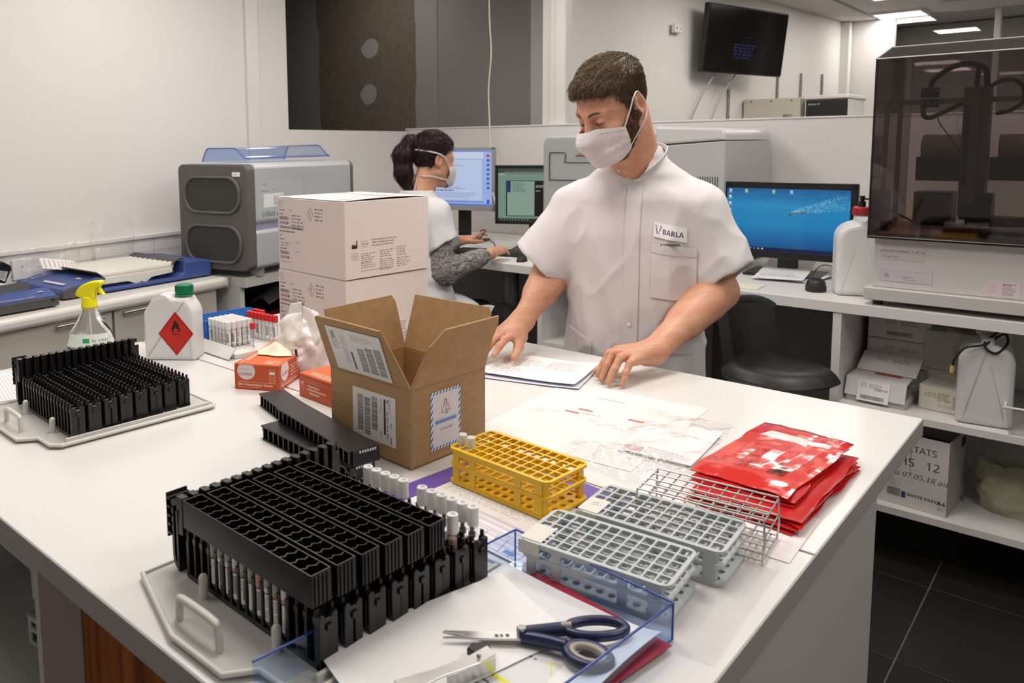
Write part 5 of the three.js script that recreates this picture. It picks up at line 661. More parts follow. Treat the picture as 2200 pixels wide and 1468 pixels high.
{
  const blkM = MT.blackPl;
  const sea = canv(1024, 576, (x) => {
    const g = x.createLinearGradient(0, 0, 0, 576); g.addColorStop(0, '#0f5f9c'); g.addColorStop(0.25, '#1f8fc9'); g.addColorStop(0.6, '#1a86c4'); g.addColorStop(1, '#0a4a8c'); x.fillStyle = g; x.fillRect(0, 0, 1024, 576);
    for (let k = 0; k < 260; k++) { x.strokeStyle = `rgba(${160 + rr(0, 60)},${215 + rr(0, 30)},245,${rr(0.04, 0.16)})`; x.lineWidth = rr(1, 4); const yy = rr(0, 200), xx = rr(0, 1024); x.beginPath(); x.moveTo(xx, yy); x.quadraticCurveTo(xx + 40, yy - rr(0, 12), xx + rr(40, 140), yy + rr(-8, 10)); x.stroke(); }
    for (let k = 0; k < 16; k++) { x.fillStyle = 'rgba(150,215,245,0.06)'; const a = 250 + k * 22; x.beginPath(); x.moveTo(a, 120); x.lineTo(a + 10, 120); x.lineTo(a - 90 + k * 14, 560); x.lineTo(a - 130 + k * 14, 560); x.fill(); }
    for (let k = 0; k < 900; k++) { const t = rnd(); const px = 560 + t * 464, py = 215 - t * 120 + (rnd() - 0.5) * (30 + t * 130); x.fillStyle = `rgba(235,246,252,${rr(0.08, 0.4)})`; x.beginPath(); x.arc(px, py, rr(1, 5), 0, 7); x.fill(); }
    x.strokeStyle = '#51606c'; x.lineWidth = 9; x.beginPath(); x.moveTo(530, 246); x.quadraticCurveTo(570, 214, 610, 218); x.quadraticCurveTo(640, 222, 690, 196); x.stroke(); x.lineWidth = 6; x.beginPath(); x.moveTo(560, 232); x.lineTo(515, 262); x.moveTo(630, 216); x.lineTo(700, 218); x.stroke();
    x.fillStyle = '#dfe8ee'; [[20, 10], [160, 10], [395, 12], [545, 12], [18, 68], [18, 130], [18, 194]].forEach(([a, b], i) => { x.fillStyle = ['#cfe2ee', '#d8d49a', '#c7d9a8', '#bcd3ea', '#e4e7ea', '#d6dde4', '#cfe0d8'][i]; x.fillRect(a, b, 22, 26); x.fillStyle = 'rgba(235,240,245,0.7)'; x.fillRect(a - 6, b + 32, 34, 4); });
    x.fillStyle = '#0b1e4a'; x.fillRect(0, 546, 1024, 30); x.fillStyle = '#e9ecf0'; x.fillRect(30, 550, 170, 22); ['#6b8fd0', '#4a7ad0', '#d8a53a', '#cfd6e0'].forEach((c, i) => { x.fillStyle = c; x.fillRect(216 + i * 34, 553, 14, 14); });
  });
  monitor('wide black monitor showing blue sea water, left of the red-capped jerrycan', [-1.078, 0.9, -3.43], R(3), 0.53, 0.318, 0.026, blkM, sea, 0.75, { y0: 0.072, bot: 0.03 });
  const plot = canv(640, 512, (x) => { x.fillStyle = '#a9bdf0'; x.fillRect(0, 0, 640, 512); x.fillStyle = '#7f9be0'; x.fillRect(0, 0, 640, 16); x.fillStyle = '#d6def5'; x.fillRect(0, 16, 560, 60); x.fillStyle = '#c9d6f8'; x.fillRect(0, 84, 545, 378); x.strokeStyle = '#8ea3d8'; x.strokeRect(4, 84, 540, 376); x.strokeStyle = '#8897c0'; x.beginPath(); x.moveTo(40, 320); x.lineTo(500, 320); x.stroke(); x.strokeStyle = '#9fb0dd'; x.beginPath(); x.moveTo(80, 316); x.quadraticCurveTo(360, 310, 420, 180); x.stroke(); fine(x, 120, 130, 260, 2, 12, '#8f9cc4'); fine(x, 30, 340, 440, 2, 14, '#8f9cc4'); fine(x, 20, 370, 240, 1, 16, '#50588a', 0.6); fine(x, 60, 392, 460, 6, 9, '#8f9cc4'); ['#c03a3a', '#3560c0', '#3b66c8', '#3b66c8', '#3b66c8', '#2f58b8', '#3b66c8', '#3b66c8'].forEach((c, i) => { x.fillStyle = c; x.fillRect(592, 40 + i * 42, 26, 22); }); x.fillStyle = '#3560d8'; x.fillRect(592, 452, 26, 40); x.fillStyle = '#7f9be0'; x.fillRect(0, 470, 560, 14); x.fillStyle = '#5c7cd0'; x.fillRect(0, 496, 640, 16); });
  monitor('silver framed monitor with a pale blue chart in front of the seated woman', [-2.885, 0.9, -3.5], R(12), 0.44, 0.36, 0.017, std(new THREE.Color().setRGB(0.36, 0.36, 0.35), 0.4, { metalness: 0.2 }), plot, 0.78, { y0: 0.185, bot: 0.028, standM: MT.blackPl });
  const acer = canv(640, 400, (x) => { x.fillStyle = '#8fae9c'; x.fillRect(0, 0, 640, 400); x.fillStyle = '#4c5a55'; x.fillRect(0, 0, 640, 34); x.fillStyle = '#88998f'; for (let k = 0; k < 24; k++) x.fillRect(60 + k * 22, 22, 14, 22); x.fillStyle = '#b4c4b8'; x.fillRect(0, 34, 60, 18); x.fillStyle = '#0c0c0e'; x.fillRect(70, 92, 570, 270); x.fillStyle = '#a5c0ac'; x.fillRect(80, 96, 240, 262); x.fillStyle = '#2a3868'; x.fillRect(70, 92, 40, 88); fine(x, 130, 110, 120, 6, 12, '#6f8a7a'); txt(x, 'acer', 330, 144, 34, '#c8cdd0', 'bold italic'); fine(x, 330, 166, 50, 1, 14, '#c8cdd0'); x.fillStyle = '#2b312e'; x.fillRect(0, 380, 640, 20); for (let k = 0; k < 10; k++) { x.fillStyle = '#8b9891'; x.fillRect(20 + k * 26, 384, 12, 11); } fine(x, 420, 66, 100, 1, 12, '#3b4a44'); });
  monitor('black tilted monitor with a grey green window, right of the chart monitor', [-2.33, 0.9, -3.44], R(24), 0.42, 0.31, 0.017, blkM, acer, 0.55, { y0: 0.14 });
  const kb = thing('keyboard', 'black computer keyboard under the woman\'s hands', 'keyboard', [-2.42, 0.9005, -3.2], R(16));
  part(kb, 'case', bb(-0.2, 0.2, 0, 0.016, -0.065, 0.065, 0.005), MT.blackMatt);
  const keyM = std(new THREE.Color().setRGB(0.02, 0.02, 0.022), 0.45), kg = bx(0.0155, 0.007, 0.0155, 0, 0.018, 0, 0.002), ks = []; for (let r = 0; r < 6; r++) for (let c = 0; c < 20; c++) ks.push(kg.clone().translate(-0.186 + c * 0.0196, 0, -0.052 + r * 0.0205)); part(kb, 'keys', ks, keyM).userData.kind = 'stuff';
  const ms = solo('computer_mouse', 'dark computer mouse on a white paper beside the keyboard', 'mouse', (() => { const g = new THREE.SphereGeometry(0.03, 20, 12, 0, 6.3, 0, 1.57); g.scale(0.85, 0.8, 1.5); return g; })(), MT.blackMatt, [-2.17, 0.9008, -3.1], R(20));
  solo('paper_sheet', 'white paper on the desk under the woman\'s forearm', 'paper', bx(0.21, 0.0007, 0.2), MT.paper, [-2.36, 0.9005, -3.09], R(12));
  const cb = thing('cable', 'tangle of thin dark cables between the two monitors', 'cable', [-2.6, 0.902, -3.35]);
  part(cb, 'wire', [tube([[-0.12, 0.02, -0.1], [-0.02, 0.09, 0], [0.04, 0.1, 0.03], [0.0, 0.04, 0.06], [-0.08, 0.03, 0.02], [-0.06, 0.06, -0.08]], 0.003, 40, 6), tube([[-0.1, 0.03, -0.05], [0.06, 0.05, 0.02], [0.16, 0.03, 0.1], [0.2, 0.003, 0.16], [0.3, 0.003, 0.14]], 0.0028, 40, 6)], MT.rubber);
  const hc = thing('hanging_cable', 'thin pale cable hanging down before the partition above the monitors', 'cable', [0, 0, 0]);
  part(hc, 'wire', tube([[-3.006, 3.0, -3.93], [-3.0, 2.3, -3.93], [-2.985, 2.02, -3.93], [-3.005, 1.8, -3.93], [-2.99, 1.6, -3.92], [-2.94, 1.45, -3.86], [-2.83, 1.33, -3.72], [-2.7, 1.22, -3.56], [-2.6, 1.05, -3.5]], 0.0055, 70, 6), std(new THREE.Color().setRGB(0.62, 0.58, 0.5), 0.5));
  // large white analyser behind the man
  const an = thing('analyser', 'large light grey analyser with rounded lid standing behind the man', 'analyser', [0, 0.9, 0]);
  const anM = std(new THREE.Color().setRGB(0.45, 0.46, 0.46), 0.35), anD = std(new THREE.Color().setRGB(0.4, 0.42, 0.42), 0.4);
  const s1 = rrect(-2.255, 0.02, -1.62, 0.6, 0.045); part(an, 'front_door', ext(s1, 0.55, 0.015, 3, 10).translate(0, 0, -3.95), anD);
  const s2 = new THREE.Shape(); s2.moveTo(-1.62, 0.02); s2.lineTo(-1.322, 0.02); s2.lineTo(-1.322, 0.565); s2.lineTo(-1.62, 0.545); s2.closePath(); part(an, 'side_cover', ext(s2, 0.56, 0.004).translate(0, 0, -3.95), anM);
  const s3 = new THREE.Shape(); s3.moveTo(-1.64, 0.549); s3.lineTo(-1.322, 0.569); s3.lineTo(-1.322, 0.585); s3.quadraticCurveTo(-1.325, 0.622, -1.37, 0.622); s3.lineTo(-1.64, 0.632); s3.closePath(); part(an, 'lid', ext(s3, 0.56, 0.012, 4, 10).translate(0, 0, -3.95), std(new THREE.Color().setRGB(0.6, 0.6, 0.6), 0.3));
  part(an, 'vent_slots', Array.from({ length: 9 }, (_, k) => bb(-1.44 + k * 0.011, -1.436 + k * 0.011, 0.3, 0.41, -3.392, -3.3885)), MT.darkMetal);
  const oz = -3.3955; part(an, 'drawer_outline', [tube([[-1.9, 0.468, oz], [-2.11, 0.468, oz], [-2.118, 0.476, oz], [-2.118, 0.505, oz], [-2.126, 0.515, oz], [-2.2, 0.515, oz], [-2.21, 0.505, oz], [-2.21, 0.39, oz], [-2.2, 0.38, oz], [-2.05, 0.38, oz]], 0.0025, 90, 6)], MT.darkMetal);
  part(an, 'orange_line', bb(-2.06, -1.93, 0.499, 0.504, -3.4, -3.3945), std(0x9a4a2c, 0.5));
  sticker(an, 'name_print', 0.14, 0.06, canv(224, 96, x => { txt(x, 'Acc', 4, 74, 80, '#2b2d2f', 'bold'); }, '#b1b4b4'), [-1.975, 0.543, -3.3945], [0, 0, 0], 0.4);
}
{ // jerrycans
  const hd = phys(new THREE.Color().setRGB(0.8, 0.8, 0.79), 0.4, { transmission: 0.25, thickness: 0 });
  const can = (label, pos, th, w, d, h, neck) => {
    const t = thing('jerrycan', label, 'jerrycan', pos, th);
    const s = new THREE.Shape(); const a = w / 2; s.moveTo(-a + 0.02, 0); s.lineTo(a - 0.02, 0); s.quadraticCurveTo(a, 0, a, 0.02); s.lineTo(a, h * 0.7); s.quadraticCurveTo(a, h * 0.84, a * 0.55, h * 0.9); s.lineTo(a * 0.25, h * 0.93); s.lineTo(a * 0.22, h); s.lineTo(-a * 0.22, h); s.lineTo(-a * 0.25, h * 0.93); s.lineTo(-a * 0.55, h * 0.9); s.quadraticCurveTo(-a, h * 0.84, -a, h * 0.7); s.lineTo(-a, 0.02); s.quadraticCurveTo(-a, 0, -a + 0.02, 0);
    part(t, 'bottle', ext(s, d, 0.022, 4, 10).translate(0, 0, -d / 2), hd);
    if (neck) part(t, 'neck', cyl(0.024, 0.024, 0.05, 0, h - 0.02, 0, 24), hd);
    return t;
  };
  const j1 = can('white jerrycan with red cap on the desk left of the tinted machine', [-0.742, 0.9003, -3.2], R(20), 0.165, 0.15, 0.287, true);
  part(j1, 'red_cap', [lathe([[0, 0.03], [0.026, 0.03], [0.029, 0.026], [0.03, 0], [0, 0]], 28), ...Array.from({ length: 24 }, (_, k) => bb(-0.0012, 0.0012, 0.002, 0.025, 0.029, 0.031).rotateY(k * 0.2618))], std(new THREE.Color().setRGB(0.42, 0.03, 0.03), 0.45)).position.set(0, 0.29, 0);
  part(j1, 'hose_fitting', [cyl(0.012, 0.012, 0.02, 0, 0.32, 0, 16), cyl(0.007, 0.009, 0.02, 0, 0.34, 0, 12)], MT.blackPl);
  part(j1, 'hose', tube([[0.0, 0.35, 0], [0.03, 0.345, 0.01], [0.09, 0.31, 0.06], [0.16, 0.27, 0.1]], 0.0035, 24, 8), MT.rubber);
  const j2 = can('large translucent jerrycan on the shelf under the desk, black cable over its neck', [-0.335, 0.5403, -3.11], R(8), 0.15, 0.17, 0.29, false);
  part(j2, 'carry_handle', tube([[-0.02, 0.285, 0], [-0.015, 0.3, 0], [0.02, 0.303, 0], [0.04, 0.28, 0]], 0.014, 16, 10), hd);
  part(j2, 'cable', tube([[-0.09, 0.19, 0.095], [-0.085, 0.215, 0.1], [-0.06, 0.255, 0.1], [-0.01, 0.27, 0.09], [0.04, 0.3, 0.04], [0.05, 0.275, 0.06], [0.02, 0.245, 0.09], [-0.01, 0.27, 0.085], [0.03, 0.31, 0.03]], 0.004, 50, 8), MT.rubber);
  part(j2, 'brass_connector', rod([-0.092, 0.168, 0.096], [-0.09, 0.192, 0.095], 0.006, 10), std(new THREE.Color().setRGB(0.5, 0.4, 0.08), 0.4));
}
{ // papers and sensor dome
  const pt = canv(360, 512, (x) => { fine(x, 30, 24, 70, 3, 10, '#8d8a92'); fine(x, 30, 90, 280, 6, 14, '#a8a5ad'); x.fillStyle = '#c9c7cc'; x.fillRect(230, 90, 90, 26); x.strokeStyle = '#9a97a0'; x.beginPath(); x.moveTo(20, 190); x.lineTo(340, 190); x.stroke(); fine(x, 30, 200, 280, 1, 12, '#a8a5ad'); }, '#ebeaec');
  solo('paper_sheet', 'printed delivery note on top of the papers below the sea monitor', 'paper', grid((u, v) => [(u - 0.5) * 0.19, 0.006 + 0.035 * (1 - v) * (1 - v) + 0.004 * u, (v - 0.5) * 0.36], 10, 14, 0.0006), std(0xffffff, 0.65, { map: pt }), [-1.075, 0.9035, -3.44], R(8));
  solo('paper_sheet', 'blank white sheet under the delivery note below the sea monitor', 'paper', grid((u, v) => [(u - 0.5) * 0.18, 0.002 + 0.012 * u * (1 - v), (v - 0.5) * 0.3], 10, 10, 0.0006), MT.paper, [-1.0, 0.9008, -3.45], R(-8));
  solo('envelope', 'cream envelope at the desk edge under the other papers', 'envelope', bx(0.16, 0.003, 0.11, 0, 0.0015, 0, 0.001), std(new THREE.Color().setRGB(0.72, 0.68, 0.58), 0.7), [-1.13, 0.9003, -3.09], R(3));
  const sn = thing('sensor_puck', 'small black domed sensor with thin cable on the desk beside the jerrycan', 'sensor', [-0.872, 0.9003, -3.15], 0);
  part(sn, 'dome', lathe([[0, 0.05], [0.012, 0.0495], [0.024, 0.046], [0.031, 0.038], [0.034, 0.026], [0.034, 0.022], [0.036, 0.021], [0.036, 0.003], [0.034, 0], [0, 0]], 28), MT.rubber);
  part(sn, 'cable', tube([[-0.02, 0.035, -0.02], [-0.018, 0.06, -0.03], [-0.005, 0.085, -0.04], [0.015, 0.095, -0.05], [0.04, 0.085, -0.07], [0.06, 0.06, -0.11], [0.06, 0.004, -0.16]], 0.002, 30, 6), MT.rubber);
}
{ // tinted liquid handling machine at the right
  const wM = std(new THREE.Color().setRGB(0.52, 0.505, 0.49), 0.4), x0 = -0.672, x1 = 0.2, zf = -2.988;
  const t = thing('pipetting_machine', 'white liquid handling machine with dark tinted hood at the right', 'machine', [0, 0.9, 0]);
  part(t, 'plinth', bb(x0 - 0.004, x1, 0.02, 0.062, -3.55, zf, 0.003), wM); part(t, 'base_body', bb(x0 + 0.015, x1, 0.062, 0.24, -3.55, zf - 0.03, 0.004), wM);
  for (const x of [x0 + 0.03, 0.1]) for (const z of [-3.04, -3.5]) part(t, 'foot', cyl(0.016, 0.018, 0.021, x, 0, z, 16), MT.rubber);
  part(t, 'deck', bb(x0 + 0.015, x1, 0.24, 0.248, -3.55, zf - 0.03), std(new THREE.Color().setRGB(0.55, 0.5, 0.48), 0.5));
  const tint = phys(new THREE.Color().setRGB(0.47, 0.42, 0.41), 0.03, { transmission: 1, thickness: 0, ior: 1.5 });
  const hy0 = 0.236, hy1 = 0.828, hy2 = 0.884, zb = -3.2;
  part(t, 'hood_front', bb(x0, x1, hy0, hy1, zf - 0.004, zf, 0.001), tint);
  part(t, 'hood_side', ext(shapeOf([[zf - 0.004, hy0], [zf - 0.004, hy1], [zb, hy2], [-3.54, hy2], [-3.54, hy0]]), 0.004).rotateY(-Math.PI / 2).scale(1, 1, 1).translate(x0 + 0.004, 0, 0), tint);
  part(t, 'hood_slope', grid((u, v) => [x0 + u * (x1 - x0), hy1 + (hy2 - hy1) * v, zf + (zb - zf) * v], 1, 1, 0.004), tint); part(t, 'hood_top', bb(x0, x1, hy2 - 0.004, hy2, -3.54, zb), tint);
  const edgeM = phys(new THREE.Color().setRGB(0.5, 0.46, 0.44), 0.15, { transmission: 0.3, thickness: 0 });
  part(t, 'hood_edge', [rod([x0, hy1, zf], [x1, hy1, zf], 0.0028), rod([x0, hy1, zf], [x0, hy2, zb], 0.0022), rod([x0, hy2, zb], [x1, hy2, zb], 0.0022)], edgeM);
  part(t, 'hood_seal', [rod([x0, hy0, zf], [x1, hy0, zf], 0.005), rod([x0 + 0.002, hy0, zf], [x0 + 0.002, hy1, zf], 0.0035)], MT.blackPl);
  const al = std(new THREE.Color().setRGB(0.34, 0.31, 0.3), 0.4, { metalness: 0.3 }), gm = std(new THREE.Color().setRGB(0.16, 0.16, 0.16), 0.5), zi = -3.25;
  part(t, 'rail', [bb(-0.688, x1, 0.683, 0.702, zi - 0.01, zi, 0.002), bb(-0.655, -0.64, 0.25, 0.69, zi - 0.01, zi, 0.001)], al);
  const cg = part(t, 'rail_clamp', [bb(-0.585, -0.53, 0.705, 0.74, zi, zi + 0.014, 0.003), bb(-0.585, -0.53, 0.672, 0.7, zi, zi + 0.014, 0.003)], MT.blackPl);
  part(cg, 'clamp_screw', [[-0.578, 0.73], [-0.538, 0.731], [-0.578, 0.685], [-0.558, 0.685], [-0.538, 0.686]].map(([x, y]) => rot(cyl(0.004, 0.004, 0.003, 0, 0, 0, 10), Math.PI / 2).translate(x, y, zi + 0.014)), MT.steel);
  const col = part(t, 'z_column', [bb(-0.457, -0.41, 0.3, 0.735, zi - 0.05, zi + 0.03, 0.002), bb(-0.408, -0.385, 0.3, 0.735, zi - 0.05, zi + 0.02, 0.002)], gm);
  part(col, 'slot', [bb(-0.45, -0.436, 0.4, 0.67, zi + 0.0295, zi + 0.031, 0.0005)], MT.blackMatt);
  part(t, 'cross_arm', [bb(-0.6, -0.44, 0.415, 0.5, -3.42, -3.3, 0.004), bb(-0.385, x1, 0.42, 0.5, -3.4, -3.3, 0.004)], MT.blackMatt);
  part(t, 'white_drum', [rod([-0.6, 0.53, -3.42], [-0.45, 0.53, -3.42], 0.05, 24), rod([-0.37, 0.53, -3.42], [x1, 0.53, -3.42], 0.05, 24)], wM);
  part(t, 'gripper', [bb(-0.45, -0.36, 0.29, 0.345, zi - 0.05, zi + 0.05, 0.006), bb(-0.4, -0.36, 0.345, 0.38, zi - 0.04, zi + 0.03, 0.004)], MT.blackPl);
  part(t, 'cable_hose', [tube([[-0.56, 0.74, zi - 0.01], [-0.55, 0.77, zi - 0.01], [-0.5, 0.805, zi], [-0.455, 0.815, zi], [-0.41, 0.8, zi], [-0.4, 0.77, zi], [-0.398, 0.735, zi]], 0.009, 50, 10), tube([[-0.425, 0.8, zi - 0.01], [-0.427, 0.77, zi - 0.01], [-0.428, 0.735, zi - 0.01]], 0.0075, 16, 10), tube([[-0.39, 0.735, zi], [-0.36, 0.752, zi], [-0.33, 0.753, zi], [-0.305, 0.735, zi], [-0.297, 0.71, zi], [-0.3, 0.68, zi], [-0.33, 0.655, zi], [-0.37, 0.645, zi]], 0.007, 50, 8), tube([[-0.575, 0.67, zi + 0.01], [-0.572, 0.645, zi + 0.015], [-0.555, 0.635, zi + 0.02], [-0.52, 0.65, zi + 0.02], [-0.46, 0.682, zi + 0.02]], 0.008, 30, 8), tube([[-0.53, 0.65, zi + 0.02], [-0.525, 0.62, zi + 0.02], [-0.49, 0.57, zi + 0.03], [-0.458, 0.52, zi + 0.035]], 0.002, 24, 6)], MT.rubber);
  part(t, 'clear_hose', tube([[-0.535, 0.65, zi + 0.02], [-0.51, 0.635, zi + 0.02], [-0.475, 0.65, zi + 0.02], [-0.47, 0.6, zi + 0.03], [-0.455, 0.55, zi + 0.03]], 0.003, 30, 6), clearPl);
  part(t, 'pump_motor', [rot(cyl(0.05, 0.05, 0.08), Math.PI / 2).translate(-0.55, 0.31, -3.45), bb(-0.62, -0.5, 0.249, 0.37, -3.52, -3.4, 0.006)], gm);
  part(t, 'reagent_block', [bb(-0.47, -0.34, 0.249, 0.268, -3.14, -3.06, 0.003)], std(new THREE.Color().setRGB(0.14, 0.03, 0.03), 0.5)); part(t, 'reagent_block', [bb(-0.36, -0.25, 0.249, 0.272, -3.1, -3.02, 0.003)], MT.darkMetal);
  part(t, 'tip_waste', [new THREE.CylinderGeometry(0.09, 0.085, 0.03, 28).scale(1, 1, 0.6).translate(-0.36, 0.28, -3.32)], MT.blackMatt); part(t, 'cable_gland', bb(-0.655, -0.63, 0.249, 0.285, -3.12, -3.08, 0.004), MT.blackPl);
  const nt = canv(768, 192, (x) => { x.strokeStyle = '#8d858a'; x.lineWidth = 4; x.strokeRect(6, 6, 756, 180); const q = (a, b, c, s) => { x.strokeStyle = c; x.lineWidth = 3; for (let k = 0; k < 6; k++) { x.beginPath(); x.moveTo(a - 56 + k * 10, b - 6 + k * 9); x.lineTo(a - 6 + k * 10, b - 42 + k * 9); x.stroke(); x.beginPath(); x.moveTo(a - 52 + k * 9, b - 8 - k * 7); x.lineTo(a - 2 + k * 9, b + 44 - k * 7); x.stroke(); } }; q(100, 96, '#5b4fa0'); x.strokeStyle = '#5b4fa0'; txt(x, 'hybri', 196, 122, 56, '#a99cc8', ''); txt(x, 'Spot', 322, 122, 56, '#5e50b4', ''); txt(x, '24', 448, 122, 48, '#8c8494', ''); txt(x, 'PCR AUTOMATION', 350, 156, 24, '#6a6276', ''); x.strokeStyle = '#b1a9ae'; x.lineWidth = 3; for (let k = 0; k < 9; k++) { x.beginPath(); x.moveTo(490 + k * 26, 20 + k * 14); x.lineTo(530 + k * 24, 12 + k * 17); x.stroke(); } x.beginPath(); x.moveTo(480, 16); x.bezierCurveTo(560, 120, 650, 60, 740, 160); x.stroke(); x.beginPath(); x.moveTo(560, 10); x.bezierCurveTo(570, 110, 690, 90, 700, 180); x.stroke(); }, '#beb7b8');
  sticker(t, 'name_plate', 0.152, 0.04, nt, [-0.558, 0.105, zf - 0.0294], [0, 0, 0], 0.3);
  const dt = canv(512, 128, (x) => { txt(x, 'DATE DE MISE EN SERVICE  31 MAI 2018', 6, 34, 24, '#3b393a', 'bold', 'monospace'); txt(x, '013-AUT-00021', 40, 104, 24, '#4b494a', 'bold', 'monospace'); }, '#bdb9b6');
  sticker(t, 'service_print', 0.13, 0.036, dt, [-0.573, 0.178, zf - 0.0294], [0, 0, 0], 0.45);
  const rt = canv(320, 200, (x) => { x.strokeStyle = '#9a9295'; x.lineWidth = 3; x.beginPath(); x.arc(70, 70, 22, 0, 7); x.moveTo(70, 48); x.lineTo(70, 22); x.moveTo(50, 82); x.lineTo(30, 94); x.moveTo(90, 82); x.lineTo(110, 94); x.stroke(); txt(x, 'GENOMICA', 14, 136, 18, '#8d8588'); txt(x, '■ LINE BI', 14, 166, 16, '#8d8588'); fine(x, 160, 30, 120, 2, 16, '#55494d', 0.5); fine(x, 160, 74, 130, 4, 15, '#8d8588'); fine(x, 160, 140, 130, 3, 12, '#6d6568'); }, '#cdbcbf');
  sticker(t, 'data_label', 0.092, 0.05, rt, [-0.296, 0.093, zf - 0.0294], [0, 0, 0], 0.4);
}
{ // shelf contents below the desk
  const wM = std(new THREE.Color().setRGB(0.58, 0.56, 0.55), 0.6), cr = std(new THREE.Color().setRGB(0.5, 0.47, 0.41), 0.65);
  const bT = (bar, o) => canv(300, 180, (x) => { fine(x, 80, 40, 70, 3, 12, '#8a8688'); fine(x, 160, 46, 110, 3, 12, '#77747a'); if (bar) bars(x, 90, 128, 130, 30, false); if (o) { x.fillStyle = '#c9601f'; x.fillRect(120, 10, 150, 30); } }, '#cfcbc9');
  const stackL = ['lowest small white kit box in the column behind the flap-lid box', 'middle small white kit box with a barcode in the column', 'topmost small white kit box in the column, just under the desk'];
  for (let k = 0; k < 3; k++) { const t = thing('kit_box', stackL[k], 'box', [-0.61, 0.5403 + k * 0.0975, -3.36], R(-2), 'column of white kit boxes'); part(t, 'carton', bb(-0.1, 0.1, 0, 0.0955, -0.11, 0.11, 0.002), wM); sticker(t, 'front_print', 0.19, 0.088, bT(true), [0, 0.048, 0.1104]); }
  const t = thing('kit_box', 'white flap-lid kit box with orange stripe and barcode label on the shelf', 'box', [-0.633, 0.5403, -3.12], R(-4));
  const s = shapeOf([[-0.075, 0], [0.075, 0], [0.075, 0.085], [0.055, 0.092], [-0.06, 0.092], [-0.075, 0.03]]);
  part(t, 'carton', ext(shapeOf([[-0.11, 0], [0.07, 0], [0.07, 0.03], [-0.11, 0.03]]), 0.186, 0.002).rotateY(-Math.PI / 2).translate(0.093, 0, -0.0).scale(1, 1, 1).rotateY(0), wM);
  const lid = part(t, 'hinged_lid', grid((u, v) => { const z = v < 0.5 ? 0.082 : 0.082 - (v - 0.5) * 2 * 0.1; return [(u - 0.5) * 0.19 * (v < 0.5 ? 1 : 1 - (v - 0.5) * 0.08), v < 0.5 ? 0.022 + v * 2 * 0.062 - (v < 0.02 ? 0 : 0) : 0.084 + (v - 0.5) * 0.02, z - (v < 0.5 ? (v) * 0.04 : 0.02)]; }, 2, 12, 0.002), wM);
  part(lid, 'orange_stripe', bx(0.085, 0.0008, 0.018, 0.02, 0.0928, -0.005), std(0xa8501d, 0.5)); 
  const lt = sticker(lid, 'barcode_label', 0.1, 0.07, canv(256, 180, (x) => { fine(x, 20, 16, 60, 4, 12, '#7d8794'); fine(x, 90, 20, 120, 4, 11, '#777'); txt(x, '12/07/19', 130, 76, 26, '#333', 'italic bold'); bars(x, 30, 128, 190, 36, false); }, '#dcdcdd'), [-0.004, 0.044, 0.0765], [-0.31, 0, 0]);
  const fl = solo('cardboard_flap', 'loose white printed lid leaning behind the flap-lid box', 'lid', grid((u, v) => [(u - 0.5) * 0.19, v * 0.05, -v * 0.09 + 0.006 * u], 6, 6, 0.002), std(0xffffff, 0.6, { map: bT(false) }), [-0.625, 0.636, -3.135], R(-3));
  const t2 = thing('kit_box', 'cream kit box with hazard marks next to the jerrycan on the shelf', 'box', [-0.44, 0.5403, -3.17], R(-6)); part(t2, 'carton', bb(-0.07, 0.07, 0, 0.085, -0.07, 0.07, 0.002), cr);
  sticker(t2, 'front_print', 0.13, 0.08, canv(300, 180, (x) => { fine(x, 30, 50, 90, 3, 13, '#8d887e'); fine(x, 120, 40, 90, 5, 14, '#77726a'); x.fillStyle = '#a9a399'; x.fillRect(220, 50, 70, 100); for (let k = 0; k < 3; k++) { x.save(); x.translate(136 + k * 34, 140); x.rotate(0.785); x.strokeStyle = '#6d4a46'; x.lineWidth = 2; x.strokeRect(-9, -9, 18, 18); x.restore(); } }, '#cfc9bb'), [0, 0.043, 0.0704]);
  const t3 = thing('kit_box', 'plain cream carton at the back of the shelf above the hazard-marked box', 'box', [-0.43, 0.626, -3.33], R(-2)); part(t3, 'carton', bb(-0.095, 0.13, 0.03, 0.165, -0.1, 0.1, 0.002), cr); part(t3, 'under_carton', bb(-0.09, 0.12, -0.0855, 0.03, -0.1, 0.09, 0.002), cr);
  const bk = thing('basket', 'clear plastic basket at the right picture edge on the shelf', 'basket', [-0.19, 0.5403, -3.1], R(4)); part(bk, 'basket_wall', [bb(-0.07, 0.1, 0, 0.003, -0.1, 0.1), grid((u, v) => [-0.07 - 0.012 * v, v * 0.09, -0.1 + u * 0.2], 2, 2, 0.002), grid((u, v) => [-0.07 + u * 0.17, v * 0.09, 0.1 + 0.012 * v], 2, 2, 0.002)], clearPl); part(bk, 'basket_rim', tube([[0.1, 0.09, 0.113], [-0.075, 0.09, 0.113], [-0.083, 0.09, 0.105], [-0.083, 0.09, -0.1]], 0.0035, 30, 6), milky);
  const wr = thing('plastic_wrap', 'clear plastic wrap hanging over the boxes behind the jerrycan', 'plastic film', [-0.49, 0.56, -3.13], R(10)); part(wr, 'film', grid((u, v) => [(u - 0.5) * 0.16, 0.02 + v * 0.22 + u * 0.05, -0.02 * v + 0.012 * noise(u * 5, v * 6, 3)], 16, 20, 0.0004), filmM);
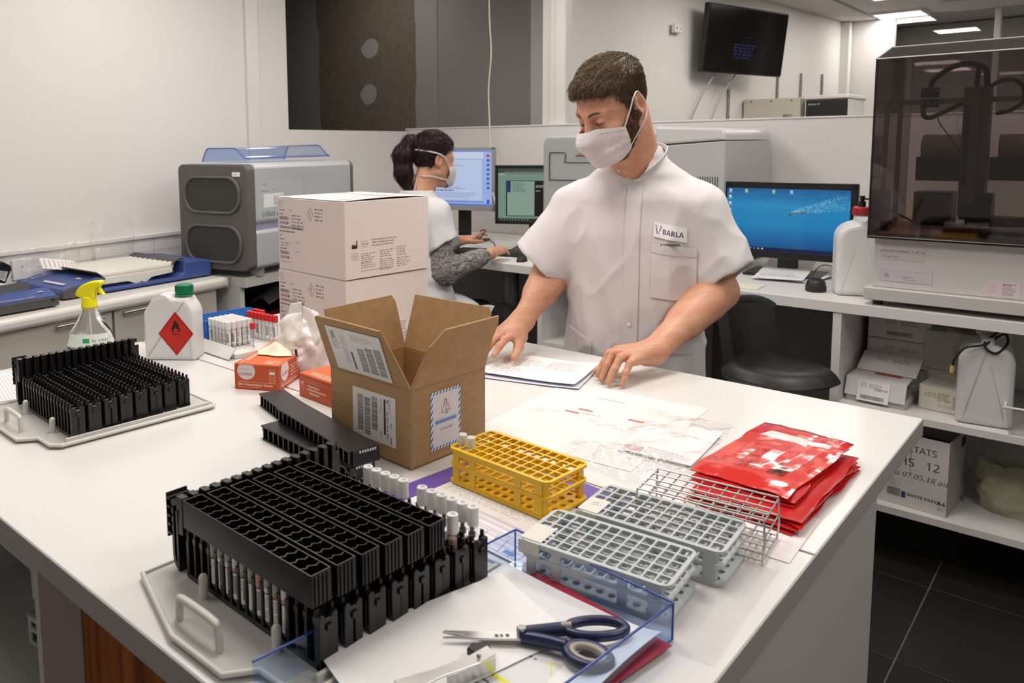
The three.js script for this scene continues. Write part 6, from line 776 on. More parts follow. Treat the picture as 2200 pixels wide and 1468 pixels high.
  // paper carton with handwriting
  const fx = canv(640, 800, (x) => { for (let k = 0; k < 40; k++) { x.strokeStyle = k % 3 ? '#c9c6c4' : '#d7b9bd'; x.lineWidth = 1.5; x.beginPath(); x.moveTo(0, 150 + k * 9 + rr(-3, 3)); x.lineTo(640, 160 + k * 9 + rr(-3, 3)); x.stroke(); } x.save(); x.fillStyle = '#1b1a1c'; txt(x, 'RESULTATS', 60, 180, 96, '#222024', '', 'sans-serif'); txt(x, 'HS   12', 200, 340, 120, '#222024', '', 'sans-serif'); txt(x, 'Du 07.05.18 au', 110, 470, 76, '#222024', 'italic', 'serif'); x.restore(); x.fillStyle = '#4a4748'; x.fillRect(306, 60, 5, 380); x.strokeStyle = '#777'; x.lineWidth = 3; x.strokeRect(130, 510, 90, 90); fine(x, 140, 530, 70, 4, 16, '#888'); bars(x, 110, 620, 120, 90, false); x.fillStyle = '#2c3c66'; x.fillRect(240, 640, 40, 70); txt(x, 'WHITE PAPER', 290, 680, 46, '#222', 'bold'); txt(x, 'A4', 560, 690, 60, '#222', 'bold'); fine(x, 560, 710, 60, 3, 14, '#777'); }, '#cbc7c4');
  const sx = canv(400, 400, (x) => { x.fillStyle = '#161514'; x.fillRect(250, 24, 110, 54); x.fillStyle = '#8d8b8a'; for (let k = 0; k < 12; k++) { x.save(); x.translate(rr(40, 340), rr(160, 360)); x.rotate(-0.7); x.fillRect(0, 0, rr(20, 50), 7); x.restore(); } }, '#9d9a98');
  const a = thing('paper_carton', 'open white paper carton with black handwriting on the lower shelf', 'box', [-0.512, 0.2083, -3.03], R(-5)); const w = 0.215, h = 0.255, d = 0.22;
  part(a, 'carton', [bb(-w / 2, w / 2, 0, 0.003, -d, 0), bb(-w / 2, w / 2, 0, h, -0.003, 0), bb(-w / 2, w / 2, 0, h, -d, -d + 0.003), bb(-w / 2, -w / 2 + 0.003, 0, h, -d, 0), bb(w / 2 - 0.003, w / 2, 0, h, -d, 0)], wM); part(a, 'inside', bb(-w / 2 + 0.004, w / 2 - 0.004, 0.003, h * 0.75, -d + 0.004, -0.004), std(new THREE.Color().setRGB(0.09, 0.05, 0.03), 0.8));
  sticker(a, 'written_front', w - 0.002, h - 0.002, fx, [0, h / 2, 0.0004], [0, 0, 0], 0.6); sticker(a, 'printed_side', d - 0.002, h - 0.002, sx, [w / 2 + 0.0004, h / 2, -d / 2], [0, Math.PI / 2, 0], 0.6);
  const pb = thing('plastic_bag', 'clear plastic bag with greenish filling on the lower shelf right of the paper carton', 'bag', [-0.24, 0.2085, -3.22], R(10)); part(pb, 'film', bagGeo(0.26, 0.24, 0.2, 21, 0.22), filmM); part(pb, 'filling', bagGeo(0.2, 0.16, 0.14, 25, 0.2), phys(new THREE.Color().setRGB(0.45, 0.44, 0.3), 0.6, { transmission: 0.3, thickness: 0 }));
}
{ // laboratory stool
  const t = thing('lab_stool', 'black moulded laboratory stool with low backrest behind the island', 'stool', [-0.86, 0, -2.72], R(-28));
  const seat = grid((u, v) => { const a = u * 6.2832, r = v; const x = 0.185 * r * Math.cos(a) * (1 + 0.08 * Math.cos(a)), z = 0.18 * r * Math.sin(a); const y = 0.735 - 0.02 * (1 - r * r) + (x < 0 ? 0.0 : 0) + 0.01 * Math.cos(2 * a) * r * r - 0.055 * Math.pow(r, 7); return [x, y, z]; }, 40, 14);
  part(t, 'seat', [seat, grid((u, v) => { const a = -u * 6.2832, r = v; return [0.18 * r * Math.cos(a) * (1 + 0.08 * Math.cos(a)), 0.685 - 0.02 * (1 - r), 0.175 * r * Math.sin(a)]; }, 40, 4)], MT.rubber);
  part(t, 'backrest', grid((u, v) => { const a = (u - 0.5) * 1.7; const y = 0.7 + 0.205 * v; const k = 0.175 + 0.035 * v; const th = 0.016 * Math.sin(Math.PI * clamp(v * 0.9 + 0.1, 0, 1)); const e = Math.pow(Math.abs(u - 0.5) * 2, 3) * 0.03 * v; return [-(k) * Math.cos(a * (1 - 0.2 * v)), y - e, (k) * Math.sin(a * (1 - 0.25 * v)) * 0.95]; }, 24, 14, 0.036), MT.rubber);
  part(t, 'backrest_rim', tube(Array.from({ length: 17 }, (_, k) => { const a = (k / 16 - 0.5) * 1.7 * 0.8, kk = 0.19; return [-kk * Math.cos(a), 0.9 - Math.pow(Math.abs(k / 16 - 0.5) * 2, 3) * 0.03, kk * Math.sin(a) * 0.93]; }), 0.02, 40, 10), MT.rubber);
  part(t, 'gas_column', [cyl(0.025, 0.025, 0.3, 0, 0.38, 0, 18), cyl(0.035, 0.035, 0.3, 0, 0.1, 0, 18)], MT.darkMetal);
  for (let k = 0; k < 5; k++) { const a = k * 1.2566; part(t, 'leg', [rod([0, 0.11, 0], [0.27 * Math.cos(a), 0.06, 0.27 * Math.sin(a)], 0.018, 10), new THREE.SphereGeometry(0.03, 12, 8).translate(0.27 * Math.cos(a), 0.03, 0.27 * Math.sin(a))], MT.blackPl); }
  part(t, 'foot_ring', new THREE.TorusGeometry(0.2, 0.01, 8, 40).rotateX(Math.PI / 2).translate(0, 0.3, 0), MT.steel);
}
{ // far room: television, socket box, cables, low cabinets
  const a = V(-2.3, 2.165, -5.5), b = V(-2.081, 2.212, -6.456), c = a.clone().add(b).multiplyScalar(0.5), th = Math.atan2(-(b.z - a.z), b.x - a.x), w = 0.98, h = 0.475;
  const tv = thing('television', 'large black wall-mounted television with faint blue text, above the partition', 'television', [c.x, c.y, c.z], th); tv.rotation.order = 'YXZ'; tv.rotation.x = R(6);
  part(tv, 'housing', bb(-w / 2, w / 2, -h / 2, h / 2, -0.045, -0.003, 0.006), MT.blackPl);
  const tt = canv(512, 256, (x) => { x.fillStyle = '#39427e'; fine(x, 240, 110, 50, 1, 10, '#39427e'); fine(x, 256, 124, 20, 1, 10, '#39427e'); fine(x, 172, 140, 170, 5, 13, '#3d4684', 0.6); }, '#040405');
  part(tv, 'screen', new THREE.BoxGeometry(w - 0.016, h - 0.024, 0.004), std(0x030303, 0.12, { emissive: 0xffffff, emissiveMap: tt, emissiveIntensity: 0.25 }));
  part(tv, 'wall_arm', [rod([0, 0, -0.05], [-0.05, 0.0, -0.2], 0.02), rod([-0.05, 0, -0.2], [0.06, 0, -0.32], 0.02)], MT.darkMetal);
  const sb = thing('socket_box', 'small white twin socket box on the wall left of the television', 'socket', [-2.44, 2.24, -5.3], R(90)); part(sb, 'housing', bb(-0.055, 0.055, -0.03, 0.03, 0, 0.03, 0.005), MT.whitePl); part(sb, 'socket_hole', [bb(-0.035, -0.025, -0.008, 0.008, 0.0295, 0.031), bb(0.03, 0.036, -0.005, 0.005, 0.0295, 0.031)], MT.blackMatt);
  const w1 = thing('television_cable', 'left thin grey cable hanging from the television down the wall', 'cable', [0, 0, 0], 0, 'television cables'); part(w1, 'wire', tube([[-2.32, 1.95, -5.72], [-2.36, 1.8, -5.6], [-2.4, 1.6, -5.5], [-2.41, 1.45, -5.45]], 0.006, 24, 6), std(0x9a9895, 0.5));
  const w2 = thing('television_cable', 'right thin grey cable hanging from the television towards the beige cabinet', 'cable', [0, 0, 0], 0, 'television cables'); part(w2, 'wire', tube([[-2.28, 1.96, -6.0], [-2.34, 1.8, -5.9], [-2.38, 1.65, -5.85], [-2.39, 1.5, -5.8]], 0.006, 24, 6), std(0xb0aeab, 0.5));
  const cab = thing('low_cabinet', 'beige cabinet top with small studs behind the partition under the television', 'cabinet', [0, 0, 0]); part(cab, 'carcass', bb(-2.36, -1.94, 0, 1.79, -6.9, -6.4, 0.004), std(new THREE.Color().setRGB(0.62, 0.57, 0.49), 0.6)); part(cab, 'stud', [-2.3, -2.15, -2.0].map(x => rot(cyl(0.006, 0.006, 0.004), Math.PI / 2).translate(x, 1.77, -6.4)), MT.darkMetal);
  const fm = thing('dark_analyser', 'white topped machine with black glass front and white lettering, far behind the partition', 'machine', [0, 0, 0]); part(fm, 'body', bb(-1.91, -1.62, 0, 1.77, -6.9, -6.42, 0.004), MT.whitePl); part(fm, 'top_cover', bb(-1.92, -1.61, 1.77, 1.8, -6.92, -6.4, 0.008), MT.whitePl);
  part(fm, 'glass_front', bb(-1.9, -1.615, 1.3, 1.765, -6.42, -6.412, 0.002), MT.blackPl); sticker(fm, 'lettering', 0.085, 0.025, canv(192, 56, x => txt(x, 'QIAsym SP', 6, 42, 36, '#d8dadd', 'bold'), '#08090b'), [-1.845, 1.735, -6.4115]);
  const cu = thing('grey_cup', 'small grey tub with a green tag just above the partition edge', 'tub', [-1.98, 1.5, -6.25]); part(cu, 'tub', lathe([[0, 0.18], [0.03, 0.18], [0.04, 0.0], [0, 0]], 16).translate(0, -0.02, 0), std(0x7d7a70, 0.7)); part(cu, 'green_tag', bx(0.045, 0.02, 0.01, 0.06, 0.115, 0, 0.002), std(0x1f9a63, 0.5)); part(cu, 'stand', cyl(0.03, 0.04, 1.5, 0, -1.5, 0, 12), MT.whitePl);
}
// ---------------------------------------------------------------- people: distance fields meshed with surface nets
const cap3 = (a, b, ra, rb) => { const bx_ = b[0] - a[0], by = b[1] - a[1], bz = b[2] - a[2], L2 = bx_ * bx_ + by * by + bz * bz || 1e-9; return (x, y, z) => { const px = x - a[0], py = y - a[1], pz = z - a[2]; let h = (px * bx_ + py * by + pz * bz) / L2; h = h < 0 ? 0 : h > 1 ? 1 : h; const dx = px - bx_ * h, dy = py - by * h, dz = pz - bz * h; return Math.sqrt(dx * dx + dy * dy + dz * dz) - (ra + (rb - ra) * h); }; };
const ell = (c, r) => (x, y, z) => { const a = (x - c[0]) / r[0], b = (y - c[1]) / r[1], d = (z - c[2]) / r[2]; const k0 = Math.sqrt(a * a + b * b + d * d); const e = a / r[0], f = b / r[1], g = d / r[2]; const k1 = Math.sqrt(e * e + f * f + g * g); return k1 < 1e-9 ? -Math.min(...r) : k0 * (k0 - 1) / k1; };
const smin = (a, b, k) => { const h = Math.max(k - Math.abs(a - b), 0) / k; return Math.min(a, b) - h * h * k * 0.25; };
const smax = (a, b, k) => -smin(-a, -b, k);
const U = (k, ...fs) => (x, y, z) => { let d = fs[0](x, y, z); for (let i = 1; i < fs.length; i++) d = smin(d, fs[i](x, y, z), k); return d; };
function nets(f, lo, hi, c) {
  const n = [0, 1, 2].map(i => Math.ceil((hi[i] - lo[i]) / c) + 1), [nx, ny, nz] = n, S = new Float32Array(nx * ny * nz);
  let q = 0; for (let k = 0; k < nz; k++) for (let j = 0; j < ny; j++) for (let i = 0; i < nx; i++) S[q++] = f(lo[0] + i * c, lo[1] + j * c, lo[2] + k * c);
  const id = new Int32Array(nx * ny * nz).fill(-1), P = [], I = [], at = (i, j, k) => i + nx * (j + ny * k);
  const E = [[0, 1], [2, 3], [4, 5], [6, 7], [0, 2], [1, 3], [4, 6], [5, 7], [0, 4], [1, 5], [2, 6], [3, 7]], v = new Float32Array(8);
  for (let k = 0; k < nz - 1; k++) for (let j = 0; j < ny - 1; j++) for (let i = 0; i < nx - 1; i++) {
    let m = 0; for (let e = 0; e < 8; e++) { v[e] = S[at(i + (e & 1), j + ((e >> 1) & 1), k + (e >> 2))]; if (v[e] < 0) m |= 1 << e; }
    if (m === 0 || m === 255) continue;
    let x = 0, y = 0, z = 0, w = 0; for (const [a, b] of E) { if (((m >> a) & 1) === ((m >> b) & 1)) continue; const t = v[a] / (v[a] - v[b]); x += (a & 1) + ((b & 1) - (a & 1)) * t; y += ((a >> 1) & 1) + (((b >> 1) & 1) - ((a >> 1) & 1)) * t; z += (a >> 2) + ((b >> 2) - (a >> 2)) * t; w++; }
    id[at(i, j, k)] = P.length / 3; P.push(lo[0] + (i + x / w) * c, lo[1] + (j + y / w) * c, lo[2] + (k + z / w) * c);
  }
  for (let k = 1; k < nz - 1; k++) for (let j = 1; j < ny - 1; j++) for (let i = 1; i < nx - 1; i++) {
    const s = S[at(i, j, k)] < 0, quad = (a, b, c2, d) => { if (a < 0 || b < 0 || c2 < 0 || d < 0) return; if (s) I.push(a, b, c2, a, c2, d); else I.push(a, c2, b, a, d, c2); };
    if (s !== S[at(i + 1, j, k)] < 0) quad(id[at(i, j - 1, k - 1)], id[at(i, j, k - 1)], id[at(i, j, k)], id[at(i, j - 1, k)]);
    if (s !== S[at(i, j + 1, k)] < 0) quad(id[at(i - 1, j, k - 1)], id[at(i - 1, j, k)], id[at(i, j, k)], id[at(i, j, k - 1)]);
    if (s !== S[at(i, j, k + 1)] < 0) quad(id[at(i - 1, j - 1, k)], id[at(i, j - 1, k)], id[at(i, j, k)], id[at(i - 1, j, k)]);
  }
  const g = new THREE.BufferGeometry(); g.setAttribute('position', new THREE.Float32BufferAttribute(P, 3)); g.setIndex(I); g.computeVertexNormals();
  const uv = new Float32Array(P.length / 3 * 2); for (let i = 0; i < uv.length / 2; i++) { uv[i * 2] = P[i * 3] * 4 + P[i * 3 + 2] * 2.3; uv[i * 2 + 1] = P[i * 3 + 1] * 4; } g.setAttribute('uv', new THREE.BufferAttribute(uv, 2));
  return g;
}
const add3 = (a, b, s = 1) => [a[0] + b[0] * s, a[1] + b[1] * s, a[2] + b[2] * s];
const mix3 = (a, b, t) => [a[0] + (b[0] - a[0]) * t, a[1] + (b[1] - a[1]) * t, a[2] + (b[2] - a[2]) * t];
const norm3 = a => { const l = Math.hypot(...a); return [a[0] / l, a[1] / l, a[2] / l]; };
// a head in its own frame: x to its left, y up, z forward
function headField(o) {
  const skull = U(0.03, ell([0, 0.036, -0.014], [0.077, 0.09, 0.096]), ell([0, 0.0, 0.03], [0.066, 0.085, 0.065]), ell([0, -0.05, 0.028], [0.058, 0.072, 0.062]), cap3([-0.02, -0.105, 0.055], [0.02, -0.105, 0.055], 0.022, 0.022), cap3([0.055, -0.06, 0.0], [0.02, -0.1, 0.05], 0.018, 0.018), cap3([-0.055, -0.06, 0.0], [-0.02, -0.1, 0.05], 0.018, 0.018));
  const brow = U(0.02, cap3([0.012, 0.019, 0.09], [0.045, 0.018, 0.074], 0.01, 0.009), cap3([-0.012, 0.019, 0.09], [-0.045, 0.018, 0.074], 0.01, 0.009));
  const cheek = U(0.02, ell([0.043, -0.035, 0.064], [0.022, 0.02, 0.02]), ell([-0.043, -0.035, 0.064], [0.022, 0.02, 0.02]));
  const nose = U(0.012, cap3([0, 0.008, 0.094], [0, -0.036, 0.113], 0.0075, 0.012), cap3([0.01, -0.039, 0.1], [-0.01, -0.039, 0.1], 0.009, 0.009));
  const eyes = U(0.004, ell([0.032, 0.0, 0.078], [0.0155, 0.0125, 0.0145]), ell([-0.032, 0.0, 0.078], [0.0155, 0.0125, 0.0145]));
  const lips = U(0.006, cap3([0.018, -0.072, 0.084], [-0.018, -0.072, 0.084], 0.007, 0.007), cap3([0.015, -0.082, 0.083], [-0.015, -0.082, 0.083], 0.0075, 0.0075));
  const sockL = ell([0.033, 0.003, 0.1], [0.02, 0.012, 0.018]), sockR = ell([-0.033, 0.003, 0.1], [0.02, 0.012, 0.018]);
  const ear = s => { const sh = ell([s * 0.08, -0.004, -0.022], [0.011, 0.033, 0.021]), lobe = ell([s * 0.077, -0.031, -0.015], [0.008, 0.011, 0.009]), cv = ell([s * 0.09, 0.0, -0.02], [0.009, 0.022, 0.012]), tr2 = cap3([s * 0.077, -0.008, -0.004], [s * 0.079, -0.014, -0.006], 0.005, 0.005); return (x, y, z) => { let d = smin(sh(x, y, z), lobe(x, y, z), 0.01); d = smax(d, -cv(x, y, z), 0.006); return smin(d, tr2(x, y, z), 0.004); }; };
  const eL = ear(1), eR = ear(-1), k = o.s;
  const base = (x, y, z) => { x /= k; y /= k; z /= k; return skull(x, y, z) * k; };
  const full = (x, y, z) => { x /= k; y /= k; z /= k; let d = smin(skull(x, y, z), brow(x, y, z), 0.018); d = smin(d, cheek(x, y, z), 0.02); d = smax(d, -Math.min(sockL(x, y, z), sockR(x, y, z)), 0.014); d = smin(d, eyes(x, y, z), 0.005); d = smin(d, nose(x, y, z), 0.012); d = smin(d, lips(x, y, z), 0.006); d = smin(d, Math.min(eL(x, y, z), eR(x, y, z)), 0.008); return d * k; };
  return { base, full };
}
function frame(c, f, pitch, roll = 0) { // matrix from head frame to world
  const F = V(f[0], 0, f[1]).normalize(), Lf = V(F.z, 0, -F.x); const up = V(0, 1, 0).multiplyScalar(Math.cos(pitch)).addScaledVector(F, Math.sin(pitch)), fw = F.clone().multiplyScalar(Math.cos(pitch)).addScaledVector(V(0, 1, 0), -Math.sin(pitch));
  const m = new THREE.Matrix4().makeBasis(Lf, up, fw); if (roll) m.multiply(new THREE.Matrix4().makeRotationZ(roll)); m.setPosition(...c); return m;
}
const xf = (m, p) => { const v = V(...p).applyMatrix4(m); return [v.x, v.y, v.z]; };
// march a ray onto a field
function hit(f, o, d, max = 0.6) { let t = 0; for (let i = 0; i < 60; i++) { const p = add3(o, d, t), s = f(...p); if (s < 0.0004) return p; t += s * 0.7; if (t > max) break; } return null; }
function patch(f, org, dir, nu, nv, off, th) { // org(u,v), dir(u,v)
  let last = null; return grid((u, v) => { const o = org(u, v), d = dir(u, v); const p = hit(f, o, d) || last || add3(o, d, 0.2); last = p; return add3(p, d, -off); }, nu, nv, th);
}
function strands(g, n, len, rad, flow, sel, sd) { // short tapered hairs lying on a surface
  const p = g.attributes.position, N = g.attributes.normal, P = [], I = []; seed = sd;
  for (let q = 0; q < n; q++) {
    const i = Math.floor(rnd() * p.count), a = V(p.getX(i), p.getY(i), p.getZ(i)), nn = V(N.getX(i), N.getY(i), N.getZ(i)); if (sel && !sel(a)) continue;
    let d = flow(a, nn).clone(); d.addScaledVector(nn, -d.dot(nn)).normalize(); const s = V().crossVectors(d, nn).normalize(), L = len * rr(0.6, 1.3), b0 = P.length / 3;
    d.addScaledVector(s, rr(-0.25, 0.25)).normalize();
    const r = rad * rr(0.7, 1.3), m = a.clone().addScaledVector(d, L * 0.5).addScaledVector(nn, L * 0.12 + r), e = a.clone().addScaledVector(d, L).addScaledVector(nn, L * rr(0.0, 0.1));
    const a2 = a.clone().addScaledVector(nn, -r);
    P.push(...a2.clone().addScaledVector(s, -r).toArray(), ...a2.clone().addScaledVector(s, r).toArray(), ...a2.clone().addScaledVector(nn, 2 * r).toArray(), ...m.clone().addScaledVector(s, -r).toArray(), ...m.clone().addScaledVector(s, r).toArray(), ...m.clone().addScaledVector(nn, r).toArray(), ...e.toArray());
    for (const [x, y] of [[0, 1], [1, 2], [2, 0]]) I.push(b0 + x, b0 + y, b0 + 3 + y, b0 + x, b0 + 3 + y, b0 + 3 + x); I.push(b0 + 3, b0 + 4, b0 + 6, b0 + 4, b0 + 5, b0 + 6, b0 + 5, b0 + 3, b0 + 6);
  }
  const h = new THREE.BufferGeometry(); h.setAttribute('position', new THREE.Float32BufferAttribute(P, 3)); h.setIndex(I); h.computeVertexNormals(); return h;
}
// hand: four fingers given by knuckle and tip, arched by lift; thumb by three joints
function handField(wr, el, fingers, thumb, s, rw) {
  const palm = fingers.map(f => cap3(wr, f.k, 0.019 * s, 0.0125 * s)); const fore = cap3(el, wr, rw[0], rw[1]);
  let pf = U(0.02 * s, fore, ...palm); const tb = U(0.012 * s, cap3(thumb[0], thumb[1], 0.0155 * s, 0.0125 * s), cap3(thumb[1], thumb[2], 0.0118 * s, 0.0102 * s), cap3(thumb[2], thumb[3], 0.0105 * s, 0.0085 * s)); pf = U(0.02 * s, pf, tb);
  const fs = fingers.map(f => { const c = add3(mix3(f.k, f.t, 0.42), f.up || [0, 1, 0], f.lift), j1 = mix3(mix3(f.k, c, 0.9), mix3(c, f.t, 0.12), 0.6), j2 = mix3(c, f.t, 0.56); j2[1] += f.lift * 0.14; const r = f.r * s; return U(0.004, cap3(f.k, j1, r * 1.06, r), cap3(j1, j2, r * 1.04, r * 0.92), cap3(j2, f.t, r * 0.94, r * 0.78)); });
  return (x, y, z) => { let d = 1e9; for (const f of fs) d = smin(d, f(x, y, z), 0.0018); return smin(pf(x, y, z), d, 0.007 * s); };
}
const bounds = (pts, m) => [[0, 1, 2].map(i => Math.min(...pts.map(p => p[i])) - m), [0, 1, 2].map(i => Math.max(...pts.map(p => p[i])) + m)];
const skinTex = dataTex(128, (u, v, i, j) => { const n = noise(i / 5, j / 5, 1) * 9 + noise(i / 19, j / 19, 4) * 10; return [214 + n * 0.4, 172 + n, 148 + n]; }, true, [3, 3]);
const skinM = new THREE.MeshPhysicalMaterial({ color: 0xf2ddd2, map: skinTex, roughness: 0.5, sheen: 0.15 });
const cotton = dataTex(128, (u, v, i, j) => 128 + (((i ^ j) & 1) ? 24 : -24) + 20 * noise(i / 6, j / 6, 3), false, [26, 26]);
const coatM = std(new THREE.Color().setRGB(0.66, 0.63, 0.64), 0.8, { bumpMap: cotton, bumpScale: 0.0004 });
const coatM2 = std(new THREE.Color().setRGB(0.64, 0.65, 0.66), 0.8, { bumpMap: cotton, bumpScale: 0.0004 });
const maskM = std(new THREE.Color().setRGB(0.7, 0.65, 0.66), 0.8, { bumpMap: cotton, bumpScale: 0.0003, side: THREE.DoubleSide });
const maskM2 = std(new THREE.Color().setRGB(0.62, 0.64, 0.63), 0.8, { side: THREE.DoubleSide });
const blackCloth = std(new THREE.Color().setRGB(0.012, 0.012, 0.014), 0.85);
function hairSet(H, o) { // hair cap: the skull grown outward inside a hairline
  const k = o.s, line = o.line;
  return (x, y, z) => { const X = x / k, Y = y / k, Z = z / k; const az = Math.atan2(Math.abs(X), Z + 0.01); const cut = line(az, Y, Z); const t = o.t(X, Y, Z) * k; return smax(H.base(x, y, z) - t, (cut - Y) * k * 0.8, 0.006); };
}
// ================================================================ the man
{
  const man = thing('person', 'bearded man in a white short-sleeved coat and white mask, leaning on the island and reading', 'person', [0, 0, 0]);
  const F = [0.276, 0, 0.961], Lv = [0.961, 0, -0.276], C0 = [-1.035, 0, -2.03];
  const hm = frame([-1.041, 1.5535, -1.893], [-0.268, 0.963], R(27)), hi = hm.clone().invert(), S = 0.96, H = headField({ s: S });
  const toH = (f) => { const e = hi.elements; return (x, y, z) => f(e[0] * x + e[4] * y + e[8] * z + e[12], e[1] * x + e[5] * y + e[9] * z + e[13], e[2] * x + e[6] * y + e[10] * z + e[14]); };
  const skullBase = xf(hm, [0, -0.04, -0.045]), nb = [-1.028, 1.385, -2.035];
  const neck = U(0.03, cap3(skullBase, nb, 0.056, 0.06), cap3(xf(hm, [0, -0.075, 0.0]), [-1.03, 1.36, -2.0], 0.045, 0.05), cap3(xf(hm, [0.05, -0.04, -0.03]), [-1.035, 1.36, -1.965], 0.012, 0.011));
  const hf = toH(H.full), hb = toH(H.base);
  const headAll = (x, y, z) => smin(hf(x, y, z), neck(x, y, z), 0.025);
  const parts = [nets(headAll, [-1.165, 1.32, -2.13], [-0.905, 1.71, -1.75], 0.0026)];
  // arms
  const eR = [-1.24, 1.09, -1.925], wR = [-1.206, 0.988, -1.728], shR = [-1.195, 1.285, -1.985], eL = [-0.818, 1.06, -2.085], wL = [-0.846, 0.955, -1.762], shL = [-0.875, 1.29, -2.07];
  const fR = handField(wR, eR, [{ k: [-1.166, 0.97, -1.63], t: [-1.165, 0.935, -1.545], lift: 0.014, r: 0.0092 }, { k: [-1.186, 0.974, -1.625], t: [-1.19, 0.93, -1.528], lift: 0.016, r: 0.0095 }, { k: [-1.207, 0.971, -1.63], t: [-1.214, 0.928, -1.535], lift: 0.015, r: 0.0092 }, { k: [-1.227, 0.963, -1.642], t: [-1.24, 0.926, -1.563], lift: 0.012, r: 0.0082 }], [add3(wR, [0.012, -0.012, 0.02]), [-1.165, 0.958, -1.665], [-1.143, 0.945, -1.62], [-1.128, 0.928, -1.578]], 1.05, [0.045, 0.03]);
  const fL = handField(wL, [-0.822, 1.05, -2.03], [{ k: [-0.902, 0.962, -1.688], t: [-0.92, 0.912, -1.632], lift: 0.024, r: 0.0092 }, { k: [-0.884, 0.966, -1.678], t: [-0.9, 0.911, -1.61], lift: 0.028, r: 0.0096 }, { k: [-0.864, 0.963, -1.67], t: [-0.873, 0.911, -1.597], lift: 0.026, r: 0.0093 }, { k: [-0.845, 0.954, -1.668], t: [-0.846, 0.91, -1.608], lift: 0.02, r: 0.0082 }], [add3(wL, [-0.014, -0.01, 0.015]), [-0.905, 0.945, -1.715], [-0.928, 0.93, -1.685], [-0.94, 0.913, -1.655]], 1.05, [0.046, 0.031]);
  const muscle = (e, w, r) => cap3(mix3(e, w, 0.12), mix3(e, w, 0.45), r, r * 0.82);
  const armR = U(0.03, fR, cap3(add3(mix3(shR, eR, 0.15), [0, -0.01, 0]), eR, 0.036, 0.046), muscle(eR, wR, 0.05)), armL = U(0.03, fL, cap3(add3(mix3(shL, eL, 0.15), [0, -0.01, 0]), eL, 0.036, 0.046), cap3(eL, [-0.822, 1.05, -2.03], 0.046, 0.046), muscle([-0.822, 1.05, -2.03], wL, 0.047));
  parts.push(nets(armR, ...bounds([[-1.3, 0.905, -2.0], [-1.11, 1.2, -1.51]], 0.01), 0.0032), nets(armL, ...bounds([[-0.96, 0.893, -2.14], [-0.765, 1.17, -1.585]], 0.01), 0.0032));
  const torsoC = U(0.06, cap3([-1.035, 0.95, -2.03], [-1.035, 1.22, -2.04], 0.11, 0.11), cap3(add3(shR, [0.02, -0.03, 0]), add3(shL, [-0.02, -0.03, 0]), 0.03, 0.03), cap3([-1.03, 1.28, -2.04], nb, 0.05, 0.052), cap3([-1.1, 0.85, -2.02], [-0.97, 0.85, -2.05], 0.11, 0.11), cap3(add3(shR, [0.01, -0.03, 0]), mix3(shR, eR, 0.8), 0.03, 0.04), cap3(add3(shL, [-0.01, -0.03, 0]), mix3(shL, eL, 0.8), 0.03, 0.04));
  parts.push(nets(torsoC, [-1.35, 0.7, -2.22], [-0.72, 1.42, -1.82], 0.014));
  part(man, 'body', parts, skinM);
  // hair and beard
  const hairM = std(new THREE.Color().setRGB(0.05, 0.032, 0.018), 0.5), hairM2 = std(new THREE.Color().setRGB(0.13, 0.082, 0.043), 0.45), beardM = std(new THREE.Color().setRGB(0.1, 0.048, 0.024), 0.6);
  const line = (az, Y, Z) => { const f = 0.074 - 0.012 * smooth(0.25, 0.75, az) - 0.052 * smooth(0.85, 1.25, az); const side = -0.03 + 0.055 * smooth(1.42, 1.5, az) * (1 - smooth(1.85, 2.0, az)); const back = -0.075 * smooth(1.85, 2.15, az); return az < 1.25 ? f : az < 1.42 ? 0.01 - 0.045 * smooth(1.25, 1.4, az) : az < 1.95 ? Math.max(side, -0.03) : -0.03 + back * 0.75; };
  const hairF = hairSet(H, { s: S, line, t: (X, Y, Z) => 0.0055 + 0.013 * smooth(0.02, 0.11, Y) + 0.006 * smooth(0.04, 0.09, Z) * smooth(0.05, 0.09, Y) + 0.0022 * noise(X * 150, Y * 55, Z * 45) + 0.002 * noise(X * 70, Y * 30, Z * 28) });
  const hw = toH(hairF); const hg = nets(hw, [-1.165, 1.45, -2.11], [-0.905, 1.725, -1.77], 0.0027);
  const hair = part(man, 'hair', hg, hairM, 'short brown hair'); const up = V(hm.elements[4], hm.elements[5], hm.elements[6]), fwd = V(hm.elements[8], hm.elements[9], hm.elements[10]), hc = V(-1.041, 1.5535, -1.893);
  part(hair, 'hair_strands', strands(hg, 9000, 0.02, 0.00065, (a) => { const r = a.clone().sub(hc), y = r.dot(up), z = r.dot(fwd); return y > 0.085 ? fwd.clone().addScaledVector(up, -0.4) : fwd.clone().multiplyScalar(z > 0 ? 0.25 : -0.2).addScaledVector(up, -1); }, null, 5), hairM2).userData.kind = 'stuff';
  const beardF = (x, y, z) => { const X = Math.abs(x) / S, Y = y / S, Z = z / S; const top = Z > 0.055 ? -0.052 : -0.012 - 0.55 * Math.max(0, Z); const reg = Math.max(Y - top, -0.14 - Y, -0.012 - Z, 0.0); const n = 0.0022 * noise(x * 190, y * 130, z * 190); return smax(Math.min(H.full(x, y, z)) - 0.0042 - n, Math.max(Y - top, -0.135 - Y, -0.008 - Z + Math.max(0, -0.03 - Y) * 0.35) * S, 0.003); };
  const bg = nets(toH(beardF), [-1.165, 1.36, -1.96], [-0.9, 1.56, -1.75], 0.0028); const beard = part(man, 'beard', bg, beardM, 'short reddish brown beard');
  part(beard, 'beard_strands', strands(bg, 3500, 0.009, 0.0005, (a) => up.clone().multiplyScalar(-1).addScaledVector(fwd, 0.3), null, 9), beardM).userData.kind = 'stuff';
